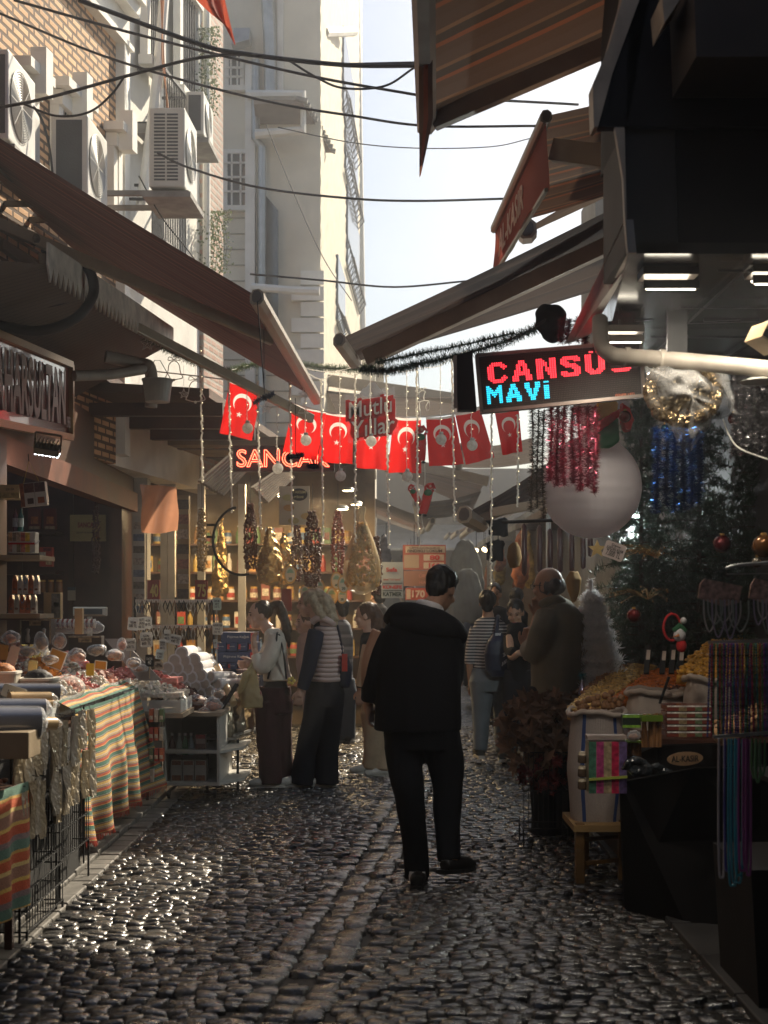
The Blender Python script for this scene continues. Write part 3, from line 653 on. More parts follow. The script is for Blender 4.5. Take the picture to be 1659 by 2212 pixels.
o = lamp_fix('small white LED flood light with two rows of dots under the red sign', W(102,978,9.6), .17, .05, .11, 7, s=9, energy=3); o.rotation_euler = (.5,.15,.1)
# neon sign
ns = empty('neon_sign', W(610,985,13), 'black sign with red dotted outline letters behind the flags', 'sign')
a_, b_ = W(503,1018,13), W(722,962,13); MB().box((a_.x,13.02,a_.z), (b_.x,13.1,b_.z)).build('panel', mat('black_panel', (.02,.02,.02), .4), ns)
letters('SANCAK', W(612,990,13), (1,0,0), (0,0,1), .87, .165, emis('red_neon', (1,.10,.05), 5), ns, outline=.014, depth=.01)
# hanging bucket
m = MB(); c = W(340,846,10); r1, r0, h = .105, .085, .15; z0 = c.z-h/2
bk = empty('plastic_bucket', (c.x,c.y,z0), 'translucent white plastic bucket hanging under the canopy', 'bucket')
m.loft([(z0,c.x,c.y,r0,r0),(z0+h,c.x,c.y,r1,r1)], 24, e=2.6); m.build('tub', mat('milky_plastic', (.62,.62,.58), .35, transl=.45), bk, smooth=False)
m = MB().loft([(z0+h+.001,c.x,c.y,r1*1.05,r1*1.05),(z0+h+.012,c.x,c.y,r1*1.05,r1*1.05)], 24, e=2.6); m.build('lid', mat('milky_plastic'), bk)
m = MB().tube([(c.x-r1,c.y,z0+h), (c.x-.02,c.y,z0+h+.15), (c.x+.02,c.y,z0+h+.15), (c.x+r1,c.y,z0+h)], .003, 5); m.build('handle', m_galv, bk)
# pipes under the canopy
def pipe(label, pts, r, m=None, nm='pipe', grp=None):
    b = MB(); b.tube(cr(pts, 5), r, 12)
    for p in (pts[1], pts[-2]): pass
    return tag(b.build(nm, m or m_pipe, smooth=True), label, 'pipe', grp)
pipe('cream pipe running from under the awning towards the bucket', [W(160,812,10.6), W(240,808,10.8), W(318,796,11)], .042)
pipe('square elbowed duct pipe left of the hanging bucket', [W(228,770,10.9), W(300,786,11), W(322,792,11), W(328,830,11), W(326,880,11)], .05)
pipe('fat black hose looping under the left awning', [W(-20,700,9.3), W(80,715,9.2), W(160,690,9.2), W(200,640,9.3), W(196,590,9.3), W(165,560,9.3), W(130,545,9.4)], .035, m_iron)
pipe('second thin black hose looped beside the fat one', [W(0,640,9.5), W(90,660,9.5), W(165,640,9.6), W(178,600,9.6), W(150,560,9.6), W(90,540,9.6)], .018, m_iron)
pipe('grey drain pipe crossing the dark canopy at far left', [W(-20,640,9.9), W(60,630,9.9), W(96,600,9.9), W(98,550,9.9)], .05, mat('dull_pipe', (.14,.11,.09), .6))
# cables across the street
CAB = [('thick cable from upper left to the top right awning', [(170,0),(430,95),(540,118),(740,140),(905,142)], 8, .013),
 ('second cable down from the top left corner', [(30,0),(250,62),(500,125),(700,170),(900,205)], 9, .009),
 ('straight cable crossing behind the upper awnings', [(-10,25),(250,130),(560,215),(760,250),(925,272),(1165,272)], 10, .009),
 ('twisted cable rising from the left edge to the cable joint', [(-10,234),(100,212),(300,157),(430,125),(540,118),(700,138),(905,136)], 8.6, .010),
 ('drooping cable loop over the big air conditioner', [(50,224),(120,250),(190,243),(240,205),(270,163)], 8.6, .007),
 ('short drooping cable in front of the cream building', [(620,128),(680,165),(740,190),(830,186),(895,146)], 8.6, .007),
 ('cable running from the slotted air conditioner across the sky', [(340,330),(410,363),(560,405),(750,428),(900,434),(1100,429)], 12, .010),
 ('lowest cable stretched between the two big awnings', [(540,592),(700,606),(850,620),(1010,607)], 13, .009),
 ('thin pale wire sagging in front of the cream building', [(600,275),(760,308),(900,320),(1060,317),(1150,298)], 15, .006),
 ('short dark cable above the lettered awning', [(1080,217),(1180,222),(1250,226)], 11, .010),
 ('thin wire hanging down the cream wall', [(575,270),(640,430),(700,560),(760,650)], 17, .006),
 ('black cable crossing the tan brick wall', [(28,196),(80,240),(105,310),(118,420)], 10.2, .010),
 ('slack grey wire by the plaster wall', [(300,380),(350,470),(420,560),(500,690)], 12.5, .006)]
m_cab = mat('black_cable', (.03,.028,.026), .6)
for lab, pts, dd, r in CAB:
    tag(MB().tube(cr([W(x,y,dd) for x,y in pts], 8), r, 6).build('overhead_cable', m_cab, smooth=True), lab, 'cable', 'cables strung over the street')
# red cloth hanging from above
m = grid(lambda u, v: W(lerp(lerp(375,472,u), lerp(498,511,u), v**1.15), lerp(-70,104-34*(1-u),v), 6.6)+Vector((0,.05*math.sin(u*7+v*4),0)), 14, 24)
fl = tag(m.build('hanging_flag', stripes('rust_red_flag_cloth', [(1,(.45,.09,.05))], 'U', 1, transl=.45, var=.1), smooth=True), 'rust red flag drooping into the top of the view', 'flag')

for i, (y0, y1, x0, x1) in enumerate(((-9,-4.2,-3.3,-.5),(-3.8,1.2,-3.3,-.45),(1.6,3.5,-3.3,-.75),(-9,-3.9,.6,2.35),(-3.5,3.2,.5,2.35))):  # unseen awnings put in overhead to block sky light from behind
    lft = x0 < 0; a_, b_ = (x1,y0,3.3), (x1,y1,3.3); c_, d_ = (x0,y0,4.3), (x0,y1,4.3)
    if not lft: a_, b_, c_, d_ = (x0,y0,3.4), (x0,y1,3.4), (x1,y0,4.2), (x1,y1,4.2)
    awning(('first left','second left','nearest left','first right','nearest right')[i]+' unseen awning added behind the viewpoint to dim the foreground', a_, b_, c_, d_, (red_str,brn_cl)[i%2], .04, .04)

for i in range(6):
    y0 = 20.5+i*2.6; lft = i%2 == 0; xw, xb = ((-.75,.72+.03*i) if lft else (2.8,1.38+.04*i)); zb = 2.75+.22*(i//2)
    awning(('first','second','third','fourth','fifth','sixth')[i]+' dark awning counted up the far alley', (xb,y0,zb), (xb,y0+2.3,zb), (xw,y0,zb+.65), (xw,y0+2.3,zb+.65), (brn_cl,grey_cl,brn_str)[i%3], .04, .05)
# ------------------------------------------------------------------ people
m_skin = mat('skin', (.42,.24,.16), .5, var=.06, bump=.05, sub=.15); m_skin2 = mat('light_skin', (.55,.34,.25), .5, var=.06, bump=.05, sub=.15)
def hairmat(n, c): return mat(n, c, .42, var=.35, vs=30, bump=.8, bs=160, roughvar=.08, bd=.003, transl=.25)
h_black = hairmat('black_hair', (.012,.01,.009)); h_brown = hairmat('brown_hair', (.10,.045,.022)); h_blond = hairmat('ash_blond_hair', (.42,.33,.22)); h_ash = hairmat('dark_ash_hair', (.09,.065,.045)); h_grey = hairmat('grey_hair', (.12,.10,.09))
def cloth(n, c, r=.85, **k): return mat(n, c, r, var=.15, vs=8, bump=.35, bs=220, sheen=.12 if max(c) > .1 else 0, spec=.5 if max(c) > .1 else .2, bd=.002, **k)
c_black = cloth('black_wool', (.006,.006,.008)); c_blk2 = cloth('black_cotton', (.014,.014,.018)); c_navy = cloth('navy_knit', (.013,.017,.035)); c_maroon = cloth('dark_maroon_trouser', (.045,.014,.016))
c_cream = cloth('cream_denim', (.60,.54,.46)); c_vest = mat('pink_beige_puffer', (.50,.38,.35), .5, var=.08, bump=.2); c_beige = cloth('beige_cotton', (.45,.33,.22)); c_olive = cloth('olive_linen', (.17,.15,.105)); c_jean = cloth('washed_blue_jeans', (.14,.16,.175))
c_shoe = mat('black_leather', (.012,.012,.012), .4); c_white = cloth('white_cotton', (.62,.6,.6)); c_sole = mat('white_rubber', (.55,.53,.48), .6)
def frame_of(f, tilt=0):
    f = Vector(f).normalized(); r = f.cross(Vector((0,0,1))).normalized(); u = r.cross(f)
    if tilt: R = Matrix.Rotation(tilt, 3, f); r = R @ r; u = R @ u
    return r, f, u
def head_shape(mb, c, f, s=1.0, tilt=0):
    r, f, u = frame_of(f, tilt); M3 = Matrix((r, f, u)).transposed(); M = M3.to_4x4()
    P = lambda x, y, z: c+(r*x+f*y+u*z)*s
    mb.ell(P(0,-.008,.022), (.074*s,.094*s,.092*s), 16, 12, 0, M); mb.ell(P(0,.030,-.045), (.052*s,.055*s,.070*s), 14, 10, 0, M)
    mb.ell(P(0,.058,-.095), (.022*s,.020*s,.016*s), 10, 6, 0, M); mb.ell(P(0,.080,.018), (.045*s,.014*s,.014*s), 10, 6, 0, M)
    mb.tube([P(0,.084,.012), P(0,.100,-.018), P(0,.108,-.034)], [.008*s,.011*s,.013*s], 8); mb.ell(P(0,.092,-.036), (.017*s,.014*s,.009*s), 8, 6, 0, M)
    mb.ell(P(0,.083,-.060), (.022*s,.012*s,.007*s), 8, 6, 0, M); mb.ell(P(0,.079,-.074), (.019*s,.012*s,.007*s), 8, 6, 0, M)
    for k in (-1,1):
        mb.ell(P(k*.074,-.006,-.012), (.009*s,.020*s,.031*s), 8, 8, 0, M); mb.ell(P(k*.042,.062,-.035), (.022*s,.020*s,.022*s), 8, 6, 0, M)
    return P, M
def face_bits(P, M, s, body):
    for k in (-1,1):
        MB().ell(P(k*.031,.081,.004), (.013*s,.007*s,.0065*s), 10, 6, 0, M).build('eye', mat('eye_dark', (.03,.02,.015), .2, bump=0), body)
        MB().tube([P(k*.016,.092,.022), P(k*.032,.089,.027), P(k*.050,.078,.021)], .0035*s, 5).build('eyebrow', h_black, body)
    MB().ell(P(0,.092,-.067), (.021*s,.007*s,.006*s), 10, 6, 0, M).build('mouth', mat('lips', (.34,.10,.08), .45), body)
def hand(mb, w, d, t, s=1.0, curl=.5):
    """wrist w, pointing d, thumb towards t; five bent fingers of unequal length"""
    d = Vector(d).normalized(); t = Vector(t); t = (t-d*t.dot(d)).normalized(); n = d.cross(t)
    w = Vector(w); P = lambda a, b, c_=0: w+(d*a+t*b+n*c_)*s
    mb.tube([P(-.02,0), P(.01,0), P(.05,.0)], [.026*s,.028*s,.030*s], 10)
    for b in (-.026,-.009,.008,.025): mb.tube([P(.01,b*.6), P(.082,b)], [.017*s,.0125*s], 8)
    for b, L, in ((-.029,.058),(-.010,.074),(.010,.080),(.029,.070)):
        p = P(.080,b); a = 0; pts = [p]
        for k, q in enumerate((.45,.32,.23)):
            a += curl*(.5 if k == 0 else .95); p = p+(d*math.cos(a)+n*math.sin(a))*L*q*s; pts.append(p)
        mb.tube(pts, [.0105*s,.0098*s,.009*s,.0075*s], 7)
    mb.tube([P(.015,.022), P(.045,.046,.008), P(.070,.056,.018), P(.092,.054,.030)], [.015*s,.0125*s,.0105*s,.008*s], 7)
def foot(mb, a, d, s=1.0, lift=0, flat=False):
    d = Vector(d).normalized(); a = Vector(a); sd_ = d.cross(Vector((0,0,1))).normalized()
    P = lambda x, z, q=0: a+d*x*s+Vector((0,0,z))*s+sd_*q
    mb.tube([P(-.065,.035-lift*0), P(-.03,.040), P(.04,.045), P(.12,.032), P(.185,.025)], [.034*s,.042*s,.043*s,.042*s,.026*s], 10)
def person(label, d, cv, head, f, hairfn, skin, top, legs, shoes, tops, legm, shoem, hairm, hands=(), tilt=0, voxel=.009, hs=1.0, extra=None, arms=None, sleeves=None, neck=None, facebits=False, group='people walking and shopping in the market', folds=.006, under=None):
    """all joints are (x, y, offset in depth) read off the photograph through cv, placed at distance d"""
    def J(p):
        x, y = cv(p[0], p[1]); return W(x, y, d+(p[2] if len(p) > 2 else 0))
    hips = J(legs[0][0][0]); root = empty('person', (hips.x, d, 0), label, 'person', group)
    body = MB(); hc = J(head); P, M = head_shape(body, hc, f, hs, tilt)
    nk = J(neck) if neck else hc+Vector((0,0,-.2))
    body.tube([P(0,-.015,-.04), lerp(P(0,-.015,-.06), nk, .5), nk], [.052*hs,.050*hs,.060*hs], 12)
    # rings of the upper body: (y, x left, x right, half depth, depth offset)
    rings = []
    for (y, xl, xr, ry, oy) in top:
        a, b = J((xl, y, oy)), J((xr, y, oy)); rings.append((a.z, (a.x+b.x)/2, a.y, abs(b.x-a.x)/2, ry))
    rings.sort(key=lambda r: -r[0])
    body.loft([(z, x, y_, rx*.8, ry*.8) for z, x, y_, rx, ry in rings][::-1], 16)
    for (A_, rad) in legs:
        p = [J(q) for q in A_]; body.tube(cr(p, 4), [.055]*(4*(len(p)-1)+1), 10)
    for A_ in (arms or []):
        p = [J(q) for q in A_]; body.tube(cr(p, 4), [lerp(.042,.027,i/(4*(len(p)-1))) for i in range(4*(len(p)-1)+1)], 10)
    for (w_, dd, tt, cu) in hands: hand(body, J(w_), dd, tt, hs*1.0, cu)
    for (a_, dd) in shoes: foot(body, J(a_), dd, .9)
    bo = blob(body, min(voxel, .0075), 3).build('body', skin, root, smooth=True)
    if facebits: face_bits(P, M, hs, bo)
    # upper garment: torso rings plus sleeves
    t = MB(); t.loft(rings[::-1], 24)
    for A_, ra in (sleeves or []):
        p = cr([J(q) for q in A_], 4); n_ = len(p)-1
        R = [ra[min(int(i/n_*(len(ra)-1)), len(ra)-2)]*(1-(i/n_*(len(ra)-1)-min(int(i/n_*(len(ra)-1)), len(ra)-2)))+ra[min(int(i/n_*(len(ra)-1)), len(ra)-2)+1]*(i/n_*(len(ra)-1)-min(int(i/n_*(len(ra)-1)), len(ra)-2)) for i in range(n_+1)]
        t.tube(p, R, 14)
    to = blob(t, voxel, 4, folds, 5, (1,1,.55)).build(tops[0], tops[1], root, smooth=True)
    l = MB()
    for A_, ra in legs:
        p = cr([J(q) for q in A_], 4); n_ = len(p)-1; R = []
        for i in range(n_+1):
            q = i/n_*(len(ra)-1); k = min(int(q), len(ra)-2); R.append(lerp(ra[k], ra[k+1], q-k))
        l.tube(p, R, 16)
    if len(legs) > 1:
        a, b = J(legs[0][0][0]), J(legs[1][0][0]); r0 = legs[0][1][0]; mid = (a+b)/2; hw = abs(b.x-a.x)/2+r0*.95
        l.loft([(mid.z-.10,mid.x,mid.y,hw*.97,r0*1.05),(mid.z,mid.x,mid.y,hw,r0*1.15),(mid.z+.12,mid.x,mid.y,hw*.86,r0*1.0)], 20)
    blob(l, voxel, 4, folds*1.1, 6, (1,1,.6)).build('trousers', legm, root, smooth=True)
    for a_, dd in shoes:
        s_ = MB(); foot(s_, J(a_), dd, 1.06); so_ = blob(s_, .008, 2).build('shoe', shoem, root, smooth=True)
        q = J(a_); z_ = q.z; dv = Vector(dd).normalized(); sd_ = dv.cross(Vector((0,0,1))).normalized()
        so2 = MB().prism([q+dv*x*1.06+sd_*k*.045*math.sin(math.pi*min(1,max(.18,(x+.10)/.32))**.8)+Vector((0,0,-.006)) for x, k in ((-.10,1),(-.04,1),(.05,1),(.14,1),(.21,1),(.21,-1),(.14,-1),(.05,-1),(-.04,-1),(-.10,-1))], (0,0,.022)); so2.build('sole', c_sole if shoem is not c_shoe else c_shoe, so_)
    if hairfn:
        h = MB(); hairfn(h, P, M, J, hs); ho_ = blob(h, .0065, 2, .0075, 34, (1,1,.22)).build('hair', hairm, root, smooth=True)
    if extra: extra(root, P, M, J)
    return root
c2 = lambda x, y: (464.5+.4*x, 1194.4+.4*y)
def short_hair(h, P, M, J, s, lo=-.02, th=1.08, front=.03):
    h.ell(P(0,-.018,.036), (.080*s*th/1.04,.094*s*th/1.04,.088*s*th/1.04), 16, 12, 0, M); h.ell(P(0,-.055,-.005+lo), (.066*s,.050*s,.062*s), 12, 8, 0, M)
# --- the man in the black hooded coat
def man_extra(root, P, M, J):
    h = MB()   # hood lying on the back and shoulders
    for A_, ra in (([(935,362,.02),(985,325,-.05),(1080,328,-.10),(1200,360,-.11),(1300,410,-.08),(1345,455,-.02)], [.035,.055,.065,.06,.045,.022]), ([(960,370,-.06),(1080,385,-.12),(1220,400,-.13),(1310,430,-.07)], [.045,.06,.055,.03]), ([(1300,400,-.04),(1342,440,-.02),(1335,488,-.03)], [.04,.03,.012])):
        p = cr([J(q) for q in A_], 4); n_ = len(p)-1; R = []
        for i in range(n_+1):
            q = i/n_*(len(ra)-1); k = min(int(q), len(ra)-2); R.append(lerp(ra[k], ra[k+1], q-k))
        h.tube(p, R, 14)
    blob(h, .008, 4, .008, 7).build('hood', c_black, root, smooth=True)
    s = MB(); s.tube(cr([J((1092,272,-.02)), J((1140,278,-.085)), J((1195,296,-.08)), J((1222,320,.0))], 5), [.012,.024,.026,.026,.026,.026,.026,.026,.026,.026,.026,.026,.026,.026,.02,.012], 10); blob(s, .006, 3).build('shirt_collar', c_white, root, smooth=True)
    for q in ((1092,1762,-.0),(1270,1688,.0)):
        m = MB(); c = J(q); m.lathe(c, [(.046,-.01),(.048,.02),(.046,.045)], 14); m.build('sock', c_white, root, smooth=True)
person('man walking away with bowed head, black hooded coat and black trousers', 7.62, c2, (1224,196,.04), (.42,.80,-.42),
    lambda h,P,M,J,s: (h.ell(P(0,-.022,.040), (.083*s,.098*s,.092*s), 18, 12, 0, M), h.ell(P(0,-.062,-.012), (.068*s,.048*s,.066*s), 12, 8, 0, M), h.ell(P(0,.055,.078), (.060*s,.040*s,.040*s), 12, 8, 0, M)),
    m_skin,
    top=[(278,1060,1190,.06,.0),(315,1010,1225,.085,-.01),(360,950,1265,.11,-.02),(430,895,1305,.13,-.02),(560,872,1322,.145,0),(700,870,1330,.14,.0),(830,862,1332,.15,.0),(905,856,1334,.155,.0),(955,853,1332,.16,.0)],
    legs=[([(1020,960,0),(1030,1120,.0),(1050,1320,-.03),(1082,1560,.02),(1092,1755,.05)], [.115,.10,.082,.074,.070]), ([(1215,960,0),(1240,1120,.03),(1258,1280,.03),(1250,1450,-.0),(1265,1665,-.06)], [.115,.108,.086,.076,.066])],
    shoes=[((1098,1800,-.02),(.15,1,0)), ((1280,1722,-.06),(.75,.9,-.10))],
    tops=('coat', c_black), legm=cloth('charcoal_trouser', (.008,.009,.012)), shoem=c_shoe, hairm=h_black,
    arms=[[(885,420,0),(820,600,.0),(820,790,.06)], [(1290,450,0),(1305,700,.05),(1240,760,.25)]], sleeves=[([(962,440,0),(898,540,.01),(865,640,.02),(850,800,.05)], [.078,.080,.074,.064]), ([(1245,440,0),(1265,560,.04),(1262,700,.06),(1215,770,.22)], [.10,.088,.078,.06])],
    hands=[((828,812,.05),(.1,.15,-1),(.45,.85,0),.55)], neck=(1165,290,-.02), voxel=.008, hs=1.0, extra=man_extra, folds=.009)
# --- woman with a ponytail, cream jacket, yellow carrier bag
def pony(h, P, M, J, s):
    h.ell(P(0,-.024,.034), (.082*s,.092*s,.088*s), 16, 12, 0, M); h.ell(P(0,-.085,.055), (.03,.035,.03), 10, 8, 0, M)
    h.tube(cr([J((300,290,0)), J((335,275,0)), J((362,320,0)), J((385,400,-.02)), J((398,510,-.02))], 5), [.03]*6+[.045]*6+[.042]*5+[.03]*2+[.012]*2, 10)
def pony_x(root, P, M, J):
    b = MB(); b.loft([(J((0,870))[2],J((330,0)).x,J((0,0,-.02)).y,.10,.06),(J((0,760))[2],J((330,0)).x,J((0,0,-.02)).y,.12,.075),(J((0,665))[2],J((325,0)).x,J((0,0,-.02)).y,.085,.04)], 16)
    bg_ = blob(b, .009, 3, .010, 9); o = bg_.build('shoulder_bag', mat('black_leather_bag', (.015,.013,.012), .35, bump=.3), None, smooth=True); tag(o, 'black leather shoulder bag on the hip of the ponytailed woman', 'bag')
    st = MB().tube(cr([J((285,680,-.11)), J((325,520,-.15)), J((335,440,-.13)), J((340,430,.0))], 5), .009, 6).tube(cr([J((385,680,-.1)), J((370,540,-.15)), J((345,440,-.10))], 5), .009, 6).build('strap', mat('black_leather_bag'), o)
    p = MB(); a = J((180,600,-.12))
    for z_, xo, rx in ((585,205,.012),(640,190,.045),(700,185,.075),(780,195,.095),(835,200,.085)):
        q = J((xo,z_,-.16)); p.v.append((q.z, q.x, q.y, rx))
    rg = [(v[0],v[1],v[2],v[3],v[3]*.6) for v in p.v][::-1]; pb = MB().loft(rg, 16)
    o = tag(blob(pb, .008, 2, .012, 11).build('carrier_bag', mat('thin_yellow_plastic', (.66,.56,.32), .3, transl=.5, var=.1), None, smooth=True), 'translucent yellow plastic carrier bag held by the ponytailed woman', 'bag')
    MB().ell(J((200,770,-.16)), (.085,.05,.075), 12, 8).build('contents', mat('pink_package', (.5,.18,.16), .4), o, smooth=True)
    s_ = MB().tube(cr([J((205,590,-.14)), J((170,650,-.2)), J((140,740,-.2)), J((122,750,-.2))], 5), [.012]*5+[.03]*5+[.02]*6, 8); s_.build('loose_end', mat('thin_yellow_plastic'), o, smooth=True)
    fl_ = MB()
    for k in range(5):
        t = k*2*math.pi/5; c = J((412,690,-.17)); fl_.ell(c+Vector((.022*math.cos(t),0,.022*math.sin(t))), (.014,.006,.014), 8, 4)
    fl_.build('flower_print', mat('yellow_print', (.75,.60,.15), .6), root)
    for k in range(1): MB().ell(P(-.078,.0,-.035), .008, 8, 6).build('earring', mat('gold', (.6,.4,.15), .3, metal=1), root)
person('young woman in cream jacket with long ponytail, hand raised to her mouth', 11.57, c2, (240,335,0), (-.96,-.28,-.05), pony, m_skin2,
    top=[(405,270,345,.055,0),(430,262,375,.09,0),(480,262,388,.105,0),(560,268,392,.11,0),(640,262,405,.115,0),(690,262,425,.12,0)],
    legs=[([(290,800,0),(285,960,0),(292,1100,0),(300,1245,0)], [.12,.10,.09,.10]), ([(350,800,.05),(356,960,.08),(366,1100,.1),(376,1240,.12)], [.11,.09,.08,.09])],
    shoes=[((310,1262,-.02),(-1,-.1,0)), ((385,1255,.12),(-1,.1,0))], tops=('jacket', c_cream), legm=c_maroon, shoem=c_sole, hairm=h_ash,
    arms=[[(330,470,-.1),(255,620,-.14),(213,520,-.12)], [(300,470,.1),(240,600,.1),(195,585,-.02)]], sleeves=[([(335,455,-.07),(300,550,-.12),(250,620,-.14),(222,545,-.12)], [.075,.072,.062,.045]), ([(310,460,.08),(270,560,.12),(225,600,.05)], [.06,.06,.045])],
    hands=[((213,515,-.12),(-.08,-.05,1),(-.4,-1,0),.6), ((205,592,-.1),(-1,-.2,-.2),(0,-.2,1),.9)], neck=(290,415,.0), voxel=.0085, extra=pony_x, facebits=True, folds=.010)
# --- blonde woman in a quilted vest
def blond(h, P, M, J, s):
    h.ell(P(0,-.022,.030), (.086*s,.098*s,.094*s), 16, 12, 0, M)
    h.tube(cr([J((535,215,0)), J((575,240,-.03)), J((605,300,-.04)), J((625,365,-.04)), J((640,405,-.05))], 5), [.05]*6+[.072]*6+[.066]*5+[.05]*2+[.03]*2, 12)
    h.tube(cr([J((520,240,-.05)), J((555,300,-.08)), J((590,370,-.09))], 5), [.045]*6+[.04]*4+[.02], 10)
def vest_x(root, P, M, J):
    b = MB().loft([(J((0,725)).z,J((700,0)).x,J((0,0,-.02)).y,.045,.07),(J((0,620)).z,J((700,0)).x,J((0,0,-.02)).y,.065,.08),(J((0,560)).z,J((695,0)).x,J((0,0,-.02)).y,.04,.06)], 14)
    o = tag(blob(b, .01, 3, .008, 9).build('tote_bag', c_navy, None, smooth=True), 'navy tote bag at the back hip of the blonde woman', 'bag')
    MB().tube(cr([J((690,580,-.05)), J((680,480,-.06)), J((660,390,-.05))], 5), .010, 6).build('strap', c_navy, o)
    MB().box(J((685,640,-.12)), J((715,545,-.09))).build('red_item', mat('bright_red_cloth', (.62,.05,.03), .6, transl=.2), o)
    # quilted vest: stacked padded rings
    r = MB(); rows = 13
    for k in range(rows*5+1):
        t = k/(rows*5); y = lerp(372,695,t); xl = lerp(548,512,t**.8) if t > .06 else 560; xr = lerp(640,690,min(1,t*2.2)**.8)
        puff = .010*abs(math.sin(math.pi*k/5)); a, b_ = J((xl,y,-.0)), J((xr,y,-.0)); dep = .118 if t > .08 else .08
        r.v.append((a.z,(a.x+b_.x)/2,a.y,abs(b_.x-a.x)/2+puff,dep+puff))
    rg = r.v[::-1]; v = MB().loft(rg, 36, e=2.3)
    v.v = [(x, y, z+.05*abs(x-J((610,0)).x)) for x, y, z in v.v]
    v.build('quilted_vest', c_vest, root, smooth=True)
    MB().tube(cr([J((525,372,-.06)),J((560,352,-.09)),J((610,365,-.10)),J((640,385,-.06))],4), .030, 8).build('vest_collar', c_vest, root, smooth=True)
person('blonde woman in a quilted pink vest over navy sleeves and wide black trousers', 11.6, c2, (512,272,0), (-.99,-.10,-.05), blond, m_skin2,
    top=[(365,545,630,.06,0),(395,530,655,.09,0),(450,525,668,.10,0),(560,522,675,.10,0),(660,522,680,.105,0),(700,530,668,.105,0)],
    legs=[([(565,760,0),(530,900,0),(490,1080,0),(465,1248,.0)], [.12,.095,.085,.10]), ([(625,760,.02),(618,920,.05),(608,1090,.06),(600,1245,.06)], [.115,.105,.095,.11])],
    shoes=[((465,1258,0),(-1,-.2,0)), ((585,1262,.04),(-1,-.15,0))], tops=('sweater', c_navy), legm=c_blk2, shoem=c_sole, hairm=h_blond,
    arms=[[(545,440,-.12),(505,600,-.13),(458,745,-.13)]], sleeves=[([(550,425,-.09),(525,520,-.13),(503,620,-.14),(470,735,-.14)], [.075,.070,.062,.048])],
    hands=[((462,745,-.14),(-.2,-.05,-1),(-1,-.2,0),.7)], neck=(565,365,0), voxel=.0085, extra=vest_x, facebits=True)
# --- brown-haired woman half hidden behind the man
def longh(h, P, M, J, s):
    h.ell(P(0,-.022,.032), (.083*s,.098*s,.092*s), 16, 12, 0, M)
    h.tube(cr([P(0,-.05,.06), P(0,-.10,-.02), P(0,-.09,-.12), P(0,-.07,-.22)], 5), [.06]*6+[.07]*5+[.05]*3+[.03]*2, 12)
person('brown haired woman in a dark scarf and beige trousers, partly behind the coated man', 12.4, c2, (815,338,0), (-.98,.15,-.1), longh, m_skin2,
    top=[(425,800,860,.06,0),(450,785,880,.09,0),(520,778,890,.10,0),(640,775,895,.10,0),(780,765,900,.11,0)],
    legs=[([(850,860,0),(850,980,0),(845,1080,0),(830,1165,0)], [.115,.09,.075,.07]), ([(885,860,.05),(895,980,.05),(905,1080,.05),(905,1180,.0)], [.11,.09,.075,.07])],
    shoes=[((845,1188,0),(-1,-.1,0)), ((925,1205,0),(-1,-.2,0))], tops=('long_vest', c_black), legm=c_beige, shoem=c_sole, hairm=h_brown,
    arms=[[(820,500,-.1),(800,620,-.12),(785,750,-.1)]], sleeves=[([(825,480,-.06),(808,600,-.10),(790,730,-.1)], [.065,.055,.045])],
    hands=[((788,740,-.1),(-.1,0,-1),(-1,0,0),.5)], neck=(835,420,0), voxel=.011, facebits=True,
    extra=lambda root,P,M,J: MB().tube(cr([J((825,500,-.13)),J((806,610,-.16)),J((790,720,-.15))],4), .050, 10).build('sleeve', c_beige, root, smooth=True))
# --- people further back
person('person in a pale pink coat standing behind the blonde woman', 13.2, c2, (490,372,0), (-.9,-.4,0), short_hair, m_skin2,
    top=[(430,470,520,.06,0),(460,445,545,.09,0),(600,435,550,.10,0),(800,470,560,.11,0),(1060,500,650,.13,.05)],
    legs=[([(530,900,0),(520,1060,0),(510,1200,0)], [.09,.06,.05]), ([(560,900,0),(570,1060,0),(575,1200,0)], [.09,.06,.05])],
    shoes=[((500,1215,0),(-1,0,0)), ((590,1215,0),(-1,0,0))], tops=('coat', cloth('pale_pink_coat', (.45,.30,.24))), legm=c_blk2, shoem=c_sole, hairm=h_brown, neck=(492,425,0), voxel=.013, facebits=True)
person('man in a grey plaid jacket and jeans seen between the two women', 14.2, c2, (672,300,0), (-.7,.7,0), short_hair, m_skin,
    top=[(360,640,710,.07,0),(385,625,730,.10,0),(450,620,745,.11,0),(560,625,748,.11,0),(720,630,745,.11,0)],
    legs=[([(665,740,0),(668,860,0),(672,1000,0)], [.10,.085,.07]), ([(715,740,0),(716,860,0),(720,1000,0)], [.10,.085,.07])],
    shoes=[((672,1020,0),(-.3,1,0)), ((722,1025,0),(.2,1,0))], tops=('jacket', stripes('grey_plaid', [(2,(.10,.11,.13)),(1,(.20,.21,.23)),(1,(.06,.07,.09))], 'Z', 8, coord='OBJ')), legm=cloth('dark_jeans', (.035,.045,.06)), shoem=c_shoe, hairm=h_black, neck=(675,350,0), voxel=.013)
person('man with dark hair and black top beneath the white menu sign', 15.5, c2, (880,232,0), (-.4,.9,0), short_hair, m_skin,
    top=[(272,855,905,.07,0),(295,835,930,.11,0),(360,830,940,.12,0),(560,835,940,.12,0)],
    legs=[([(862,560,0),(862,720,0),(862,920,0)], [.10,.08,.07]), ([(908,560,0),(908,720,0),(908,920,0)], [.10,.08,.07])], shoes=[((862,940,0),(0,1,0)), ((908,940,0),(0,1,0))], tops=('sweater', c_blk2), legm=c_blk2, shoem=c_shoe, hairm=h_black, neck=(880,268,0), voxel=.014)
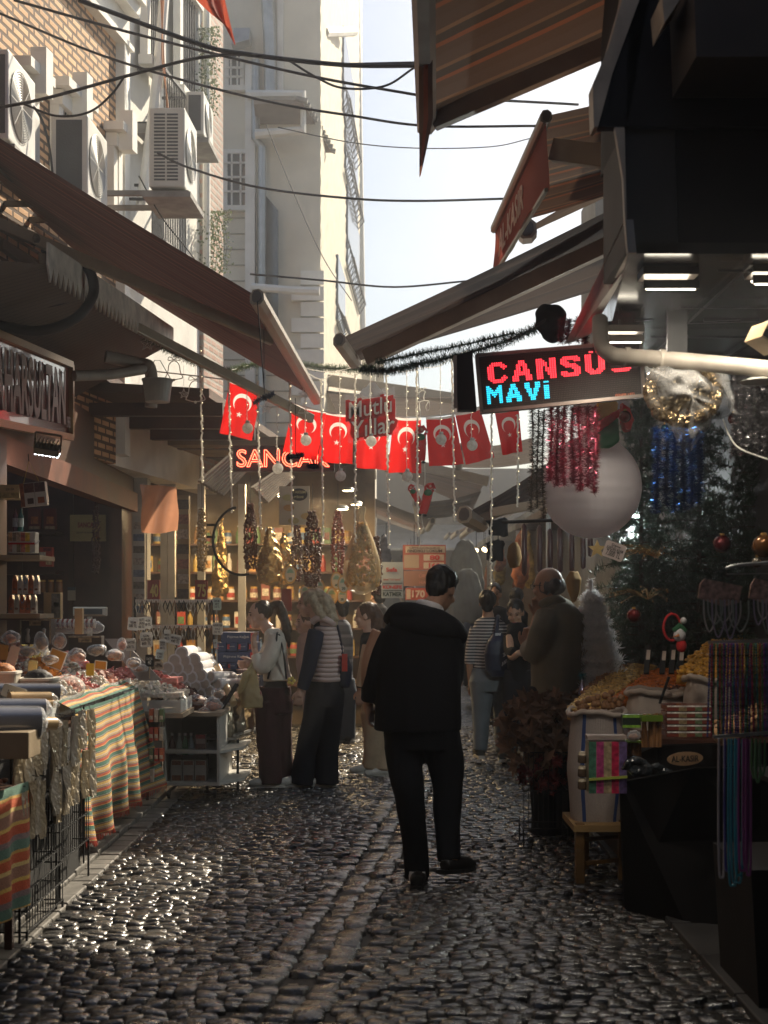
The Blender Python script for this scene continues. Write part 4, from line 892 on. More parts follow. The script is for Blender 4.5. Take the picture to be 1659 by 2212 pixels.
# --- striped shirt, backpack
def strip_x(root, P, M, J):
    b = MB(); z0, z1 = J((0,662,0)).z, J((0,425,0)).z; cx, cy = J((1535,540,-.19)).x, J((1535,540,-.19)).y
    b.loft([(z0,cx+.02,cy,.10,.055),(lerp(z0,z1,.15),cx+.01,cy,.14,.085),(lerp(z0,z1,.5),cx,cy,.145,.09),(lerp(z0,z1,.8),cx-.01,cy,.105,.07),(z1,cx-.015,cy+.03,.035,.03)], 24, e=2.5)
    o = tag(blob(b, .008, 3, .004, 8).build('backpack', mat('navy_nylon', (.012,.018,.045), .5, bump=.3, bs=300), None, smooth=True), 'navy backpack with a white leaping cat emblem on the striped woman', 'backpack')
    MB().tube(cr([J((1520,440,-.17)),J((1522,395,-.15)),J((1525,352,-.06)),J((1530,345,.06))],5), .022, 8).build('strap', mat('navy_nylon'), o, smooth=True)
    wm = mat('white_print', (.7,.7,.72), .5)
    cat = [(1552,545),(1560,538),(1575,540),(1582,530),(1580,508),(1586,506),(1590,525),(1600,530),(1610,525),(1612,533),(1604,542),(1612,552),(1606,553),(1596,545),(1585,552),(1572,552),(1560,562),(1554,560),(1560,550)]
    MB().prism([J((x,y,-.285)) for x,y in cat], (0,-.004,0)).build('emblem', wm, o)
    m = MB()
    for k in range(7): m.prism([J((x,y,-.275)) for x,y in ((1548+k*9,612-k*7),(1553+k*9,610-k*7),(1557+k*9,588-k*7),(1552+k*9,589-k*7))], (0,-.004,0))
    m.build('woven_stripes', wm, o)
    m = MB()
    for k in range(6): m.prism([J((x,y,-.262)) for x,y in ((1514+k*5,446),(1517+k*5,446),(1518+k*5,432),(1515+k*5,432))], (0,-.003,0))
    m.build('logo_patch', wm, o)
    for q in ((1432,1078,0),(1548,1085,0)): MB().lathe(J(q), [(.036,-.03),(.037,.0),(.036,.03)], 12).build('sock', mat('red_sock', (.22,.02,.02), .8), root, smooth=True)
strm = stripes('black_white_striped_knit', [(1.25,(.05,.045,.05)),(1,(.52,.49,.46))], 'Z', 1, coord='OBJ', scale=34, wob=.012, bstr=.3)
person('woman in a black and white striped top and pale jeans walking away', 13.3, c2, (1472,268,0), (.1,.97,-.05), lambda h,P,M,J,s: (h.ell(P(0,-.020,.030), (.086*s,.10*s,.094*s), 16, 12, 0, M), h.ell(P(0,-.10,.04), (.04,.035,.04), 10, 8, 0, M), h.ell(P(0,-.055,-.045), (.058,.045,.05), 10, 8, 0, M)), m_skin,
    top=[(345,1435,1515,.06,0),(368,1400,1560,.09,0),(420,1392,1588,.105,0),(520,1400,1582,.10,0),(635,1396,1590,.115,0)],
    legs=[([(1440,690,0),(1440,820,0),(1437,950,-.04),(1432,1068,-.08)], [.125,.10,.080,.062]), ([(1548,690,0),(1556,820,.04),(1552,950,.06),(1550,1078,.0)], [.125,.10,.080,.062])],
    shoes=[((1428,1100,-.05),(-.15,1,0)), ((1552,1120,-.1),(.1,1,0))], tops=('striped_top', strm), legm=c_jean, shoem=mat('dark_olive_trainer', (.06,.06,.05), .6), hairm=h_black,
    arms=[[(1400,420,0),(1375,560,.0),(1383,720,.05)], [(1575,420,0),(1628,500,.08),(1650,540,.25)]], sleeves=[([(1412,405,0),(1390,480,0),(1376,560,0),(1374,600,.0)], [.068,.058,.05,.047]), ([(1560,405,0),(1600,460,.03),(1625,510,.10),(1622,540,.18)], [.065,.056,.052,.048])],
    hands=[((1383,700,.04),(.05,.1,-1),(.9,.4,0),.5)], neck=(1475,340,0), voxel=.009, extra=strip_x)
person('young man in a black tee facing the camera behind the striped woman', 15.2, c2, (1508,222,0), (-.1,-1,-.05), short_hair, m_skin,
    top=[(285,1480,1545,.07,0),(305,1445,1590,.10,0),(400,1440,1600,.12,0),(560,1450,1590,.12,0)],
    legs=[([(1490,560,0),(1490,720,0),(1490,900,0)], [.10,.08,.07]), ([(1550,560,0),(1550,720,0),(1550,900,0)], [.10,.08,.07])], shoes=[((1490,920,0),(0,-1,0)), ((1550,920,0),(0,-1,0))], tops=('tee_shirt', c_blk2), legm=c_blk2, shoem=c_shoe, hairm=h_black, neck=(1508,280,0), voxel=.012, facebits=True)
person('young man looking down at something in his hands beside the olive shirt', 13.0, c2, (1622,320,0), (-.25,-.9,-.35), short_hair, m_skin,
    top=[(372,1595,1660,.07,0),(400,1575,1690,.10,0),(500,1575,1695,.12,0),(700,1580,1690,.12,0)],
    legs=[([(1610,700,0),(1606,860,0),(1606,1030,0)], [.105,.085,.08]), ([(1660,700,0),(1664,860,0),(1668,1030,0)], [.105,.085,.08])], shoes=[((1606,1065,0),(0,-1,0)), ((1668,1065,0),(0,-1,0))], tops=('jacket', c_black), legm=c_blk2, shoem=c_shoe, hairm=h_black, neck=(1624,372,0), voxel=.012, facebits=True,
    arms=[[(1590,450,-.05),(1600,560,-.2),(1640,540,-.3)]], sleeves=[([(1590,450,-.02),(1592,530,-.12),(1620,540,-.25)], [.06,.055,.05])], hands=[((1640,540,-.3),(1,-.3,0),(0,0,1),.6)])
person('dark haired person behind the young man looking down', 15.8, c2, (1630,245,0), (.3,.9,0), short_hair, m_skin,
    top=[(300,1600,1660,.07,0),(325,1575,1690,.11,0),(600,1580,1690,.12,0)], legs=[([(1608,600,0),(1608,900,0)], [.10,.08]), ([(1660,600,0),(1660,900,0)], [.10,.08])], shoes=[((1608,920,0),(0,1,0)), ((1660,920,0),(0,1,0))], tops=('jacket', c_black), legm=c_blk2, shoem=c_shoe, hairm=h_black, neck=(1630,295,0), voxel=.014)
person('distant man in a blue shirt by the smoky stall', 21, c2, (1390,325,0), (-.3,-.9,0), short_hair, m_skin,
    top=[(355,1365,1410,.07,0),(375,1345,1430,.11,0),(480,1345,1430,.12,0)], legs=[([(1370,480,0),(1370,720,0)], [.10,.08]), ([(1405,480,0),(1405,720,0)], [.10,.08])], shoes=[((1370,740,0),(0,-1,0)), ((1405,740,0),(0,-1,0))], tops=('shirt', cloth('blue_shirt', (.06,.09,.16))), legm=c_blk2, shoem=c_shoe, hairm=h_grey, neck=(1390,352,0), voxel=.016)
# --- big man in olive shirt
c4 = lambda x, y: (1061.7+.36*x, 1094.9+.36*y)
def olive_x(root, P, M, J):
    g = MB()
    for k in (-1,1): g.tube([P(k*.032+.02*math.cos(t), .098, .002+.016*math.sin(t)) for t in [i*math.pi/6 for i in range(13)]], .0018, 5)
    g.tube([P(-.053,.098,.004), P(-.078,.03,.006), P(-.080,-.01,.0)], .0018, 5); g.build('glasses', m_iron, root)
    c = MB().tube(cr([J((300,585,-.02)),J((340,565,-.10)),J((400,555,-.11)),J((440,580,-.05))],5), .030, 8); blob(c, .008, 3).build('shirt_collar', c_olive, root, smooth=True)
person('heavy bald man with glasses in an olive shirt, hand at his mouth', 9.3, c4, (340,475,0), (-.75,.62,-.05),
    lambda h,P,M,J,s: (h.ell(P(0,-.055,.0), (.078*s,.055*s,.062*s), 14, 10, 0, M), h.ell(P(-.05,-.02,-.005), (.032*s,.05*s,.05*s), 10, 8, 0, M)), m_skin,
    top=[(555,345,450,.08,0),(585,310,490,.13,0),(640,275,535,.16,0),(760,262,552,.185,0),(950,240,552,.20,0),(1100,232,546,.20,0),(1180,230,540,.20,0)],
    legs=[([(310,1180,0),(312,1500,0),(315,1800,0),(315,2180,0)], [.14,.11,.09,.085]), ([(440,1180,0),(445,1500,0),(445,1800,0),(445,2180,0)], [.14,.11,.09,.085])],
    shoes=[((312,2230,0),(-.5,1,0)), ((445,2230,0),(-.3,1,0))], tops=('shirt', c_olive), legm=c_blk2, shoem=c_shoe, hairm=h_grey,
    arms=[[(310,720,-.1),(215,900,.0),(275,640,.12)], [(520,700,0),(560,900,.0),(540,1000,.2)]], sleeves=[([(350,665,-.06),(315,760,-.13),(265,870,-.10),(222,850,.06)], [.105,.098,.080,.060]), ([(468,655,0),(486,760,.02),(480,900,.10),(440,960,.24)], [.105,.095,.08,.06])],
    hands=[((205,845,.1),(.2,.2,1),(-1,0,0),.9), ((285,655,.1),(-.1,-.1,1),(-1,0,0),.9)], neck=(375,565,0), voxel=.009, hs=1.08, extra=olive_x, facebits=True, folds=.012)
# ------------------------------------------------------------------ decorations strung across the street
cB = lambda x, y: (431.3+.4*x, 763.1+.4*y)
DD = 12.9; DS = 12.15; KS = 1.33
def B(x, y, d=DD): return W(*cB(x, y), d)
def flag_mat():
    m = bpy.data.materials.new('red_flag_with_crescent_and_star'); m.use_nodes = True; nt = m.node_tree; L = nt.links; b = nt.nodes['Principled BSDF']; out = nt.nodes['Material Output']
    tc = N_(nt, 'ShaderNodeTexCoord'); sp = N_(nt, 'ShaderNodeSeparateXYZ'); L.new(tc.outputs['UV'], sp.inputs[0]); u = sp.outputs[0]; v = math_(nt, 'MULTIPLY', sp.outputs[1], 1.62)
    def dist(cx, cy):
        a = math_(nt, 'SUBTRACT', u, cx); c = math_(nt, 'SUBTRACT', v, cy); return math_(nt, 'SQRT', math_(nt, 'ADD', math_(nt, 'MULTIPLY', a, a), math_(nt, 'MULTIPLY', c, c)))
    cres = math_(nt, 'MULTIPLY', math_(nt, 'LESS_THAN', dist(.5,.55), .29), math_(nt, 'GREATER_THAN', dist(.5,.622), .235))
    a = math_(nt, 'SUBTRACT', u, .48); c = math_(nt, 'SUBTRACT', .93, v); ang = math_(nt, 'ARCTAN2', a, c); k = 2*math.pi/5
    md = math_(nt, 'ABSOLUTE', math_(nt, 'SUBTRACT', math_(nt, 'MODULO', math_(nt, 'ADD', ang, 3*k+k/2*0+k/2), k), k/2)); r = math_(nt, 'SQRT', math_(nt, 'ADD', math_(nt, 'MULTIPLY', a, a), math_(nt, 'MULTIPLY', c, c)))
    R0 = .10; star = math_(nt, 'LESS_THAN', math_(nt, 'ADD', math_(nt, 'MULTIPLY', math_(nt, 'MULTIPLY', r, math_(nt, 'COSINE', md)), .2245), math_(nt, 'MULTIPLY', math_(nt, 'MULTIPLY', r, math_(nt, 'SINE', md)), .691)), .2245*R0)
    band = math_(nt, 'LESS_THAN', sp.outputs[1], .045)
    wfac = math_(nt, 'MAXIMUM', math_(nt, 'MAXIMUM', cres, star), band)
    mx = N_(nt, 'ShaderNodeMix', data_type='RGBA'); mx.inputs[6].default_value = (.62,.012,.010,1); mx.inputs[7].default_value = (.78,.72,.66,1); L.new(wfac, mx.inputs[0]); L.new(mx.outputs[2], b.inputs['Base Color']); b.inputs['Roughness'].default_value = .7
    tr = N_(nt, 'ShaderNodeBsdfTranslucent'); L.new(mx.outputs[2], tr.inputs[0]); ms = N_(nt, 'ShaderNodeMixShader'); ms.inputs[0].default_value = .62; L.new(b.outputs[0], ms.inputs[1]); L.new(tr.outputs[0], ms.inputs[2]); L.new(ms.outputs[0], out.inputs[0]); return m
m_flag = flag_mat()
FL = [('leftmost crescent flag, hanging alone above the neon sign', (165,145),(335,195),(280,470),(105,430)),
 ('second crescent flag, with a folded right edge behind the bulb', (505,270),(685,312),(632,580),(450,530)),
 ('third crescent flag, just left of the plastic greeting card', (684,318),(832,330),(825,600),(636,585)),
 ('crescent flag mostly hidden behind the greeting card', (850,335),(1010,342),(1012,632),(843,618)),
 ('crescent flag between the greeting card and the climbing doll', (1046,342),(1195,347),(1197,647),(1016,645)),
 ('shaded crescent flag right of the climbing doll', (1222,345),(1376,332),(1425,600),(1238,612)),
 ('dark crescent flag second from the right end', (1378,325),(1512,292),(1592,562),(1437,603)),
 ('rightmost dark crescent flag under the LED board', (1592,312),(1722,290),(1745,530),(1636,550))]
for i, (lab, a, b, c, d) in enumerate(FL):
    P = [B(*q) for q in (a, b, c, d)]; ph = i*1.7
    def fn(u, v, P=P, ph=ph):
        p = lerp(lerp(P[0],P[1],u), lerp(P[3],P[2],u), v); p.y += .022*math.sin(u*7+ph+v*1.5)*(.3+v)+.012*math.sin(u*13+ph*2)*v; p.z -= .012*math.sin(math.pi*u)*(1-v); return p
    o = grid(fn, 22, 22).build('flag', m_flag, smooth=True); tag(o, lab, 'flag', 'crescent flags on the line')
m = MB().tube(cr([B(-400,80), B(165,146), B(335,193), B(505,268), B(684,316), B(850,336), B(1046,342), B(1222,343), B(1378,325), B(1512,290), B(1722,285), B(2100,260)], 4), .006, 6)
tag(m.build('flag_line', mat('white_cord', (.6,.58,.52), .7), smooth=True), 'white cord carrying the row of crescent flags', 'cord')
# tinsel / needle garlands
def bristle(mb, path, r, n, seed=1, L=None, wd=.0022, droop=0, core=0):
    rd = random.Random(seed); P = [Vector(p) for p in path]; k = len(P)-1
    for i in range(n):
        t = rd.random()*k; j = min(int(t), k-1); c = lerp(P[j], P[j+1], t-j); ax = (P[j+1]-P[j]).normalized()
        d = Vector((rd.gauss(0,1), rd.gauss(0,1), rd.gauss(0,1))); d = (d-ax*d.dot(ax)*.6).normalized(); l = r*rd.uniform(.6,1.1); d.z -= droop
        s = d.cross(Vector((rd.gauss(0,1), rd.gauss(0,1), rd.gauss(0,1)))).normalized()*wd
        mb.add([c-s, c+s, c+d*l+s*.4, c+d*l-s*.4], [(0,1,2,3)])
    if core: mb.tube(P, core, 6)
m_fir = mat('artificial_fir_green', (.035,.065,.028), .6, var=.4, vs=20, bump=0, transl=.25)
m_firl = mat('sunlit_fir_green', (.10,.14,.06), .6, var=.4, vs=20, bump=0, transl=.35)  # brighter copy of the fir green, sunlight put into the colour
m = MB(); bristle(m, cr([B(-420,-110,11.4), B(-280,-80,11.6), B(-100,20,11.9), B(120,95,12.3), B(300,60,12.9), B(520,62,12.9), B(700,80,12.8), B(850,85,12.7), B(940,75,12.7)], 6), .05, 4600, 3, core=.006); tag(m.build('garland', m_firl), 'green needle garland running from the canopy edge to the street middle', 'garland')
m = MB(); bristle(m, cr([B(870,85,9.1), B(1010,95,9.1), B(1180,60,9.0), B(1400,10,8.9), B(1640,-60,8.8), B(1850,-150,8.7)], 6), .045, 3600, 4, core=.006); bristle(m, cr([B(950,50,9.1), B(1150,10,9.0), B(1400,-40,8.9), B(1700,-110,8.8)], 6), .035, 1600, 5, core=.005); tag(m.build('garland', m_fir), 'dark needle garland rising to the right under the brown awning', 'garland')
# white light strands
m_led = mat('clear_plastic_string', (.88,.86,.80), .25, var=.03, bump=0, transl=.75)
def strand(lab, x, y0, y1, thick, seed, dx=0, dd=DS):
    r = random.Random(seed); n = max(8, int((y1-y0)/10)); pts = []
    for i in range(n+1): t = i/n; pts.append(B(x+dx*t+r.gauss(0,2.2 if thick else 1), lerp(y0,y1,t), dd+r.gauss(0,.004)))
    m = MB(); m.tube(pts, .0085 if thick else .0032, 5)
    for i in range(0, n, 2 if thick else 4):
        p = pts[i]; m.tube([p, p+Vector((r.uniform(-.014,.014), r.uniform(-.01,.01), -.012)), p+Vector((r.uniform(-.02,.02), 0, -.016))], [.002,.0028,.001], 4)
    if thick:
        m2 = [p+Vector((.004*math.sin(i*1.7), .003*math.cos(i*1.7), 0)) for i, p in enumerate(pts)]; m.tube(m2, .0028, 4)
    o = tag(m.build('light_strand', m_led, smooth=True), lab, 'string light', 'icicle light strands over the street')
    k = MB(); [k.ell(pts[i]+Vector((.010,-.006,-.012)), .0034, 6, 4) for i in range(2, n, 7 if thick else 9)]; k.build('led', emis('tiny_warm_led', (1,.82,.5), 2.5), o)
    return o
ST = [(5,-40,700,10),(155,120,862,20),(313,150,950,14),(487,150,992,14),(655,140,1030,12),(840,110,1022,0),(1008,95,1055,14),(1172,75,990,8),(1362,5,905,14),(1578,300,1255,-5),(1718,330,830,0)]
for i, s in enumerate(ST): strand(('leftmost long white light strand by the bell ornaments','white light strand over the left edge of the lone flag','white light strand at the right side of the lone flag','white strand over the left of the second flag','white strand where second and third flags meet','white strand passing under the left of the greeting card','white strand hanging right of the greeting card','white strand running down past the climbing dolls','white strand across the shaded flag right of the dolls','white strand below the left end of the LED board','short white strand beside the silver tinsel')[i], s[0], s[1], s[2], True, i, s[3])
BL = [(255,160,405,'bulb hanging over the lone leftmost flag'),(418,215,622,'lowest left bulb, before the neon sign'),(570,150,470,'bulb on the second flag'),(757,110,662,'bulb below the third flag'),(922,100,475,'bulb at the bottom of the greeting card'),(1118,90,665,'bulb below the flag beside the dolls'),(1300,60,465,'bulb on the shaded flag right of the doll'),(1468,20,497,'bulb on the dark flag near the LED board')]
m_bulb = mat('clear_bauble', (.88,.85,.76), .08, var=.25, vs=30, bump=.3, bs=40, transl=.75)
for i, (x, y0, y1, lab) in enumerate(BL):
    st = strand('thin wire carrying the clear '+lab, x, y0, y1-34, False, 40+i)
    c = B(x+4, y1, DS); rt = empty('globe_light', c, 'clear round '+lab, 'ornament', 'clear globe lights')
    MB().ell(c, .048, 16, 12).build('globe', m_bulb, rt, smooth=True)
    MB().lathe(c, [(.019,.045),(.020,.064),(.016,.066)], 12).build('cap', m_galv, rt, smooth=True)
    m = MB(); r = random.Random(i); pts = [c+Vector((r.gauss(0,.018), r.gauss(0,.018), r.gauss(0,.018))) for k in range(9)]; m.tube(cr(pts, 4), .0014, 4); m.build('wire_filament', mat('gold_wire', (.7,.55,.3), .3, metal=.8), rt)
# zigzag feed wires
m = MB()
for a in ([(520,60),(650,140),(760,95),(830,120),(900,90),(1000,110),(1060,95)], [(560,80),(700,100),(860,70)], [(1060,95),(1110,100),(1200,80),(1290,70),(1370,20),(1460,-20)]): m.tube(cr([B(*q,12.5) for q in a], 4), .0035, 5)
tag(m.build('feed_wire', m_led, smooth=True), 'white zigzag wire feeding the light strands', 'cable')
# outline ornaments
def star_pts(c, r, rot=0):
    return [c+Vector(((r if k % 2 == 0 else r*.42)*math.sin(rot+k*math.pi/5), 0, (r if k % 2 == 0 else r*.42)*math.cos(rot+k*math.pi/5))) for k in range(11)]
m_orn = mat('frosted_ornament_plastic', (.88,.86,.80), .2, var=.03, bump=0, transl=.7)
for lab, x, y, r, d, top in (('clear star under the tin canopy edge', 318,742,17,11.2,720),('clear star at the start of the flag line', 487,806,16,DS,790),('clear star beside the blue fuzzy ornament', 575,881,15,DS,860),('small clear star below the first bell', 397,851,11,11.8,790),('tiny clear star over the second flag', 655,852,10,DS,800)):
    c = W(x,y,d); q = empty('star_ornament', c, lab, 'ornament', 'clear plastic hanging ornaments'); rm = r*d/3000
    MB().tube(star_pts(c, rm), .0035, 5).build('outline', m_orn, q, smooth=True); m = MB()
    for p in star_pts(c, rm)[:10:2]: m.tube([c, p], .002, 4)
    m.build('rays', m_orn, q); MB().tube([c+Vector((0,0,rm)), W(x,top,d)], .0014, 4).build('hanging_wire', m_orn, q)
for lab, x, y, s, d, top in (('smaller clear bell ornament with a bow, upper left', 376,797,25,11.6,745),('larger clear bell ornament with a bow beside the bucket', 422,842,28,11.9,775)):
    c = W(x,y,d); k = s*d/3000; q = empty('bell_ornament', c, lab, 'ornament', 'clear plastic hanging ornaments')
    pts = [c+Vector((k*a,0,k*b)) for a, b in ((-.75,-.75),(-.55,-.3),(-.45,.3),(-.25,.6),(0,.7),(.25,.6),(.45,.3),(.55,-.3),(.75,-.75),(.3,-.88),(0,-.9),(-.3,-.88),(-.75,-.75))]; MB().tube(cr(pts,3), .0042, 5).build('outline', m_orn, q, smooth=True)
    m = MB()
    for g in (-1,1): m.tube(cr([c+Vector((k*a*g,0,k*b)) for a, b in ((0,.8),(.4,1.05),(.5,.75),(0,.8))],4), .0035, 5)
    m.ell(c+Vector((0,0,-k*.95)), k*.12, 8, 6); m.build('bow', m_orn, q, smooth=True); MB().tube([c+Vector((0,0,k*.9)), W(x,top,d)], .0014, 4).build('hanging_wire', m_orn, q)
c = W(910,865,DS); k = .112; q = empty('reindeer_ornament', c, 'clear plastic deer ornament hanging above the climbing doll', 'ornament', 'clear plastic hanging ornaments'); m = MB()
for pl in (((-.5,.75),(-.2,.6),(.0,.75),(.3,.7),(.2,.35),(.25,.0),(.6,-.05),(.65,-.6),(.55,-.8)),((.25,.0),(-.1,-.1),(-.15,-.5),(-.1,-.85)),((.55,-.1),(.35,-.5),(.45,-.85)),((0,.75),(-.1,1.0),(-.3,.9)),((.1,.75),(.25,1.0),(.4,.95)),((-.15,-.1),(-.4,.0),(-.35,.3),(-.2,.6))): m.tube(cr([c+Vector((k*a,0,k*b)) for a, b in pl],3), .004, 5)
m.build('outline', m_orn, q, smooth=True)
c = B(560,310,DS); q = empty('tree_ornament', c, 'clear plastic tree outline in front of the second flag', 'ornament', 'clear plastic hanging ornaments'); m = MB()
for pl in (((0,1),(-.4,.35),(.4,.35),(0,1)),((-.3,.35),(-.7,-.3),(.7,-.3),(.3,.35)),((-.7,-.3),(.7,-.3))): m.tube([c+Vector((.066*a,0,.066*b)) for a, b in pl], .0035, 5)
m.build('outline', m_orn, q, smooth=True)
for lab, x, y, pl in (('dark blue fuzzy ornament hanging from the awning bar', 570,860,((-22,12),(-8,2),(8,-4),(22,-10))),('dark blue fuzzy tube over the neon sign', 638,985,((-18,4),(0,0),(18,-3))),('small dark blue fuzzy tube right of the neon sign', 676,1007,((-12,0),(12,0)))):
    m = MB(); bristle(m, [W(x+a,y+b,8.4) for a, b in pl], .024, 420, x, wd=.0025, core=.008); tag(m.build('fuzzy_ornament', mat('navy_fuzz', (.02,.03,.07), .8)), lab, 'ornament')
for x, y0, y1 in ((570,700,855),(638,860,980)): tag(MB().tube([W(x,y0,8.4), W(x+1,y1,8.4)], .0022, 5).build('ornament_cord', m_iron), 'thin dark cord holding the %s blue fuzzy ornament' % ('upper' if y0 < 800 else 'lower'), 'cord')
# greeting card in plastic sleeve
gc = empty('greeting_card', B(925,320,12.7), 'plastic wrapped red and white greeting card reading Mutlu Yıllar', 'sign')
P = [B(780,215,12.62), B(1052,170,12.62), B(1080,425,12.62), B(800,478,12.62)]
P = [p+Vector((0,.1,0)) for p in P]; MB().prism(P, (0,.003,0)).build('plastic_sleeve', clear('clear_sleeve', (.85,.9,.95), .10, .08, .4, 25), gc)
MB().prism([B(x,y,12.69) for x,y in ((862,222),(880,190),(900,182),(915,160),(945,156),(968,185),(985,200),(1000,225),(960,235),(900,238))], (0,.004,0)).build('hanger', m_white, gc)
m_gred = mat('glossy_red_card', (.62,.05,.035), .25, var=.05, bump=0, transl=.4); m_gwh = mat('pale_card_letters', (.92,.86,.78), .4, var=.03, bump=0, transl=.4); mat('cream_card', (.68,.58,.5), .4, bump=0)
rt_ = B(1050,170,9)-B(800,210,9)
for s_, cx, cy, ww, hh in (('Mutlu', 922,292,.42,.157), ('Yıllar', 935,398,.43,.162)):
    letters(s_, B(cx,cy,12.67), rt_, (0,0,1), ww*1.09, hh*1.27, m_gred, gc, .055, 'lettering_backing', depth=.012); letters(s_, B(cx,cy,12.64), rt_, (0,0,1), ww*.94, hh*.95, m_gwh, gc, .008, depth=.006)
MB().prism([B(x,y,12.69) for x,y in ((805,262),(1045,225),(1062,395),(1045,420),(830,462),(812,440),(820,350),(800,320))], (0,.004,0)).build('card', m_gred, gc)
# small climbing dolls in red felt
m_red = mat('red_felt', (.50,.02,.02), .85, transl=.1); m_green = mat('green_felt', (.02,.10,.04), .85)
def doll(lab, cx, cy, s, lean=0, d=12.5):
    s *= 1.33
    c = B(cx, cy, d); k = s; q = empty('climbing_doll', c, lab, 'doll', 'red felt climbing dolls'); R = Matrix.Rotation(lean, 3, 'Y')
    P = lambda x, y, z: c+R @ Vector((x*k,y*k,z*k))
    b = MB(); b.tube([P(0,0,.02), P(0,0,.45)], [.25*k,.22*k], 12); b.tube([P(-.08,0,.05), P(-.10,0,-.42), P(-.13,.0,-.75)], [.15*k,.12*k,.09*k], 10); b.tube([P(.08,0,.05), P(.10,.02,-.42), P(.10,0,-.70)], [.15*k,.12*k,.09*k], 10)
    b.tube([P(-.15,0,.40), P(-.20,.1,.60), P(-.08,.15,.80)], [.08*k,.065*k,.05*k], 8); b.tube([P(.15,0,.40), P(.26,.1,.62), P(.12,.15,.84)], [.08*k,.065*k,.05*k], 8)
    blob(b, .007, 2).build('suit', m_red, q, smooth=True)
    h = MB().ell(P(0,-.02,.66), (.15*k,.14*k,.15*k), 12, 8).tube([P(0,0,.72), P(.10,0,.80), P(.24,-.02,.60)], [.13*k,.09*k,.03*k], 8); blob(h, .005, 2).build('hat', m_red, q, smooth=True)
    m = MB().ell(P(.26,-.02,.56), .05*k, 8, 6); m.tube([P(-.20,-.0,.08), P(0,-.17,.06), P(.20,0,.08)], .035*k, 6); m.tube([P(-.10,0,-.66), P(-.16,0,-.66)], .08*k, 8); m.build('white_trim', c_white, q, smooth=True)
    MB().ell(P(-.02,-.20,.32), (.20*k,.10*k,.16*k), 10, 8).build('sack', m_green, q, smooth=True)
    for g, zz in ((-.14,-.80),(.11,-.76)): MB().ell(P(g,-.02,zz), (.10*k,.07*k,.06*k), 8, 6).build('boot', c_black, q, smooth=True)
    MB().tube([P(.02,-.12,.66), P(.02,-.15,.66)], .06*k, 8).build('face', m_skin2, q, smooth=True)
doll('upper red felt doll with green sack climbing a white cord', 1195, 495, .155); doll('lower left red felt doll holding the cord', 1165, 770, .10, -.5, 12.52); doll('lower right red felt doll leaning away from its twin', 1225, 790, .14, .25, 12.48)
for i, pts in enumerate(([(1170,590),(1172,700),(1175,900),(1190,1000),(1188,1045)], [(1215,590),(1216,705),(1200,880),(1212,950),(1236,975)], [(1180,100),(1188,250),(1192,340)])):
    tag(MB().tube(cr([B(x,y,12.51) for x, y in pts], 4), .004, 6).build('doll_cord', mat('white_cord'), smooth=True), ('left white cord hanging below the dolls','right white cord with a curled end below the dolls','cord from which the upper doll hangs')[i], 'cord')
# ------------------------------------------------------------------ hanging strings of dried vegetables
m_dry = mat('dried_pepper_brown', (.13,.045,.02), .5, var=.5, vs=30, transl=.15); m_gold = mat('golden_dried_fruit', (.62,.38,.12), .45, var=.35, vs=30, transl=.35)
def dried(lab, x, y0, y1, wpx, d, m_, seed, n=9):
    r = random.Random(seed); m = MB(); q = empty('dried_vegetable_string', W(x,y1,d), lab, 'dried food', 'strings of dried vegetables hanging in the market'); hw = wpx/2*d/3000
    for k in range(n):
        a = k*2*math.pi/n; cx, cy = hw*.62*math.cos(a), hw*.62*math.sin(a); N = 34
        for i in range(N):
            t = (i+r.random()*.6)/N; sp_ = .35+.65*min(1, t*2.6); sp_ *= 1-.35*max(0,t-.85)/.15; p = W(x, lerp(y0,y1,t), d)+Vector((cx*sp_+r.gauss(0,.006), cy*sp_+r.gauss(0,.006), 0))
            M = Matrix.Rotation(r.random()*6, 4, 'Z') @ Matrix.Rotation(r.random()*3, 4, 'X'); m.ell(p, (r.uniform(.008,.014), r.uniform(.006,.011), r.uniform(.013,.021)), 6, 4, 0, M)
    m.build('dried_pieces', m_, q); MB().tube([W(x,y0-60,d), W(x,y0,d)], .003, 4).build('string', m_iron, q); return q
dried('thick string of dried brown peppers before the food poster', 675, 1105, 1268, 52, 12.5, m_dry, 5, 11); dried('narrower string of dried peppers near the black hoop', 541, 1088, 1230, 40, 12.9, m_dry, 6, 9)
dried('dim string of dark sausages inside the sweet shop', 207, 1085, 1240, 22, 14.2, mat('dark_red_sausage', (.07,.02,.015), .4), 7, 5)
dried('reddish pepper string at the left of the golden bag', 730, 1105, 1240, 40, 13.6, mat('red_dried_pepper',(.26,.05,.02),.5,var=.5,vs=30), 14, 8); dried('long dark pepper string by the far white post', 641, 1120, 1255, 30, 14.0, m_dry, 15, 7); dried('pale dried okra string in the lit window', 436, 1100, 1235, 30, 14.4, mat('pale_dried_okra',(.34,.24,.10),.6,var=.5,vs=30), 16, 7)
dried('short dark string behind the golden bag', 812, 1160, 1285, 34, 13.2, m_dry, 8, 7)
q = empty('cellophane_bag', W(782,1275,12.5), 'tall golden cellophane bag of dried food hanging mid street', 'bag'); m = MB(); r = random.Random(9); c = W(782,1190,12.5); s = 12.5/3000
for i in range(420):
    t = r.random()**.8; rad = (8+34*t**.8)*s; a = r.random()*6.28; z = W(0,lerp(1130,1262,t),12.5).z; m.ell((c.x+rad*.82*math.cos(a), c.y+rad*.82*math.sin(a), z+r.gauss(0,.01)), (r.uniform(.012,.022),)*3, 6, 4)
m.build('golden_pieces', m_gold, q); m = MB(); prof = [(y, w_) for y, w_ in ((1284,8),(1275,30),(1245,42),(1210,39),(1170,27),(1135,12),(1118,5),(1100,9),(1094,7))]
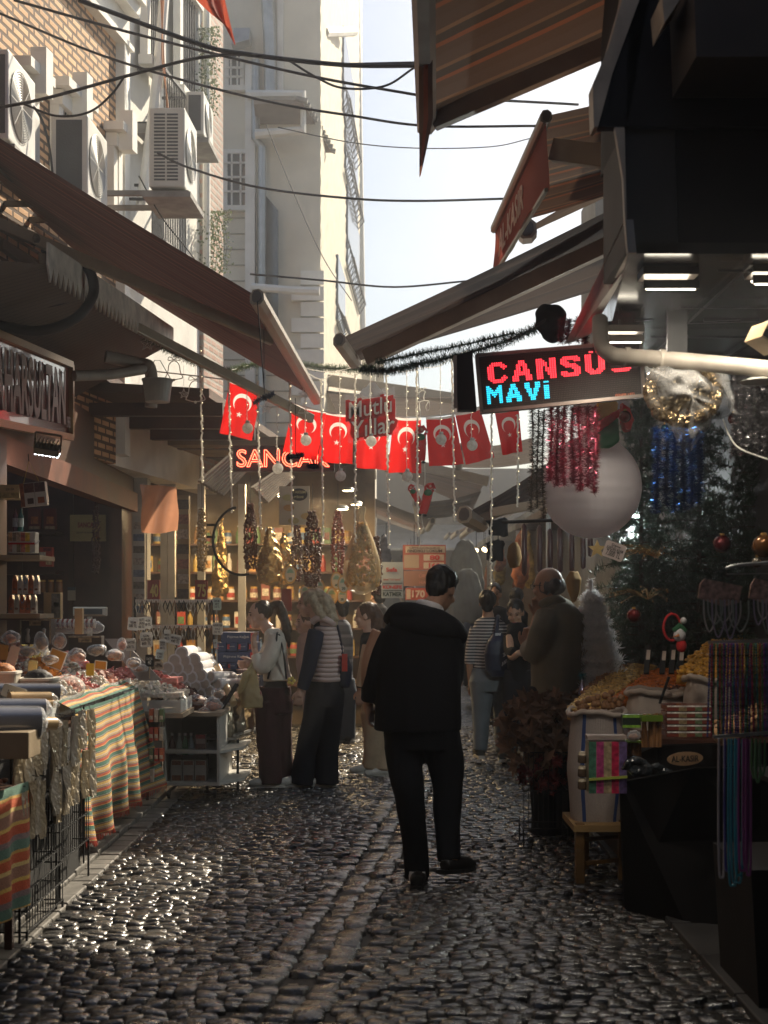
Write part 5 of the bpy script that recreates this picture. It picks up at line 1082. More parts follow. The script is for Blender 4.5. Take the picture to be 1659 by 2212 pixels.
m.lathe((c.x,c.y,0), [(w_*s, W(0,y,12.5).z) for y, w_ in prof], 20); m.build('cellophane', clear('gold_cellophane', (.8,.66,.4), .22, .12, .9, 14), q, smooth=True)
for i, (x, y0, y1, w_, d, lab) in enumerate(((583,1140,1265,30,14,'golden foil bag left of the pepper string'),(612,1150,1270,24,14.4,'pale foil bag tucked behind the golden one'),(478,1120,1290,16,15.5,'narrow gold foil strip in the lit shop window'),(470,1190,1290,14,15.2,'crumpled gold foil bag low in the lit window'))):
    s = d/3000; cx = W(x,y0,d); m = MB().lathe((cx.x,cx.y,0), [(w_*s*k, W(0,lerp(y1,y0,t),d).z) for t, k in ((0,.25),(.06,.9),(.3,1),(.6,.75),(.9,.35),(.95,.15),(1,.3))], 14)
    tag(blob(m, .012, 1, .02, 14).build('foil_bag', mat('crumpled_gold_foil', (.62,.42,.16), .22, metal=.85, bump=.9, bs=30, bd=.02), None, smooth=True), lab, 'bag', 'gold foil bags in the lit shop')
# ------------------------------------------------------------------ posters and signs in the middle distance
def panel(lab, x0, x1, y0, y1, d, col, nm='sign', cat='sign', th=.02, tilt=0, frame=None, grp=None, rough=.5):
    a, b = W(x0,y1,d), W(x1,y0,d); q = empty(nm, ((a.x+b.x)/2, d, a.z), lab, cat, grp)
    MB().box((a.x,d,a.z),(b.x,d+th,b.z)).build('board', mat('board_%02x%02x%02x' % tuple(int(c*255) for c in col), col, rough, var=.06, bump=.05), q)
    return q
def ptext(q, s, x0, x1, y0, y1, d, col, bold=.02, em=0):
    a, b = W(x0,y1,d), W(x1,y0,d); n = 'print_%02x%02x%02x' % tuple(int(c*255) for c in col)
    letters(s, Vector(((a.x+b.x)/2, d-.004, (a.z+b.z)/2)), (1,0,0), (0,0,1), b.x-a.x, b.z-a.z, mat(n, col, .6, var=0, bump=0), q, bold)
def pbox2(q, x0, x1, y0, y1, d, col, nm='printed_area', rnd=False):
    a, b = W(x0,y1,d), W(x1,y0,d); m = MB(); c_ = mat('print_%02x%02x%02x' % tuple(int(c*255) for c in col), col, .6, var=0, bump=0)
    if rnd: m.prism([Vector(((a.x+b.x)/2+(b.x-a.x)/2*math.cos(t*math.pi/12), d-.001, (a.z+b.z)/2+(b.z-a.z)/2*math.sin(t*math.pi/12))) for t in range(24)], (0,-.002,0))
    else: m.box((a.x,d-.003,a.z),(b.x,d-.001,b.z))
    m.build(nm, c_, q)
m_food = mat('mixed_food_photo', (.45,.30,.14), .6, var=.7, vs=60, bump=0)
q = panel('cream food poster with a black round stamp and dish pictures', 603, 668, 1050, 1134, 13.4, (.55,.50,.38), 'poster', 'poster'); pbox2(q, 628, 664, 1055, 1082, 13.39, (.03,.03,.03), rnd=True); ptext(q, 'TAKSIM', 632,660,1060,1066,13.38,(.6,.55,.3)); ptext(q,'PİDE',636,656,1070,1076,13.38,(.6,.55,.3))
for k,(x,y) in enumerate(((610,1068),(612,1090),(622,1118),(650,1108))): pbox2(q, x, x+24, y, y+14, 13.388-k*.002, ((.45,.42,.2),(.5,.3,.12),(.42,.35,.15),(.55,.38,.15))[k], 'food_picture', True)
q = panel('white framed menu sign reading Safa, Künefe, Katmer', 824, 871, 1214, 1292, 15, (.55,.60,.55), 'menu_sign'); ptext(q,'Safa',834,858,1226,1235,15,(.6,.04,.03),.03); pbox2(q,826,869,1259,1261,15,(.1,.14,.1)); ptext(q,'lezzet "cok lezzet"',828,866,1249,1254,15,(.5,.1,.05)); ptext(q,'KÜNEFE',827,868,1263,1272,15,(.6,.04,.03),.04); pbox2(q,826,869,1275,1277,15,(.1,.14,.1)); ptext(q,'KATMER',827,868,1279,1288,15,(.02,.05,.03),.04)
q = panel('red and cream price board for Turkish delight over the coated man', 870, 963, 1177, 1231, 17, (.38,.09,.05), 'price_board', 'sign'); pbox2(q,876,961,1180,1194,17,(.52,.42,.30)); ptext(q,'ÇİFTE KAVRULMUŞ',884,950,1181,1186,16.99,(.12,.06,.04)); ptext(q,'FINDIKLI LOKUM',880,955,1187,1193,16.99,(.10,.05,.04),.03); pbox2(q,873,905,1199,1227,17,(.42,.30,.20),'food_picture'); pbox2(q,915,959,1198,1211,16.998,(.55,.45,.34)); ptext(q,'80',928,950,1199,1210,16.985,(.5,.04,.03),.04); pbox2(q,915,959,1215,1228,16.997,(.55,.45,.34)); ptext(q,'160',926,951,1216,1227,16.985,(.5,.04,.03),.04)
q = panel('brown price board hanging under the Turkish delight board', 872, 950, 1233, 1266, 17, (.30,.14,.09), 'price_board', 'sign'); ptext(q,'ÜRETİM',905,945,1238,1248,17,(.5,.22,.15),.03); ptext(q,'HAKİKİ',905,945,1252,1262,17,(.5,.22,.15),.03)
q = panel('lowest red price board reading 170', 876, 950, 1270, 1296, 17, (.42,.07,.04), 'price_board', 'sign'); ptext(q,'170',890,918,1275,1291,17,(.6,.45,.35),.04); pbox2(q,878,887,1273,1294,17,(.5,.38,.28))
for i, (x, y) in enumerate(((627,1241),(659,1279),(717,1287),(739,1287),(727,1255),(690,1268),(742,1262))):
    q = empty('round_price_sign', W(x,y,13.9-i*.12), ('round price sign highest left, beside the dried peppers','round price sign at lower left beneath the pepper string','large round price sign above the blonde hair','small round price sign beneath the golden bag','round price sign upper right of the cluster','round price sign in the middle, half hidden','round price sign at the right end under the golden bag')[i], 'sign', 'round gold rimmed price signs'); d = 13.9-i*.12; s = d/3000; c = W(x,y,d); rx, rz = (13*s,20*s) if i % 2 == 0 else (11*s,17*s)
    el = lambda k, yy: [c+Vector((rx*k*math.cos(t*math.pi/12), yy, rz*k*math.sin(t*math.pi/12))) for t in range(24)]
    MB().prism(el(1,0),(0,.02,0)).build('rim', mat('gold_rim', (.60,.36,.10), .4), q); MB().prism(el(.82,-.004),(0,.003,0)).build('face', mat('cream_face', (.62,.56,.42), .5), q)
    letters(('38','25','35','28','40','30','20')[i], c+Vector((0,-.008,-rz*.45)), (1,0,0), (0,0,1), rx*.6, rz*.3, mat('dark_green_print', (.05,.14,.10), .6), q, .03); MB().prism([p for p in el(.6,-.007) if p.z > c.z],(0,.002,0)).build('green_band', mat('pale_green_print', (.25,.42,.30), .6), q)
# black hoop on bracket
m = MB().tube([W(522+62*math.cos(t), 1168+74*math.sin(t), 12) for t in [math.radians(a) for a in range(75, 262, 8)]], .012, 6); m.bar(W(450,1134,12.1), W(467,1134,12), .03,.02); m.bar(W(450,1160,12.1), W(462,1160,12), .03,.02); tag(m.build('iron_hoop', m_iron, smooth=True), 'black half hoop of iron mounted left of the dried peppers', 'hoop')
# ------------------------------------------------------------------ lit shops closing the left side
ks = empty('lit_shop', W(560,1300,16.8), 'warmly lit shop front with crowded shelves behind the women', 'shop')
m_wall2 = mat('ochre_shop_wall', (.20,.14,.075), .7, var=.4, vs=3)
a, b = W(285,1420,17.6), W(790,1005,17.6); MB().box((a.x-.5,17.6,0),(b.x,17.75,b.z)).build('back_wall', m_wall2, ks); MB().box((b.x,17.0,0),(b.x+.12,17.59,b.z)).build('side_wall', m_wall2, ks)
MB().box((a.x-.5,15.4,b.z+.01),(b.x+.12,19.8,b.z+.1)).build('ceiling', m_wall2, ks)
for x in (300,352,368,432,520): p = W(x,1300,15.9); MB().box((p.x-.03,15.9,0),(p.x+.05,16.0,2.9)).build('post', mat('pale_post'), ks)
for z in (.5,.85,1.2,1.55,1.9,2.25): MB().box((a.x,17.25,z),(b.x-.02,17.58,z+.025)).build('shelf', m_wood2, ks)
for i,(x,y) in enumerate(((588,1063),(612,1072),(740,1100),(752,1060),(770,1090))):
    p = W(x,y,15.5+i*.3); lamp = empty('ceiling_lamp', p, ('first','second','third','fourth','fifth')[i]+' small ceiling lamp from the left in the lit shop', 'lamp', 'round lamps in the lit shop ceiling'); MB().lathe(p,[(.07,.0),(.075,.015),(.05,.04)],16).build('housing', m_galv, lamp, smooth=True); MB().lathe(p,[(.001,-.004),(.062,-.004),(.062,.0)],16).build('lamp_disc', emis('warm_lamp',(1,.78,.45),14), lamp)
for (x,y,d,e) in ((560,1050,16.2,28),(420,1110,16.2,12),(700,1080,15.0,30),(330,1120,16.4,6)):
    l = bpy.data.lights.new('shop_lamp','AREA'); l.energy = e; l.size = .5; l.color = (1,.72,.38); l.energy *= 1.0; o = bpy.data.objects.new('shop_lamp_glow', l); C.objects.link(o); o.location = W(x,y,d)
rg = random.Random(11); protos = {}
cols = [(.45,.30,.08),(.38,.06,.04),(.50,.44,.34),(.08,.14,.24),(.12,.20,.08),(.42,.22,.08),(.55,.50,.42),(.20,.07,.05)]
def product(kind, ci):
    k = (kind, ci)
    if k in protos: return protos[k], False
    mm = mat('package_colour_%d' % ci, cols[ci], .4, var=.3, vs=12); lb = mat('package_label_%d' % ((ci+3) % 8), cols[(ci+3) % 8], .45, var=.5, vs=40)
    if kind == 0: q = empty('carton', (0,0,0)); MB().box((-.055,-.04,0),(.055,.04,.20)).build('box', mm, q, local=True, bevel=.003); MB().box((-.04,-.0425,.05),(.04,-.0405,.14)).build('label', lb, q, local=True)
    elif kind == 1: q = empty('jar', (0,0,0)); MB().lathe((0,0,0),[(.045,0),(.05,.01),(.05,.12),(.038,.14)],14).build('glass_body', mm, q, True, True); MB().lathe((0,0,.14),[(.042,0),(.042,.025),(.0,.025)],14).build('lid', m_gold, q, True, True); MB().lathe((0,0,0),[(.0508,.03),(.0508,.09)],14).build('label', lb, q, True, True)
    else: q = empty('bottle', (0,0,0)); MB().lathe((0,0,0),[(.032,0),(.034,.01),(.034,.13),(.012,.18),(.012,.21)],12).build('glass_body', mm, q, True, True); MB().lathe((0,0,.21),[(.014,0),(.014,.02),(.0,.02)],10).build('cap', c_white, q, True, True)
    protos[k] = q; return q, True
names = ['carton','jar','bottle']
def shelf_goods(xa, xb, y, z, grp, what, seed, step=(.11,.17), kinds=(0,1,2)):
    r = random.Random(seed); x = xa
    i = 0
    while x < xb:
        kd = r.choice(kinds); ci = r.randrange(8); q, new = product(kd, ci)
        o = q if new else copy_tree(q); o.location = (x, y, z); o.rotation_euler.z = r.gauss(0,.15)
        cn_ = ('ochre','red','cream','navy','green','orange','pale','maroon')[ci]; i += 1; tag(o, f'{cn_} {names[kd]}, number {i} from the left on {what}', names[kd], grp); x += r.uniform(*step)
for k, z in enumerate((.875,1.225,1.575,1.925,2.275)):
    shelf_goods(a.x+.1, b.x-.1, 17.38, z, 'goods on shelf %s of the lit shop' % ('one','two','three','four','five')[k], ('the lowest shelf','the second shelf up','the middle shelf','the fourth shelf up','the top shelf')[k]+' of the lit shop', k)
# ------------------------------------------------------------------ far end of the street
fe = empty('market_hall', (0,38,0), 'dim covered market front closing the far end of the street', 'building')
MB().box((-6,38,0),(6,38.5,5.2)).build('front_wall', mat('far_wall', (.12,.10,.08), .8, var=.4, vs=1), fe); MB().prism([Vector((-6,36.4,2.9)),Vector((6,36.4,2.9)),Vector((6,38,3.6)),Vector((-6,38,3.6))],(0,0,.06)).build('canopy', m_galv, fe)
for i, (x,w_,h_) in enumerate(((-2.4,1.1,2.2),(-.8,1.2,2.3),(.9,1.3,2.2),(2.5,1.1,2.1),(4,1.2,2.2))): MB().box((x-w_/2,37.9,0),(x+w_/2,37.99,h_)).build('opening_shade_panel', mat('painted_opening_shade', (.05,.04,.035), .8), fe)  # flat dark slabs paint the shade inside the hall openings
def booth(lab, x0, x1, y0, y1, z, col, lamps=True, open_side=1):
    q = empty('market_booth', ((x0+x1)/2, (y0+y1)/2, 0), lab, 'booth', 'booths along the far street'); mm = mat('booth_%02x' % int(col[0]*255), col, .7, var=.4, vs=3)
    MB().box((x0,y0,z),(x1,y1,z+.08)).build('roof', mm, q); xs = x0 if open_side > 0 else x1-.06; MB().box((xs,y0,0),(xs+.06,y1,z-.001)).build('back_panel', mm, q); MB().box((x0+.07,y1-.05,0),(x1-.07,y1,z-.001)).build('end_panel', mm, q)
    MB().box((x0+.2,y0+.1,0),(x1-.1,y1-.2,.85)).build('counter', m_wood2, q)
    for xx in (x0+.03,x1-.03): MB().bar((xx,y0+.03,0),(xx,y0+.03,z-.002),.05,.05).build('post', m_galv, q)
    m = MB(); r = random.Random(int(y0*10))
    for k in range(60): m.ell((r.uniform(x0+.25,x1-.15), r.uniform(y0+.2,y1-.3), .87), r.uniform(.04,.09), 6, 4)
    tag(m.build('heaped_goods', mat('heaped_goods_%d' % (int(y0) % 4), ((.35,.12,.05),(.4,.28,.1),(.14,.18,.06),(.3,.2,.14))[int(y0) % 4], .6, var=.5, vs=9), q), kind='stuff')
    MB().box(((x0+x1)/2-.3,y0+.5,z-.03),((x0+x1)/2+.3,y0+.62,z-.005)).build('strip_lamp', emis('cool_strip',(.9,.95,1),9), q)
booth('booth with brown roof on the far left of the street', -2.0,-.75,18.5,22,2.55,(.22,.15,.10),open_side=1); booth('grey booth further up the left side', -1.6,-.35,24,28,2.6,(.20,.19,.17)); booth('first far booth on the right beneath dark awnings', 1.75,2.9,15.0,18.5,2.5,(.18,.14,.11),open_side=-1); booth('second far booth on the right by the smoke', 1.9,3.1,20,24,2.6,(.28,.26,.23),open_side=-1); booth('last booth on the far right', 2.0,3.3,27,31,2.7,(.2,.18,.16),open_side=-1)
# pale dresses, dark shirts and other hangings on the right of the far street
def hanging(nm, lab, x, y0, y1, w_, d, m_, prof=((0,.9),(.3,1),(.7,.7),(.92,.45),(1,.2)), cat='clothing', vox=.02, ry=.35, disp=.035):
    s = d/3000; cx = W(x,y0,d); mb = MB(); mb.loft([(W(0,lerp(y1,y0,t),d).z, cx.x, cx.y, w_/2*s*k, w_/2*s*k*ry) for t, k in prof], 18); return tag(blob(mb, vox, 2, disp, 6, (2,2,.35)).build(nm, m_, None, smooth=True), lab, cat)
m_pale = mat('pale_gauze', (.26,.27,.26), .8, transl=.3)
hanging('hanging_dress','wide pale dress hanging by the smoky far stall', 1005,1165,1300,84,19,m_pale); hanging('hanging_dress','second pale dress below the wide one', 1010,1228,1345,80,18.6,mat('pale_gauze'))
hanging('hanging_shirt','dark tee shirt with orange figure print hanging at right', 1068,1165,1212,40,14.5,c_blk2,((0,1),(.6,1),(.85,1.25),(1,.6)),ry=.15)
hanging('hanging_shirt','black shirt hanging above the printed one', 1075,1118,1160,46,14.8,c_blk2,((0,1),(.6,1),(.85,1.25),(1,.6)),ry=.15)
hanging('hanging_glove_bunch','bunch of yellow woven gloves hanging left of the sausages', 1112,1172,1226,34,9.9,mat('yellow_straw',(.24,.13,.035),.8),((0,.6),(.4,1),(.8,.8),(1,.3)),'gloves',.01,.6,.012)
hanging('straw_bunch','pale straw bunch hanging between olive man and white tree', 1240,1232,1300,40,9.9,mat('yellow_straw'),((0,.3),(.3,.7),(.7,1),(1,.5)),'straw',.01,.6,.015)
m_saus = mat('dark_cured_sausage', (.05,.012,.010), .35, var=.35, vs=14)
sr = tag(MB().tube([W(1085,1128,9.4), W(1300,1120,9.0)], .012, 8).build('hanging_rail', m_iron, smooth=True), 'dark rail the cured sausages hang from', 'rail')
for i, (x, y0, y1) in enumerate(((195,100,415),(288,110,400),(350,130,395),(410,120,400),(480,150,395),(548,150,375),(592,160,300))):
    a_, b_ = W(*c4(x,y0),12.62), W(*c4(x+2,y1),12.62); m = MB().tube([a_+Vector((0,0,.0)), lerp(a_,b_,.06), lerp(a_,b_,.5), lerp(a_,b_,.94), b_], [.008,.024,.027,.024,.006], 10)
    q = tag(m.build('cured_sausage', m_saus, smooth=True), ('first','second','third','fourth','fifth','sixth','last short')[i]+' dark cured sausage counted from the left under the snowman', 'sausage', 'cured sausages on the rail')
    MB().tube([a_, a_+Vector((0,0,.06))], .002, 4).build('string', m_iron, q)

for i in range(14):
    y_ = 16.5+i*1.35; sd_ = -1 if i%2 else 1; x_ = (.045*y_)+sd_*R_.uniform(.45,.95); p = Vector((x_, y_, 2.25+.03*i+R_.uniform(-.08,.08)))
    q = empty('hanging_bulb', p, f'small lit bulb {i+1} counted up the far alley, on its {"right" if sd_ > 0 else "left"} side', 'lamp', 'bulbs hanging in the far alley'); MB().ell(p,.035,10,8).build('bulb_glass', emis('warm_bulb',(1,.72,.38),7), q, smooth=True); MB().tube([p+Vector((0,0,.03)),p+Vector((0,0,.35))],.006,5).build('flex', m_iron, q)
gcol = [(.30,.10,.04),(.10,.03,.03),(.35,.24,.08),(.06,.07,.10),(.16,.05,.03),(.22,.18,.12)]
for i in range(22):
    y_ = 15.8+(i//2)*1.5; sd_ = -1 if i%2 else 1; x_ = .045*y_+sd_*R_.uniform(.75,1.25); zt = 2.35+R_.uniform(-.1,.15); h = R_.uniform(.4,.9); w_ = R_.uniform(.07,.16); c_ = i%6
    m = MB().loft([(zt-h*t, x_+R_.gauss(0,.01), y_, w_*k, w_*k*.6) for t, k in ((1,.35),(.8,1),(.4,.8),(.1,.4),(0,.1))], 10); b = blob(m, .025, 1, .03, 9)
    tag(b.build('hanging_bundle', mat('bundle_colour_%d'%c_, gcol[c_], .6, var=.6, vs=18, bump=.6), None, smooth=True), f'{("rust","dark red","straw","slate","brown","tan")[c_]} bundle {i//2+1} hung along the {"right" if sd_ > 0 else "left"} side of the far alley', 'bundle', 'goods hung in the far alley')
# ------------------------------------------------------------------ left stalls
def rot_box(lab, nm, cat, c, size, col, rz=0, ry=0, grp=None, lid=None, prints=(), rough=.4):
    q = empty(nm, c, lab, cat, grp, rz=rz); q.rotation_euler.y = ry; w_, d_, h_ = size
    cm = col if not isinstance(col, tuple) else mat('card_%02x%02x%02x' % tuple(int(v*255) for v in col), col, rough, var=.15, bump=.05)
    MB().box((-w_/2,-d_/2,0),(w_/2,d_/2,h_)).build('box', cm, q, local=True, bevel=.0025)
    for (u0,u1,v0,v1,pc) in prints: MB().box((lerp(-w_/2,w_/2,u0),-d_/2-.002,h_*v0),(lerp(-w_/2,w_/2,u1),-d_/2-.0005,h_*v1)).build('printed_area', mat('ink_%02x%02x%02x' % tuple(int(v*255) for v in pc), pc, .45, var=.5, vs=45, bump=0), q, local=True)
    return q
def atD(x, y, d): return W(x, y, d)
def boxD(lab, nm, cat, x0, x1, y0, y1, d, dep, col, **k):
    a, b = W(x0,y1,d), W(x1,y0,d); return rot_box(lab, nm, cat, ((a.x+b.x)/2, d+dep/2, a.z), (b.x-a.x, dep, b.z-a.z), col, **k)
tan_, wht = (.50,.36,.18), (.60,.57,.50)
q = boxD('beige cardboard tray lettered on its side, top left shelf','cardboard_tray','box',-2,42,1047,1076,9.25,.2,tan_,prints=[(0,1,.0,.42,(.42,.32,.14))]); 
letters('250 GR', Vector((W(22,0,9.25).x, 9.245, W(0,1057,9.25).z)), (1,0,.05), (0,0,1), .055, .014, m_iron, q)
q = boxD('hanging pair of brown and white chocolate cartons on a yellow string','carton_pair','box',46,102,1042,1093,9.1,.06,wht,ry=-.10,prints=[(0,.16,0,1,(.30,.10,.05)),(.17,.55,.58,.98,(.14,.06,.05)),(.58,.97,.58,.98,(.12,.06,.06)),(.26,.5,.1,.34,(.06,.03,.02)),(.66,.92,.1,.36,(.30,.09,.03)),(.56,.57,0,1,(.1,.05,.04))])
MB().tube([W(50,1060,9.1), W(72,995,9.1), W(89,1040,9.1)], .0022, 5).build('string', mat('yellow_string',(.6,.45,.1),.7), q)
MB().tube([W(72,996,9.1), W(72,980,9.1)], .003, 5).build('hook', m_iron, q)
for i,(x,c_,l_) in enumerate(((33,(.08,.03,.05),(.3,.28,.3)),(45,(.03,.10,.09),(.5,.52,.48)))):
    b = W(x,1148,9.4); q = empty('bottle', b, ('dark red bottle' if i == 0 else 'green capped bottle')+' hanging below the cardboard tray', 'bottle'); MB().lathe(b,[(.018,0),(.019,.01),(.019,.10),(.007,.135),(.007,.155)],12).build('glass_body', mat('bottle_%d'%i,c_,.12), q, smooth=True); MB().lathe(b,[(.0193,.03),(.0193,.09)],12).build('label', mat('bottle_label_%d'%i,l_,.5), q, smooth=True)
q = boxD('gift pack of little printed cartons tied with a red ribbon','gift_pack','box',18,76,1149,1194,9.25,.10,wht,prints=[(0,.15,.55,.98,(.5,.3,.15)),(.16,.3,.55,.98,(.25,.2,.15)),(.31,.45,.55,.98,(.45,.35,.25)),(.46,.62,.55,.98,(.5,.15,.12)),(.63,.8,.55,.98,(.65,.45,.05)),(0,.15,.03,.42,(.45,.25,.2)),(.31,.45,.03,.42,(.3,.25,.15)),(.46,.62,.03,.42,(.55,.2,.15)),(.63,.8,.03,.42,(.65,.45,.05))])
a = W(18,1176,9.24); b = W(77,1172,9.24); MB().box((a.x-.001,9.24,a.z),(b.x+.001,9.247,a.z+.012)).build('ribbon', m_red, q); MB().tube(cr([b+Vector((-.02,-.01,0)), b+Vector((0,-.03,.02)), b+Vector((.005,-.03,-.01)), b+Vector((.03,-.02,.012))],4), .004, 6).build('bow', c_white, q)
def pouch_row(lab, x0, x1, y0, y1, d, n, cols_, grp):
    q = empty('pouch_row', W((x0+x1)/2,y1,d), lab, 'packaged food', grp)
    for k in range(n):
        xa, xb = lerp(x0,x1,k/n), lerp(x0,x1,(k+1)/n)-.5; m = MB(); P = [W(xa,y1,d),W(xb,y1,d),W(xb,lerp(y0,y1,.35),d),W(lerp(xa,xb,.72),y0,d+.03),W(lerp(xa,xb,.28),y0,d+.03),W(xa,lerp(y0,y1,.35),d)]
        m.prism(P,(0,.05,0)); o = m.build('pouch', mat('pouch_%02x%02x%02x'%tuple(int(v*255) for v in cols_[k%len(cols_)]), cols_[k%len(cols_)], .18, var=.35, vs=25, bump=.5), q)
        c = W((xa+xb)/2, lerp(y0,y1,.75), d-.003); r_ = (xb-xa)*.32*d/3000; MB().prism([c+Vector((r_*math.cos(t*.524),0,r_*.7*math.sin(t*.524))) for t in range(12)],(0,-.002,0)).build('picture', mat('nut_picture',(.14,.05,.02),.5,var=.8,vs=90,bump=0), o)
    MB().tube(cr([W(lerp(x0,x1,.4),y0+3,d-.02),W(lerp(x0,x1,.5),y0+18,d-.03),W(lerp(x0,x1,.62),y0+2,d-.02)],5), .0022, 5).build('blue_cord', mat('blue_cord',(.03,.16,.35),.5), q)
pouch_row('upper row of white and orange nut pouches with blue cord', 26,84,1243,1283,9.15,5,((.45,.12,.04),(.55,.5,.45),(.5,.46,.42)),'nut pouches')
pouch_row('lower row of orange and clear nut pouches', 18,78,1285,1325,9.15,5,((.40,.10,.03),(.5,.44,.36),(.5,.13,.04)),'nut pouches')
q = boxD('tall beige box with a grey photograph on its side','photo_box','box',94,131,1280,1337,9.6,.07,tan_,prints=[(.46,.98,.04,.96,(.16,.17,.15)),(.6,.9,.45,.62,(.4,.4,.38))])
q = boxD('black windowed coffee set box below the pouches','coffee_set_box','box',43,110,1337,1392,9.35,.12,(.05,.04,.035),prints=[(.0,1,.93,1,(.32,.26,.18)),(.0,.05,0,.93,(.32,.26,.18)),(.95,1,0,.93,(.32,.26,.18)),(.3,.68,.74,.92,(.34,.26,.16))])
letters('TURKISH COFFEE SET', Vector((W(76,0,9.3).x, 9.345, W(0,1346,9.35).z)), (1,0,0),(0,0,1), .06,.012, m_iron, q)
for k in (60,95): b = W(k,1388,9.32); MB().lathe(b,[(.014,0),(.018,.03),(.010,.06),(.014,.09),(.0,.10)],10).build('metal_cup', m_galv, q, smooth=True)
q = boxD('second coffee set box partly behind bright bags','coffee_set_box','box',148,219,1374,1416,9.7,.1,(.05,.04,.035),prints=[(.0,1,.92,1,(.32,.26,.18)),(.3,.7,.68,.9,(.34,.26,.16))])
letters('TURKISH COFFEE SET', Vector((W(184,0,9.7).x, 9.695, W(0,1384,9.7).z)), (1,0,0),(0,0,1), .06,.012, m_iron, q)
q = boxD('upright golden paper tube pack on the coffee cups','tube_pack','box',161,178,1314,1370,9.3,.05,(.55,.40,.22)); 
q = empty('cup_roll', W(170,1370,9.6), 'clear sleeve of stacked maroon and white paper cups lying down', 'cups'); 
for k in range(17):
    p = W(119+k*5.2,1347,9.6); MB().lathe((0,0,0),[(.030,0),(.034,.012)],14,0,Matrix.Translation(p) @ Matrix.Rotation(math.pi/2,4,'Y')).build('cup', mat('maroon_cup',(.20,.04,.03),.4) if k%2 else mat('white_cup',(.55,.5,.45),.4), q, smooth=True)
    p = W(119+k*5.2,1364,9.58)
m = MB().tube([W(116,1355,9.6), W(212,1355,9.6), W(224,1358,9.6)], [.045,.045,.02], 12); m.build('plastic_sleeve', clear('film',(.85,.87,.9),.14,.08,.9,30), q, smooth=True)
q = empty('weighing_scale', W(194,1400,10.2), 'weighing scale display on a post inside the stall', 'scale'); a,b = W(157,1331,10.2),W(230,1311,10.2); MB().box((a.x,10.2,a.z),(b.x,10.25,b.z)).build('display_housing', mat('cream_plastic',(.36,.33,.28),.5), q, bevel=.008); MB().box((a.x+.03,10.195,a.z+.015),(b.x-.03,10.199,b.z-.015)).build('display', m_glass, q); MB().bar(W(194,1400,10.22), W(194,1332,10.22), .04,.03).build('post', mat('cream_plastic'), q)
q = boxD('cream framed shop certificate inside the sweet shop','framed_notice','sign',151,228,1112,1169,14.5,.03,(.38,.30,.12)); c = Vector((W(189,0,14.5).x,14.494,W(0,1134,14.5).z)); letters('SANCAK', c, (1,0,0),(0,0,1), .20,.055, mat('dark_red_ink',(.22,.03,.02),.6), q, .03); letters('ESNAF VE SANATKAR', c+Vector((0,0,-.08)), (1,0,0),(0,0,1), .22,.018, m_iron, q)
for i,(x0,x1) in enumerate(((60,88),(94,121))): boxD(('left','right')[i]+' dark red packet with orange fruit picture inside the shop','packet','packaged food',x0,x1,1098,1143,14.3,.06,(.16,.03,.02),prints=[(.25,.8,.25,.6,(.45,.16,.05)),(.1,.9,.0,.14,(.35,.25,.15))],grp='dark red packets in the shop')
boxD('red striped can with a cream badge inside the shop','can','can',85,113,1182,1224,14.2,.08,(.40,.05,.03),prints=[(.0,.5,.45,.75,(.5,.45,.35)),(.5,.95,.1,.5,(.5,.38,.22)),(.3,.9,.8,.95,(.15,.02,.03))])
for i in range(3): b = W(92+i*18,1280,14.2); q = empty('jar', b, ('left','middle','right')[i]+' amber jar on the dark shop shelf', 'jar', 'amber jars in the sweet shop'); MB().lathe(b,[(.03,0),(.034,.01),(.034,.09),(.026,.11)],12).build('glass_body', mat('amber_jar',(.20,.09,.03),.2), q, smooth=True); MB().lathe(b+Vector((0,0,.11)),[(.03,0),(.03,.02),(0,.02)],12).build('lid', m_gold, q, smooth=True)
q = boxD('cream card calendar pinned on the dark partition','calendar','card',146,163,1268,1297,14.7,.01,(.42,.36,.26),prints=[(0,1,.75,1,(.05,.06,.08))])
# ---- table of sweets
tb = empty('stall_table', (-2.2,9,0), 'long dark stall table carrying the trays of sweets', 'table'); MB().prism([Vector((-1.86,6.6,.86)),Vector((-1.86,10.3,.86)),Vector((-2.75,10.3,1.12)),Vector((-2.75,6.6,1.12))],(0,0,-.03)).build('table_top', m_wood2, tb); MB().box((-1.95,8.0,.10),(-1.90,10.25,.82)).build('front_panel', mat('scratched_steel_panel',(.34,.28,.22),.35,metal=.5,var=.3), tb)
for yy in (6.7,8.1,10.2): MB().box((-2.0,yy-.03,0),(-1.94,yy+.03,.83)).build('leg', m_iron, tb)
def tz(x): return .865+(-1.86-x)*.29
cc = {'red':(.66,.05,.025),'pink':(.72,.42,.34),'orange':(.80,.34,.05),'yellow':(.80,.55,.12),'brown':(.20,.08,.04),'white':(.62,.56,.48),'dark':(.10,.02,.015),'rose':(.50,.18,.16),'green':(.10,.25,.14)}
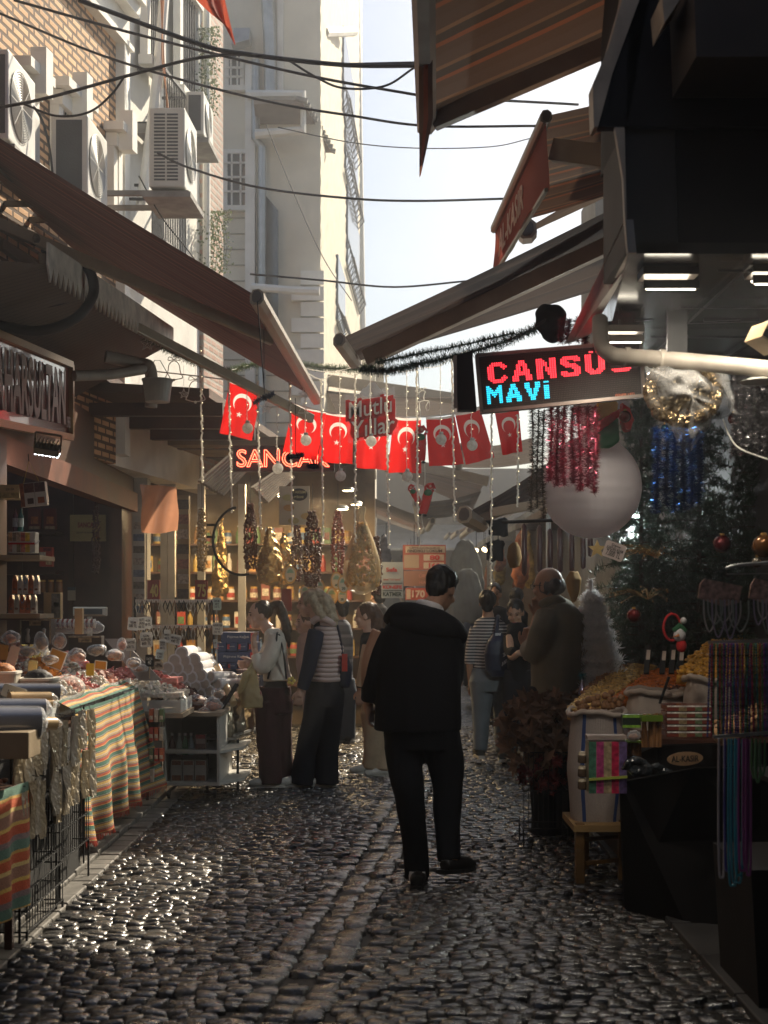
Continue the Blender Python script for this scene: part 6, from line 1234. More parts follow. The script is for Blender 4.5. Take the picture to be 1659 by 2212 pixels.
def sweets(nm, lab, x0, x1, y0, y1, col, shape, seed, n=130, top=.05, zf=tz, sz=.013):
    r = random.Random(seed); m = MB()
    for i in range(n):
        u, v = r.random(), r.random(); x, y = lerp(x0,x1,u), lerp(y0,y1,v); h = top*(1-(2*u-1)**2*.6)*(1-(2*v-1)**2*.6)
        z = zf(x)+.03+h*r.uniform(.55,1); M = Matrix.Rotation(r.random()*6,4,'Z') @ Matrix.Rotation(r.gauss(0,.6),4,'X'); s = sz*r.uniform(.8,1.2)
        if shape == 'cube': m.box((-s,-s,-s),(s,s,s),0,Matrix.Translation((x,y,z)) @ M)
        elif shape == 'ball': m.ell((x,y,z), s, 7, 5)
        else: m.ell((x,y,z), (s*.6,s*1.3,s*.5), 6, 4, 0, M)
    m.box((x0+.004,y0+.004,zf(x0)+.004),(x1-.004,y1-.004,zf((x0+x1)/2)+.03))
    return tag(m.build(nm, mat('sweet_'+col, cc[col], .45, var=.35, vs=40, bump=.1, sub=.1), smooth=(shape != 'cube')), lab, kind='stuff')
tints = [['pink','red','rose','orange','yellow','white','pink','rose','white','pink','rose'],['orange','yellow','dark','red','rose','brown','white','orange','pink','white','rose'],['red','white','orange','yellow','pink','white','rose','brown','pink','yellow','white']]
m_tray = clear('clear_tray', (.75,.78,.76), .4, .15, .3, 30); k = 0
for j, (xa, xb) in enumerate(((-1.88,-2.12),(-2.14,-2.40),(-2.42,-2.70))):
    for i in range(11):
        y0 = 6.75+i*.325; c = tints[j][i]; y1 = y0+.31
        t = MB(); zz = tz((xa+xb)/2)+.004; h = .075
        for lo, hi in (((xb,y0,zz-.03),(xa,y0+.004,zz+h)),((xb,y1-.004,zz-.03),(xa,y1,zz+h)),((xa-.004,y0+.005,zz-.03),(xa,y1-.005,zz+h)),((xb,y0+.005,zz-.03),(xb+.004,y1-.005,zz+h))): t.box(lo,hi)
        tag(t.build('sweet_tray', m_tray), f'clear tray of {c} sweets, number {i+1} along the {("front","middle","back")[j]} row', 'tray', 'clear trays of Turkish delight')
        sweets('sweet_heap', f'{c} sweets heaped in {("front","middle","back")[j]} tray {i+1}', xb+.01, xa-.01, y0+.01, y1-.01, c, ('cube','ball','flat')[(i*2+j)%3] if c not in ('brown','dark') else 'flat', k, 120, .12+.03*j, lambda x: tz(x)+.02); k += 1
def card(lab, x0, x1, y0, y1, d, col, txt=(), tilt=0, stick=None, dark=(.03,.03,.03), rim=None):
    c = W((x0+x1)/2,(y0+y1)/2,d); s = d/3000; w_, h_ = (x1-x0)*s, (y1-y0)*s; q = empty('price_card', c, lab, 'price card', 'price cards on the stalls')
    R = Matrix.Rotation(tilt,3,'Y'); P = lambda a,b,y_=0: c+R @ Vector((a*w_/2,y_,b*h_/2)); m = MB(); m.prism([P(-.85,-1),P(.85,-1),P(1,-.85),P(1,.85),P(.85,1),P(-.85,1),P(-1,.85),P(-1,-.85)],(0,.004,0)); m.build('card', mat('pricecard_%02x%02x%02x'%tuple(int(v*255) for v in col), col, .6, var=.06, transl=.2), q)
    if rim: m = MB(); [m.bar(P(*a,-.002),P(*b,-.002),.008,.005) for a,b in (((-1,-1),(1,-1)),((1,-1),(1,1)),((1,1),(-1,1)),((-1,1),(-1,-1)))]; m.build('rim', mat('white_rim',(.7,.66,.58),.5), q)
    for k,(t,yy,hh,ww) in enumerate(txt): letters(t, P(0,yy,-.003), R @ Vector((1,0,0)), R @ Vector((0,0,1)), w_*ww, h_*hh, mat('ink_dark',(.05,.04,.04),.6) if dark[0] < .1 else mat('ink_pale',(.6,.58,.5),.6), q, .02, depth=.001)
    if stick: MB().tube([P(stick[0],-.98,.006), W(stick[1],stick[2],d+.01)], .004, 6).build('stick', mat('pale_wood_stick',(.45,.33,.2),.6), q)
og = (.62,.33,.06); wc = (.62,.58,.52)
card('orange price card with white rim, standing tallest in the sweets',105,139,1404,1444,9.0,og,tilt=.35,rim=1); card('small yellow price card leaning before the pink delight',186,203,1433,1460,8.7,(.62,.42,.05)); card('wide orange price card behind the small yellow one',205,230,1428,1446,9.0,og,tilt=.1,rim=1)
card('pale cream price card between the red and pink sweets',61,80,1427,1450,8.3,(.62,.56,.30),tilt=.15); card('amber price card at the far left edge of the stall',-4,17,1393,1425,8.3,(.5,.28,.05),tilt=.12)
card('white pointed scoop card by the red sweets',17,38,1395,1440,8.2,wc,tilt=.3)
card('white price placard lettered ÜZÜM 580 TL',276,299,1333,1362,10.3,wc,(('ÜZÜM',.25,.2,.5),('580 TL',-.3,.22,.75)),.08,(0,302,1378)); card('white placard DUT KURUSU just behind the ÜZÜM one',296,314,1333,1361,10.4,wc,(('DUT',.55,.2,.7),('KURUSU',.05,.2,.8),('580 TL',-.5,.2,.7)),-.03,(0,300,1380)); card('third white placard of the tight upper group',308,328,1332,1358,10.5,wc,(('İNCİR',.4,.2,.7),('480 TL',-.3,.22,.8)),.03,(0,312,1375))
card('white placard lettered KAYISI 620 TL, lowest left',271,293,1379,1406,10.2,wc,(('KAYISI',.4,.22,.8),('620 TL',-.35,.22,.75)),-.03,(0,281,1420)); card('white placard lettered GÜN KURUSU 600 TL',303,329,1366,1398,10.3,wc,(('GÜN',.55,.2,.5),('KURUSU',.05,.2,.8),('600 TL',-.45,.22,.75)),-.04,(.1,318,1418))
card('narrow white placard lettered PAPAYA 440 TL',354,367,1360,1388,10.9,wc,(('PAPAYA',.2,.18,.8),('440 TL',-.3,.2,.8)),.0,(0,362,1402)); card('white placard lettered MANGO 440 TL, rightmost on a stick',367,391,1371,1393,10.9,wc,(('MANGO',.35,.26,.8),('440 TL',-.3,.28,.75)),.2,(0,380,1400)); card('white placard lettered YABAN ÇİLEĞİ by the cups',344,358,1380,1408,10.8,wc,(('YABAN',.45,.18,.8),('ÇİLEĞİ',.1,.18,.8),('440 TL',-.4,.2,.8)),.0,(0,351,1418))
card('round topped black price tag over the date pile',314,332,1414,1440,10.2,(.02,.02,.02),(('DATES',.3,.2,.7),('40',-.3,.35,.4)),0,(0,323,1466),dark=(.5,)); card('small white card lettered STREÇ 120',336,354,1403,1424,10.7,(.55,.6,.58),(('STREÇ',.1,.25,.7),('120',-.5,.25,.5)),.1,(.3,352,1432)); card('pale brown card BAK FISTIK under the STREÇ card',334,353,1429,1447,10.8,(.45,.36,.28),(('BAL',.4,.3,.5),('FISTIK',-.1,.3,.8)),0)
card('upper green rimmed card hanging by the ponytailed woman',460,478,1291,1318,11.4,(.55,.6,.50),(('500 ML',.45,.16,.7),('SET',.0,.16,.5),('110 TL',-.45,.18,.6))); card('white hanging card lettered AIRFRYER 50Lİ 55 TL',459,481,1345,1371,11.3,wc,(('AIRFRYER',.55,.18,.9),('50Lİ',.0,.18,.5),('55 TL',-.55,.18,.6)),.03); card('small tilted white card under the AIRFRYER card',461,469,1381,1400,11.3,(.5,.52,.5),(('KUP',.2,.2,.7),),-.1)
tag(MB().tube([W(468,1292,11.45), W(469,1440,11.45)], .004, 6).build('display_pole', m_galv), 'thin pole carrying the hanging white cards', 'pole')
# clear glossy bags of goods behind the sweets
def crinkle_bag(lab, x, y, rx, ry, d, seed, inner=(.25,.15,.08), grp='crinkled clear bags on the stalls', nm='clear_bag'):
    s = d/3000*.86; c = W(x,y,d); q = empty(nm, c-Vector((0,0,ry*s)), lab, 'bag', grp); r = random.Random(seed)
    i_ = MB().ell(c-Vector((0,0,ry*s*.15)), (rx*s*.8,rx*s*.55,ry*s*.7), 10, 8); i_ = blob(i_, max(.012, rx*s*.12), 1, rx*s*.25, 14); i_.build('contents', mat('bag_contents_%d'%(seed%5), (inner[0]*(1+.3*(seed%3)),inner[1],inner[2]), .5, var=.6, vs=35), q, smooth=True)
    o_ = MB().ell(c, (rx*s,rx*s*.7,ry*s), 14, 10); o_ = blob(o_, max(.010, rx*s*.10), 0, rx*s*.32, 11+seed%5); o_.build('film', clear('film'), q, smooth=False)
for i,(x,y,rx,ry,d,lab) in enumerate(((90,1385,20,24,8.9,'amber glass set wrapped in crinkled film, left'),(128,1385,18,22,9.0,'crinkled clear bag in front of the photo box'),(22,1378,24,18,8.8,'dark wrapped bottles at the far left edge'),(60,1408,28,14,8.9,'dark clear bag behind the red sweets'),(166,1418,26,16,9.3,'clear bag just right of the tall orange card'),(210,1404,22,16,9.7,'clear bag left of the grey board'),(246,1415,26,18,9.8,'long crinkled bag tilted down to the right'),(263,1392,13,18,9.9,'upright clear bag peaking over the others'),(288,1432,20,14,10.0,'clear bag left of the black tag'),(300,1445,20,10,10.1,'low silver bag beside the date pile'),(110,1424,22,10,8.8,'low clear bag behind the sugared sweets'))): crinkle_bag(lab,x,y,rx,ry,d,i)
tag(MB().prism([W(226,1380,10.3),W(262,1380,10.3),W(350,1470,10.3),W(300,1470,10.3)],(0,.02,0)).build('grey_board', mat('grey_board',(.28,.26,.24),.6)), 'slanting grey board behind the clear bags', 'board')
# tubs at the left front
for lab,x0,x1,y0,y1,d,cl in (('clear tub heaped with black seeds at the front left',42,124,1466,1492,7.4,(.02,.015,.015)),('amber filled tub cut by the left edge',-30,42,1452,1490,7.3,(.42,.14,.03))):
    a, b = W(x0,y1,d), W(x1,y0,d); q = empty('tub', ((a.x+b.x)/2,d,a.z), lab, 'tub'); w_ = (b.x-a.x)/2
    cx = (a.x+b.x)/2; MB().loft([(a.z,cx,d,w_*.86,w_*.8),(b.z,cx,d,w_,w_*.9)],20,e=5).build('tub_body', clear('tub_plastic',(.7,.65,.55),.5,.15,.2,20), q); MB().loft([(b.z-.006,cx,d,w_*1.04,w_*.94),(b.z+.006,cx,d,w_*1.04,w_*.94)],20,e=5).build('rim', mat('white_rim'), q)
    hm_ = MB().loft([(a.z+.004,cx,d,w_*.8,w_*.74),(b.z-.01,cx,d,w_*.92,w_*.85)],16,e=5).ell((cx,d,b.z),(w_*.8,w_*.7,.05),14,8); tag(blob(hm_,.01,1,.006,60).build('filling', mat('filling_%d'%int(x0+40),cl,.6,var=.6,vs=80,bump=.9,bs=150), q, smooth=True), kind='stuff')
c = W(150,1486,7.9); q = tag(MB().ell(c,(.09,.10,.07),18,12).build('clear_dome', clear('dome_plastic',(.85,.88,.85),.08,.06,.2,10), smooth=True), 'clear domed lid lying tilted beside the seed tub', 'lid')
# rolls of film and foil near the camera
def roll(lab, x0, x1, y, r, d, m_, gr='plastic wrapped rolls at the near left', end=None, slope=0):
    a, b = W(x0,y,d), W(x1,y+slope,d+.12); q = empty('wrap_roll', (a+b)/2, lab, 'roll', gr); MB().tube([a,b], r, 22).build('roll', m_, q, smooth=True); MB().tube([b, b+Vector((.012,0,0)), b+Vector((.035,.0,-.004))], [r*.99,r*.8,r*.25], 16).build('twisted_end', clear('film'), q)
m_filmroll = mat('clear_film_roll', (.26,.26,.28), .14, metal=.35, var=.2, bump=.25, bs=12, spec=.8); m_tan = mat('tan_paper_roll', (.55,.38,.20), .35, var=.1)
roll('largest clear film roll, front left', -60,84,1562,.075,5.9,m_filmroll); roll('second clear film roll above the largest', -50,96,1533,.05,6.0,m_filmroll); roll('tan paper roll on top of the film rolls', 20,108,1508,.028,6.2,m_tan); roll('white film roll behind the tan paper roll', -10,128,1494,.04,6.5,m_filmroll); roll('thin tan roll under the white film roll', 10,112,1522,.02,6.1,m_tan); roll('short tan roll sticking out at the right', 60,118,1563,.03,6.15,m_tan)
card('white slanted tag leaning on the rolls',4,56,1482,1510,6.3,(.62,.6,.55),(('14 TL',-.1,.35,.5),),.3)
a, b = W(-40,1640,5.8), W(62,1582,5.8); q = tag(MB().box((a.x,5.8,a.z),(b.x,6.0,b.z)).build('carton', mat('cream_carton',(.26,.20,.13),.5), bevel=.004), 'cream carton beneath the big film roll', 'box')
# rack of hanging foil packets
pr = empty('packet_rack', (-1.68,6.9,0), 'wire rack of hanging foil packets at the near left', 'rack')
m = MB()
for z in (.62,.78,.95): m.bar((-1.66,6.2,z),(-1.66,7.7,z),.006,.006)
for yy in (6.2,6.95,7.7): m.bar((-1.665,yy,.1),(-1.665,yy,.97),.008,.008)
m.build('wire_frame', m_iron, pr)
m_foil = mat('silver_foil_packet', (.66,.56,.40), .2, metal=.25, bump=.9, bs=26, bd=.015, var=.2); m_foil2 = mat('white_plastic_packet', (.60,.54,.44), .25, bump=.8, bs=30, bd=.01)
r = random.Random(21)
for i in range(22):
    yy = 6.15+(i%11)*.145; row = i//11; zt = (.96,.72)[row]+r.gauss(0,.02); h = r.uniform(.2,.27); w_ = r.uniform(.07,.1); x = -1.63+r.uniform(0,.03)
    P = grid(lambda u, v: Vector((x+.012*math.sin(u*9+v*5+i), yy+w_*(u-.5), zt-h*v)), 6, 8); q = tag(P.build('foil_packet', (m_foil,m_foil2)[i%2], smooth=False), ('silver','white')[i%2]+f' packet {i%11+1} from the near end of the {("upper","lower")[row]} row', 'packet', 'packets on the near left rack'); s_ = q.modifiers.new('thick','SOLIDIFY'); s_.thickness = .012
    MB().tube([Vector((x,yy,zt)), Vector((x-.01,yy,zt+.03)), Vector((x+.02,yy,zt+.025))], .002, 4).build('hook', m_iron, q)
# black wire crates
def wire_crate(lab, x0, x1, y0, y1, z0, z1, nm='wire_basket', step=.05, m_=None, grp='black wire baskets'):
    q = empty(nm, ((x0+x1)/2,(y0+y1)/2,z0), lab, 'basket', grp); m = MB()
    for z in (z0,z1,(z0+z1)/2):
        for p, w2 in (((x0,y0),(x1,y0)),((x1,y0),(x1,y1)),((x1,y1),(x0,y1)),((x0,y1),(x0,y0))): m.bar((*p,z),(*w2,z),.007,.007)
    m.build('rim_wires', m_ or m_iron, q); m = MB(); n = int((y1-y0)/step)
    for k in range(n+1): yy = lerp(y0,y1,k/n); m.bar((x1,yy,z0),(x1,yy,z1),.004,.004)
    n = int((x1-x0)/step)
    for k in range(n+1): xx = lerp(x0,x1,k/n); m.bar((xx,y0,z0),(xx,y0,z1),.004,.004)
    m.build('side_wires', m_ or m_iron, q)
    m = MB()
    for p in ((x0,y0),(x1,y0),(x1,y1),(x0,y1)): m.bar((*p,0),(*p,z0),.01,.01)
    m.build('legs_frame', m_ or m_iron, q); return q
wire_crate('nearer black wire basket under the packets',-2.1,-1.64,6.25,6.95,.30,.60); wire_crate('further black wire basket under the packets',-2.1,-1.66,7.1,7.8,.22,.52)
wire_crate('lowest black wire basket near the kerb',-2.1,-1.62,6.3,7.0,.05,.24)
q = tag(MB().box((-2.2,6.0,.02),(-1.75,8.0,.83)).build('black_cloth_skirt', mat('black_skirt_cloth',(.012,.011,.01),.9)), 'black cloth hanging behind the wire baskets', 'cloth')
# patterned cloths
def kilim(name):
    O,G_,Y,K,Wt = (.42,.07,.028),(.06,.15,.11),(.58,.37,.12),(.035,.022,.03),(.50,.43,.35); P_=(.20,.12,.12)
    return stripes(name, [(2.4,G_),(.35,Wt),(.5,K),(1.9,Y),(.6,Wt),(.35,P_),(.5,Y),(1.0,P_),(1.6,O),(.4,Y),(.3,K)], 'V', 9, rough=.95, wob=.010, fuzz=.004, transl=.06, var=.3, bstr=1)
m_kil = kilim('striped_woven_cloth')
def k1(u, v):
    Y = lerp(8.0,10.05,u)-.25*v*(1-u)*.0; x = -1.78+.05*v+.13*v**1.2*max(0,(u-.86)/.14)**1.5; Y += .12*v*max(0,(u-.86)/.14)
    fold = (.012+.035*v)*math.sin(u*26+math.sin(v*3)*.8)*(v**.8)*(1 if u < .86 else .4)+.05*math.exp(-((v-.55)/.35)**2)*math.sin(math.pi*u)
    return Vector((x+fold, Y, .93-.012*math.sin(math.pi*u)-v*(.76-.10*max(0,u-.5)+.03*math.sin(u*9))))
q = empty('striped_cloth', (-1.78,9,.93), 'bright striped woven cloth hanging in sunlight over the sweets stall front', 'cloth'); grid(k1, 160, 110).build('cloth', m_kil, q, smooth=True)
m = MB(); r = random.Random(5)
for i in range(260):
    u = i/260; p = k1(u,1); m.bar(p, p+Vector((r.gauss(0,.004), r.gauss(0,.006), -r.uniform(.02,.04))), .0025, .0025)
m.build('fringe', mat('red_fringe',(.45,.07,.04),.9), q)
m = grid(lambda u, v: Vector((-1.80-.10*v, lerp(8.0,10.05,u), .935+.01*math.sin(u*20)*v+.05*v)), 60, 10); m.uv = [(a, (b*.18)%1) for a, b in m.uv]; m.build('top_fold', m_kil, q, smooth=True)
m_kil2 = stripes('patterned_woven_cloth', [(1,(.09,.17,.13)),(.3,(.5,.3,.08)),(1,(.45,.09,.03)),(.4,(.6,.45,.18)),(1.2,(.30,.15,.10)),(.4,(.6,.4,.1)),(1,(.45,.08,.03)),(.6,(.2,.14,.14))], 'V', 2.2, rough=.95, wob=.03, fuzz=.01, var=.4, bstr=1)
q = empty('patterned_cloth', (-1.6,5.9,.8), 'second patterned cloth in the bottom left corner', 'cloth'); grid(lambda u, v: Vector((-1.60+.02*math.sin(u*22+v*2)*v+.03*v, lerp(5.2,6.25,u), .74-.53*v+.02*math.sin(u*3))), 70, 60).build('cloth', m_kil2, q, smooth=True)
q = empty('corner_table', (-1.9,5.7,0), 'low table with dried fruit in the bottom left corner', 'table'); MB().box((-2.3,5.0,.70),(-1.62,6.22,.735)).build('table_top', m_wood2, q); 
for yy in (6.15,): MB().bar((-1.66,yy,0),(-1.66,yy,.70),.035,.035).build('leg', m_wood, q)
m = MB(); r = random.Random(4)
for i in range(420): m.ell((r.uniform(-2.2,-1.66), r.uniform(5.2,6.15), .75+r.random()*.04), (.02,.014,.010), 6, 4, 0, Matrix.Rotation(r.random()*6,4,'Z') @ Matrix.Rotation(r.gauss(0,.5),4,'X'))
tag(m.build('dried_fruit_heap', mat('dried_fruit_brown',(.16,.06,.03),.5,var=.5,vs=20), smooth=True), 'dark dried fruit heaped in the bottom left corner', kind='stuff')
# ---- shelf unit beside the cloth, and white cabinet
def cab(lab, x0, x1, y0, y1, z0, z1, shelves, m_, nm='cabinet', backm=None):
    q = empty(nm, ((x0+x1)/2,(y0+y1)/2,0), lab, 'cabinet'); t = .02
    MB().box((x0-.02,y0-.02,z1),(x1+.02,y1,z1+.03)).build('top', mat('worn_board_edge',(.36,.28,.20),.6), q)
    MB().box((x0,y0,z0),(x0+t,y1,z1-.001)).build('side_panel', m_, q); MB().box((x1-t,y0,z0),(x1,y1,z1-.001)).build('side_panel', m_, q); MB().box((x0+t+.001,y1-t,z0),(x1-t-.001,y1,z1-.001)).build('back_panel', backm or m_, q)
    for z in shelves: MB().box((x0+t+.001,y0,z),(x1-t-.001,y1-t-.001,z+.025)).build('shelf', m_, q)
    return q
m_cab = mat('white_laminate', (.50,.48,.44), .45, var=.1)
q = cab('white wheeled cabinet with goods on two shelves', -1.72,-1.28,10.8,11.7,.12,.66,(.12,.37),m_cab,backm=mat('shaded_laminate',(.3,.28,.25),.5))  # back panel is a dimmer laminate that paints shade inside the cabinet
for x,y in ((-1.68,10.85),(-1.32,10.85),(-1.32,11.6)): MB().lathe((0,0,0),[(.03,-.012),(.03,.012)],12,0,Matrix.Translation((x,y,.045)) @ Matrix.Rotation(math.pi/2,4,'Y')).build('castor', m_iron, q); 
pn = MB(); pn.prism([Vector((-1.28,10.8,.12)),Vector((-1.12,11.15,.12)),Vector((-1.12,11.7,.12)),Vector((-1.28,11.7,.12))],(0,0,.02)).prism([Vector((-1.279,10.8,.37)),Vector((-1.12,11.15,.37)),Vector((-1.12,11.7,.37)),Vector((-1.279,11.7,.37))],(0,0,.02)); pn.build('corner_shelf', m_cab, q)
for i in range(3): boxD(('left','middle','right')[i]+' white carton with a bread picture on the cabinet bottom shelf','carton','box',369+i*26,393+i*26,1640+2,1690,10.88,.12,(.42,.40,.36),prints=[(.1,.9,.08,.32,(.22,.09,.04)),(.1,.9,.78,.96,(.2,.08,.05))],grp='cartons in the white cabinet')
for i,(x,c_) in enumerate(((372,(.12,.05,.05)),(388,(.42,.5,.52)),(400,(.12,.28,.16)),(413,(.3,.4,.45)))): b = W(x,1630,10.95); q = empty('spray_bottle', b, ('dark','white','green','pale blue')[i]+' bottle on the cabinet middle shelf', 'bottle', 'bottles in the white cabinet'); MB().lathe(b,[(.026,0),(.028,.01),(.024,.09),(.010,.13),(.010,.15)],12).build('bottle_body', mat('spray_%d'%i,c_,.3), q, smooth=True); MB().lathe(b+Vector((0,0,.15)),[(.012,0),(.012,.02),(0,.02)],10).build('cap', c_white, q)
boxD('gift bag with dark picture at the right of the cabinet shelf','gift_bag','bag',422,444,1587,1630,10.9,.08,(.35,.28,.26),prints=[(.05,.95,.1,.55,(.10,.04,.04)),(.05,.95,.8,1,(.3,.04,.05))])
q = cab('dark shelf unit with packets between cloth and white cabinet', -1.80,-1.72,10.15,10.78,.1,.72,(.12,.36,.55),mat('dull_brown_board',(.14,.10,.08),.6))
for i in range(10):
    x = 322+(i%3)*11; y = (1560,1600,1645,1690)[i//3]; a = W(x,y,10.3); c_ = [(.5,.12,.06),(.5,.46,.4),(.12,.2,.1),(.45,.05,.05)][i%4]; boxD(f'{("red","white","green","crimson")[i%4]} packet {i%3+1} from the left on ledge {i//3+1} of the shelf unit','packet','packet',x,x+9,y-28,y,10.0,.06,c_,grp='packets on the shelf unit',prints=[(.1,.9,.2,.5,(.55,.5,.42))])
sweets('sweet_heap','cream Turkish delight in the corner tray',-1.95,-1.50,10.2,10.75,'white','cube',77,240,.10,lambda x: .76+(-1.5-x)*.25); sweets('sweet_heap','rose Turkish delight behind the corner tray',-2.1,-1.6,10.75,11.1,'rose','cube',78,200,.10,lambda x: .80+(-1.5-x)*.25)
t = MB(); t.box((-1.96,10.15,.74),(-1.49,10.155,.83)).box((-1.49,10.156,.74),(-1.485,10.75,.83)); tag(t.build('corner_tray', m_tray), 'clear corner tray holding cream Turkish delight', 'tray'); tag(MB().box((-1.97,10.14,.70),(-1.47,10.76,.735)).build('board', mat('worn_board_edge')), 'worn board under the corner tray', 'board')
m = MB(); r = random.Random(8)
for i in range(420):
    u, v = r.random(), r.random(); x, y = lerp(-1.86,-1.42,u), lerp(11.0,11.35,v); m.ell((x,y,.72+.16*(1-abs(2*u-1)**1.5)*r.uniform(.7,1)), (.022,.012,.010), 6, 4, 0, Matrix.Rotation(r.random()*6,4,'Z') @ Matrix.Rotation(r.gauss(0,.7),4,'X'))
m.box((-1.86,11.0,.69),(-1.42,11.35,.76)); tag(m.build('date_heap', mat('dark_dates',(.07,.028,.018),.35,var=.4,vs=20), smooth=True), 'dark dates heaped on the corner stand', kind='stuff')
for i,(x,y,rx,ry,lab) in enumerate(((385,1520,22,12,'dark wrapped food bag at the left front of the cabinet top'),(425,1512,28,14,'dark wrapped food bag in the middle of the cabinet top'),(462,1522,24,16,'shiny wrapped food bag at the right end of the cabinet top'),(405,1538,24,10,'low wrapped bag lying along the cabinet edge'),(445,1536,22,10,'low wrapped bag right along the cabinet edge'),(470,1498,16,14,'bunched clear film at the cabinet corner'))): crinkle_bag(lab,x,y,rx,ry,10.95+.1*(i%2),30+i,(.08,.03,.03))
# pyramid of white rolls in bags
proto = empty('paper_roll', (0,0,0)); MB().tube([(0,0,0),(0,.30,0)], .056, 20).build('roll', c_white, proto, smooth=True, local=True); m = MB().tube([(0,-.004,0),(0,-.001,0)], .043, 20).build('roll_end', mat('shaded_roll_end', (.42,.36,.30), .8), proto, local=True); MB().tube([(0,.30,0),(0,.36,.0),(.02,.42,.0)], [.056,.03,.04], 12).build('bag_end', clear('film'), proto, smooth=True, local=True)  # roll ends coloured darker so they read as shaded discs
rp_ = [(392,1411)]+[(377,1427),(398,1428),(419,1425)]+[(362,1444),(382,1444),(404,1444),(425,1441)]+[(352,1463),(372,1465),(392,1463),(412,1463),(433,1459)]+[(380,1482),(400,1482),(422,1483),(442,1477)]+[(410,1498),(432,1500),(452,1493)]+[(455,1462),(470,1478)]
for i,(x,y) in enumerate(rp_):
    o = proto if i == 0 else copy_tree(proto); o.location = W(x,y,11.35+.02*(y-1411)*.0); o.rotation_euler = (R_.gauss(0,.03),0,(.0 if i < 20 else -.5)-.15); rown = [1,4,8,13,17,20,22]; rw = next(k for k, v in enumerate(rown) if i < v)
    if i > 12: o.scale = (.85,.85,.85)
    pos = i-(rown[rw-1] if rw else 0)+1
    tag(o, ('white bagged roll at the very top of the pyramid' if i == 0 else f'white bagged roll {pos} from the left in row {rw+1} from the top'), 'roll', 'pyramid of white bagged rolls')
MB().box((-1.8,11.4,.66),(-1.25,12.2,.78)).build('roll_stand', m_wood2)
tag([o for o in C.objects if o.name.startswith('roll_stand')][0], 'dark box under the pyramid of white rolls', 'box')
# blue boxes
for i,(x0,x1,y0,y1,big) in enumerate(((477,552,1366,1388,1),(465,489,1388,1407,0),(490,512,1388,1407,0),(514,535,1388,1407,0),(537,556,1388,1407,0),(467,552,1408,1431,1),(470,490,1432,1446,0),(492,512,1432,1446,0),(514,534,1432,1446,0))):
    q = boxD(('upper long blue baking paper box' if i == 0 else 'lower long blue baking paper box' if i == 5 else f'small blue end box {i if i < 5 else i-1} of the baking paper stack'),'baking_paper_box','box',x0,x1,y0,y1,12.4-.001*i,.3,(.025,.045,.12),prints=[(.05,.28,.25,.8,(.55,.05,.04)) if not big else (.86,.99,.1,.95,(.55,.05,.04))],grp='blue boxes of baking paper')
    cx = (x0+x1)/2; s_ = 'Pişirme Kağıdı'; dd_ = 12.39; letters(s_, Vector((W(cx,0,dd_).x, dd_-.004, W(0,(y0+y1)/2-1,dd_).z)), (1,0,0),(0,0,1), (x1-x0)*(.62 if big else .5)*dd_/3000, (.030 if big else .012), c_white, q, .01)
    if big: letters('50', Vector((W(x0+(x1-x0)*.925,0,dd_).x, dd_-.006, W(0,(y0+y1)/2,dd_).z)), (1,0,0),(0,0,1), .03,.03, c_white, q, .02)
MB().box((-1.52,12.38,.5),(-1.10,12.9,.94)).build('display_box', mat('dark_blue_carton',(.02,.03,.07),.6)); tag([o for o in C.objects if o.name.startswith('display_box')][0], 'dark stand behind the stacked plastic lids', 'stand')
q = empty('lid_stack', W(520,1500,12.2), 'tall stacks of clear plastic food lids under the blue boxes', 'lids'); 
for j,(x,w_) in enumerate(((478,20),(535,24))):
    for k in range(13): y = 1520-k*6; p = W(x,y,12.2); MB().lathe(p,[(w_*12.2/3000,0),(w_*12.2/3000*1.05,.012)],18).build('lid', clear('lid_plastic',(.5,.38,.34),.5,.2,.2,20), q, smooth=True)
# bins with foil bags
q = empty('display_bin', (-1.12,12,0), 'metal bin of upright foil bags on thin black legs beside the women', 'bin'); MB().prism([Vector((-1.22,11.35,.42)),Vector((-.98,12.6,.42)),Vector((-1.3,12.6,.42)),Vector((-1.5,11.35,.42))],(0,0,.02)).build('floor_panel', m_galv, q)
for p in ((-1.2,11.4),(-.99,12.55),(-1.45,11.4)): MB().bar((*p,0),(*p,.42),.02,.02).build('leg', m_iron, q)
MB().bar((-1.22,11.33,.46),(-.97,12.6,.46),.02,.02).build('rim', m_galv, q)
for i in range(9):
    t = i/8; c = Vector((lerp(-1.24,-1.02,t)+(.0 if i%2 else -.05), lerp(11.4,12.5,t), .43)); h = R_.uniform(.26,.36)
    m = MB().loft([(0,0,0,.05,.03),(h*.3,0,0,.065,.045),(h*.8,0,0,.055,.02),(h,0,0,.06,.008)],14); b = blob(m,.010,1,.010,18); o = b.build('foil_bag', mat('champagne_foil',(.55,.47,.34),.22,metal=.7,bump=.7,bs=24,bd=.012), None, smooth=True, local=True); o.location = c; o.rotation_euler.z = R_.gauss(0,.4); tag(o, f'champagne foil bag {i+1} from the near end of the metal bin', 'bag', 'foil bags in the metal bin')
m = MB(); m.tube([W(470,1440,11.6), W(505,1520,11.2)], .03, 12); tag(m.build('cardboard_tube', m_tan, smooth=True), 'leaning cream cardboard tube right of the roll pyramid', 'tube'); tag(MB().bar(W(512,1478,11.3), W(470,1545,11.1), .03,.02).build('slanting_scoop', m_iron), 'dark slanting handle right of the white rolls', 'handle')
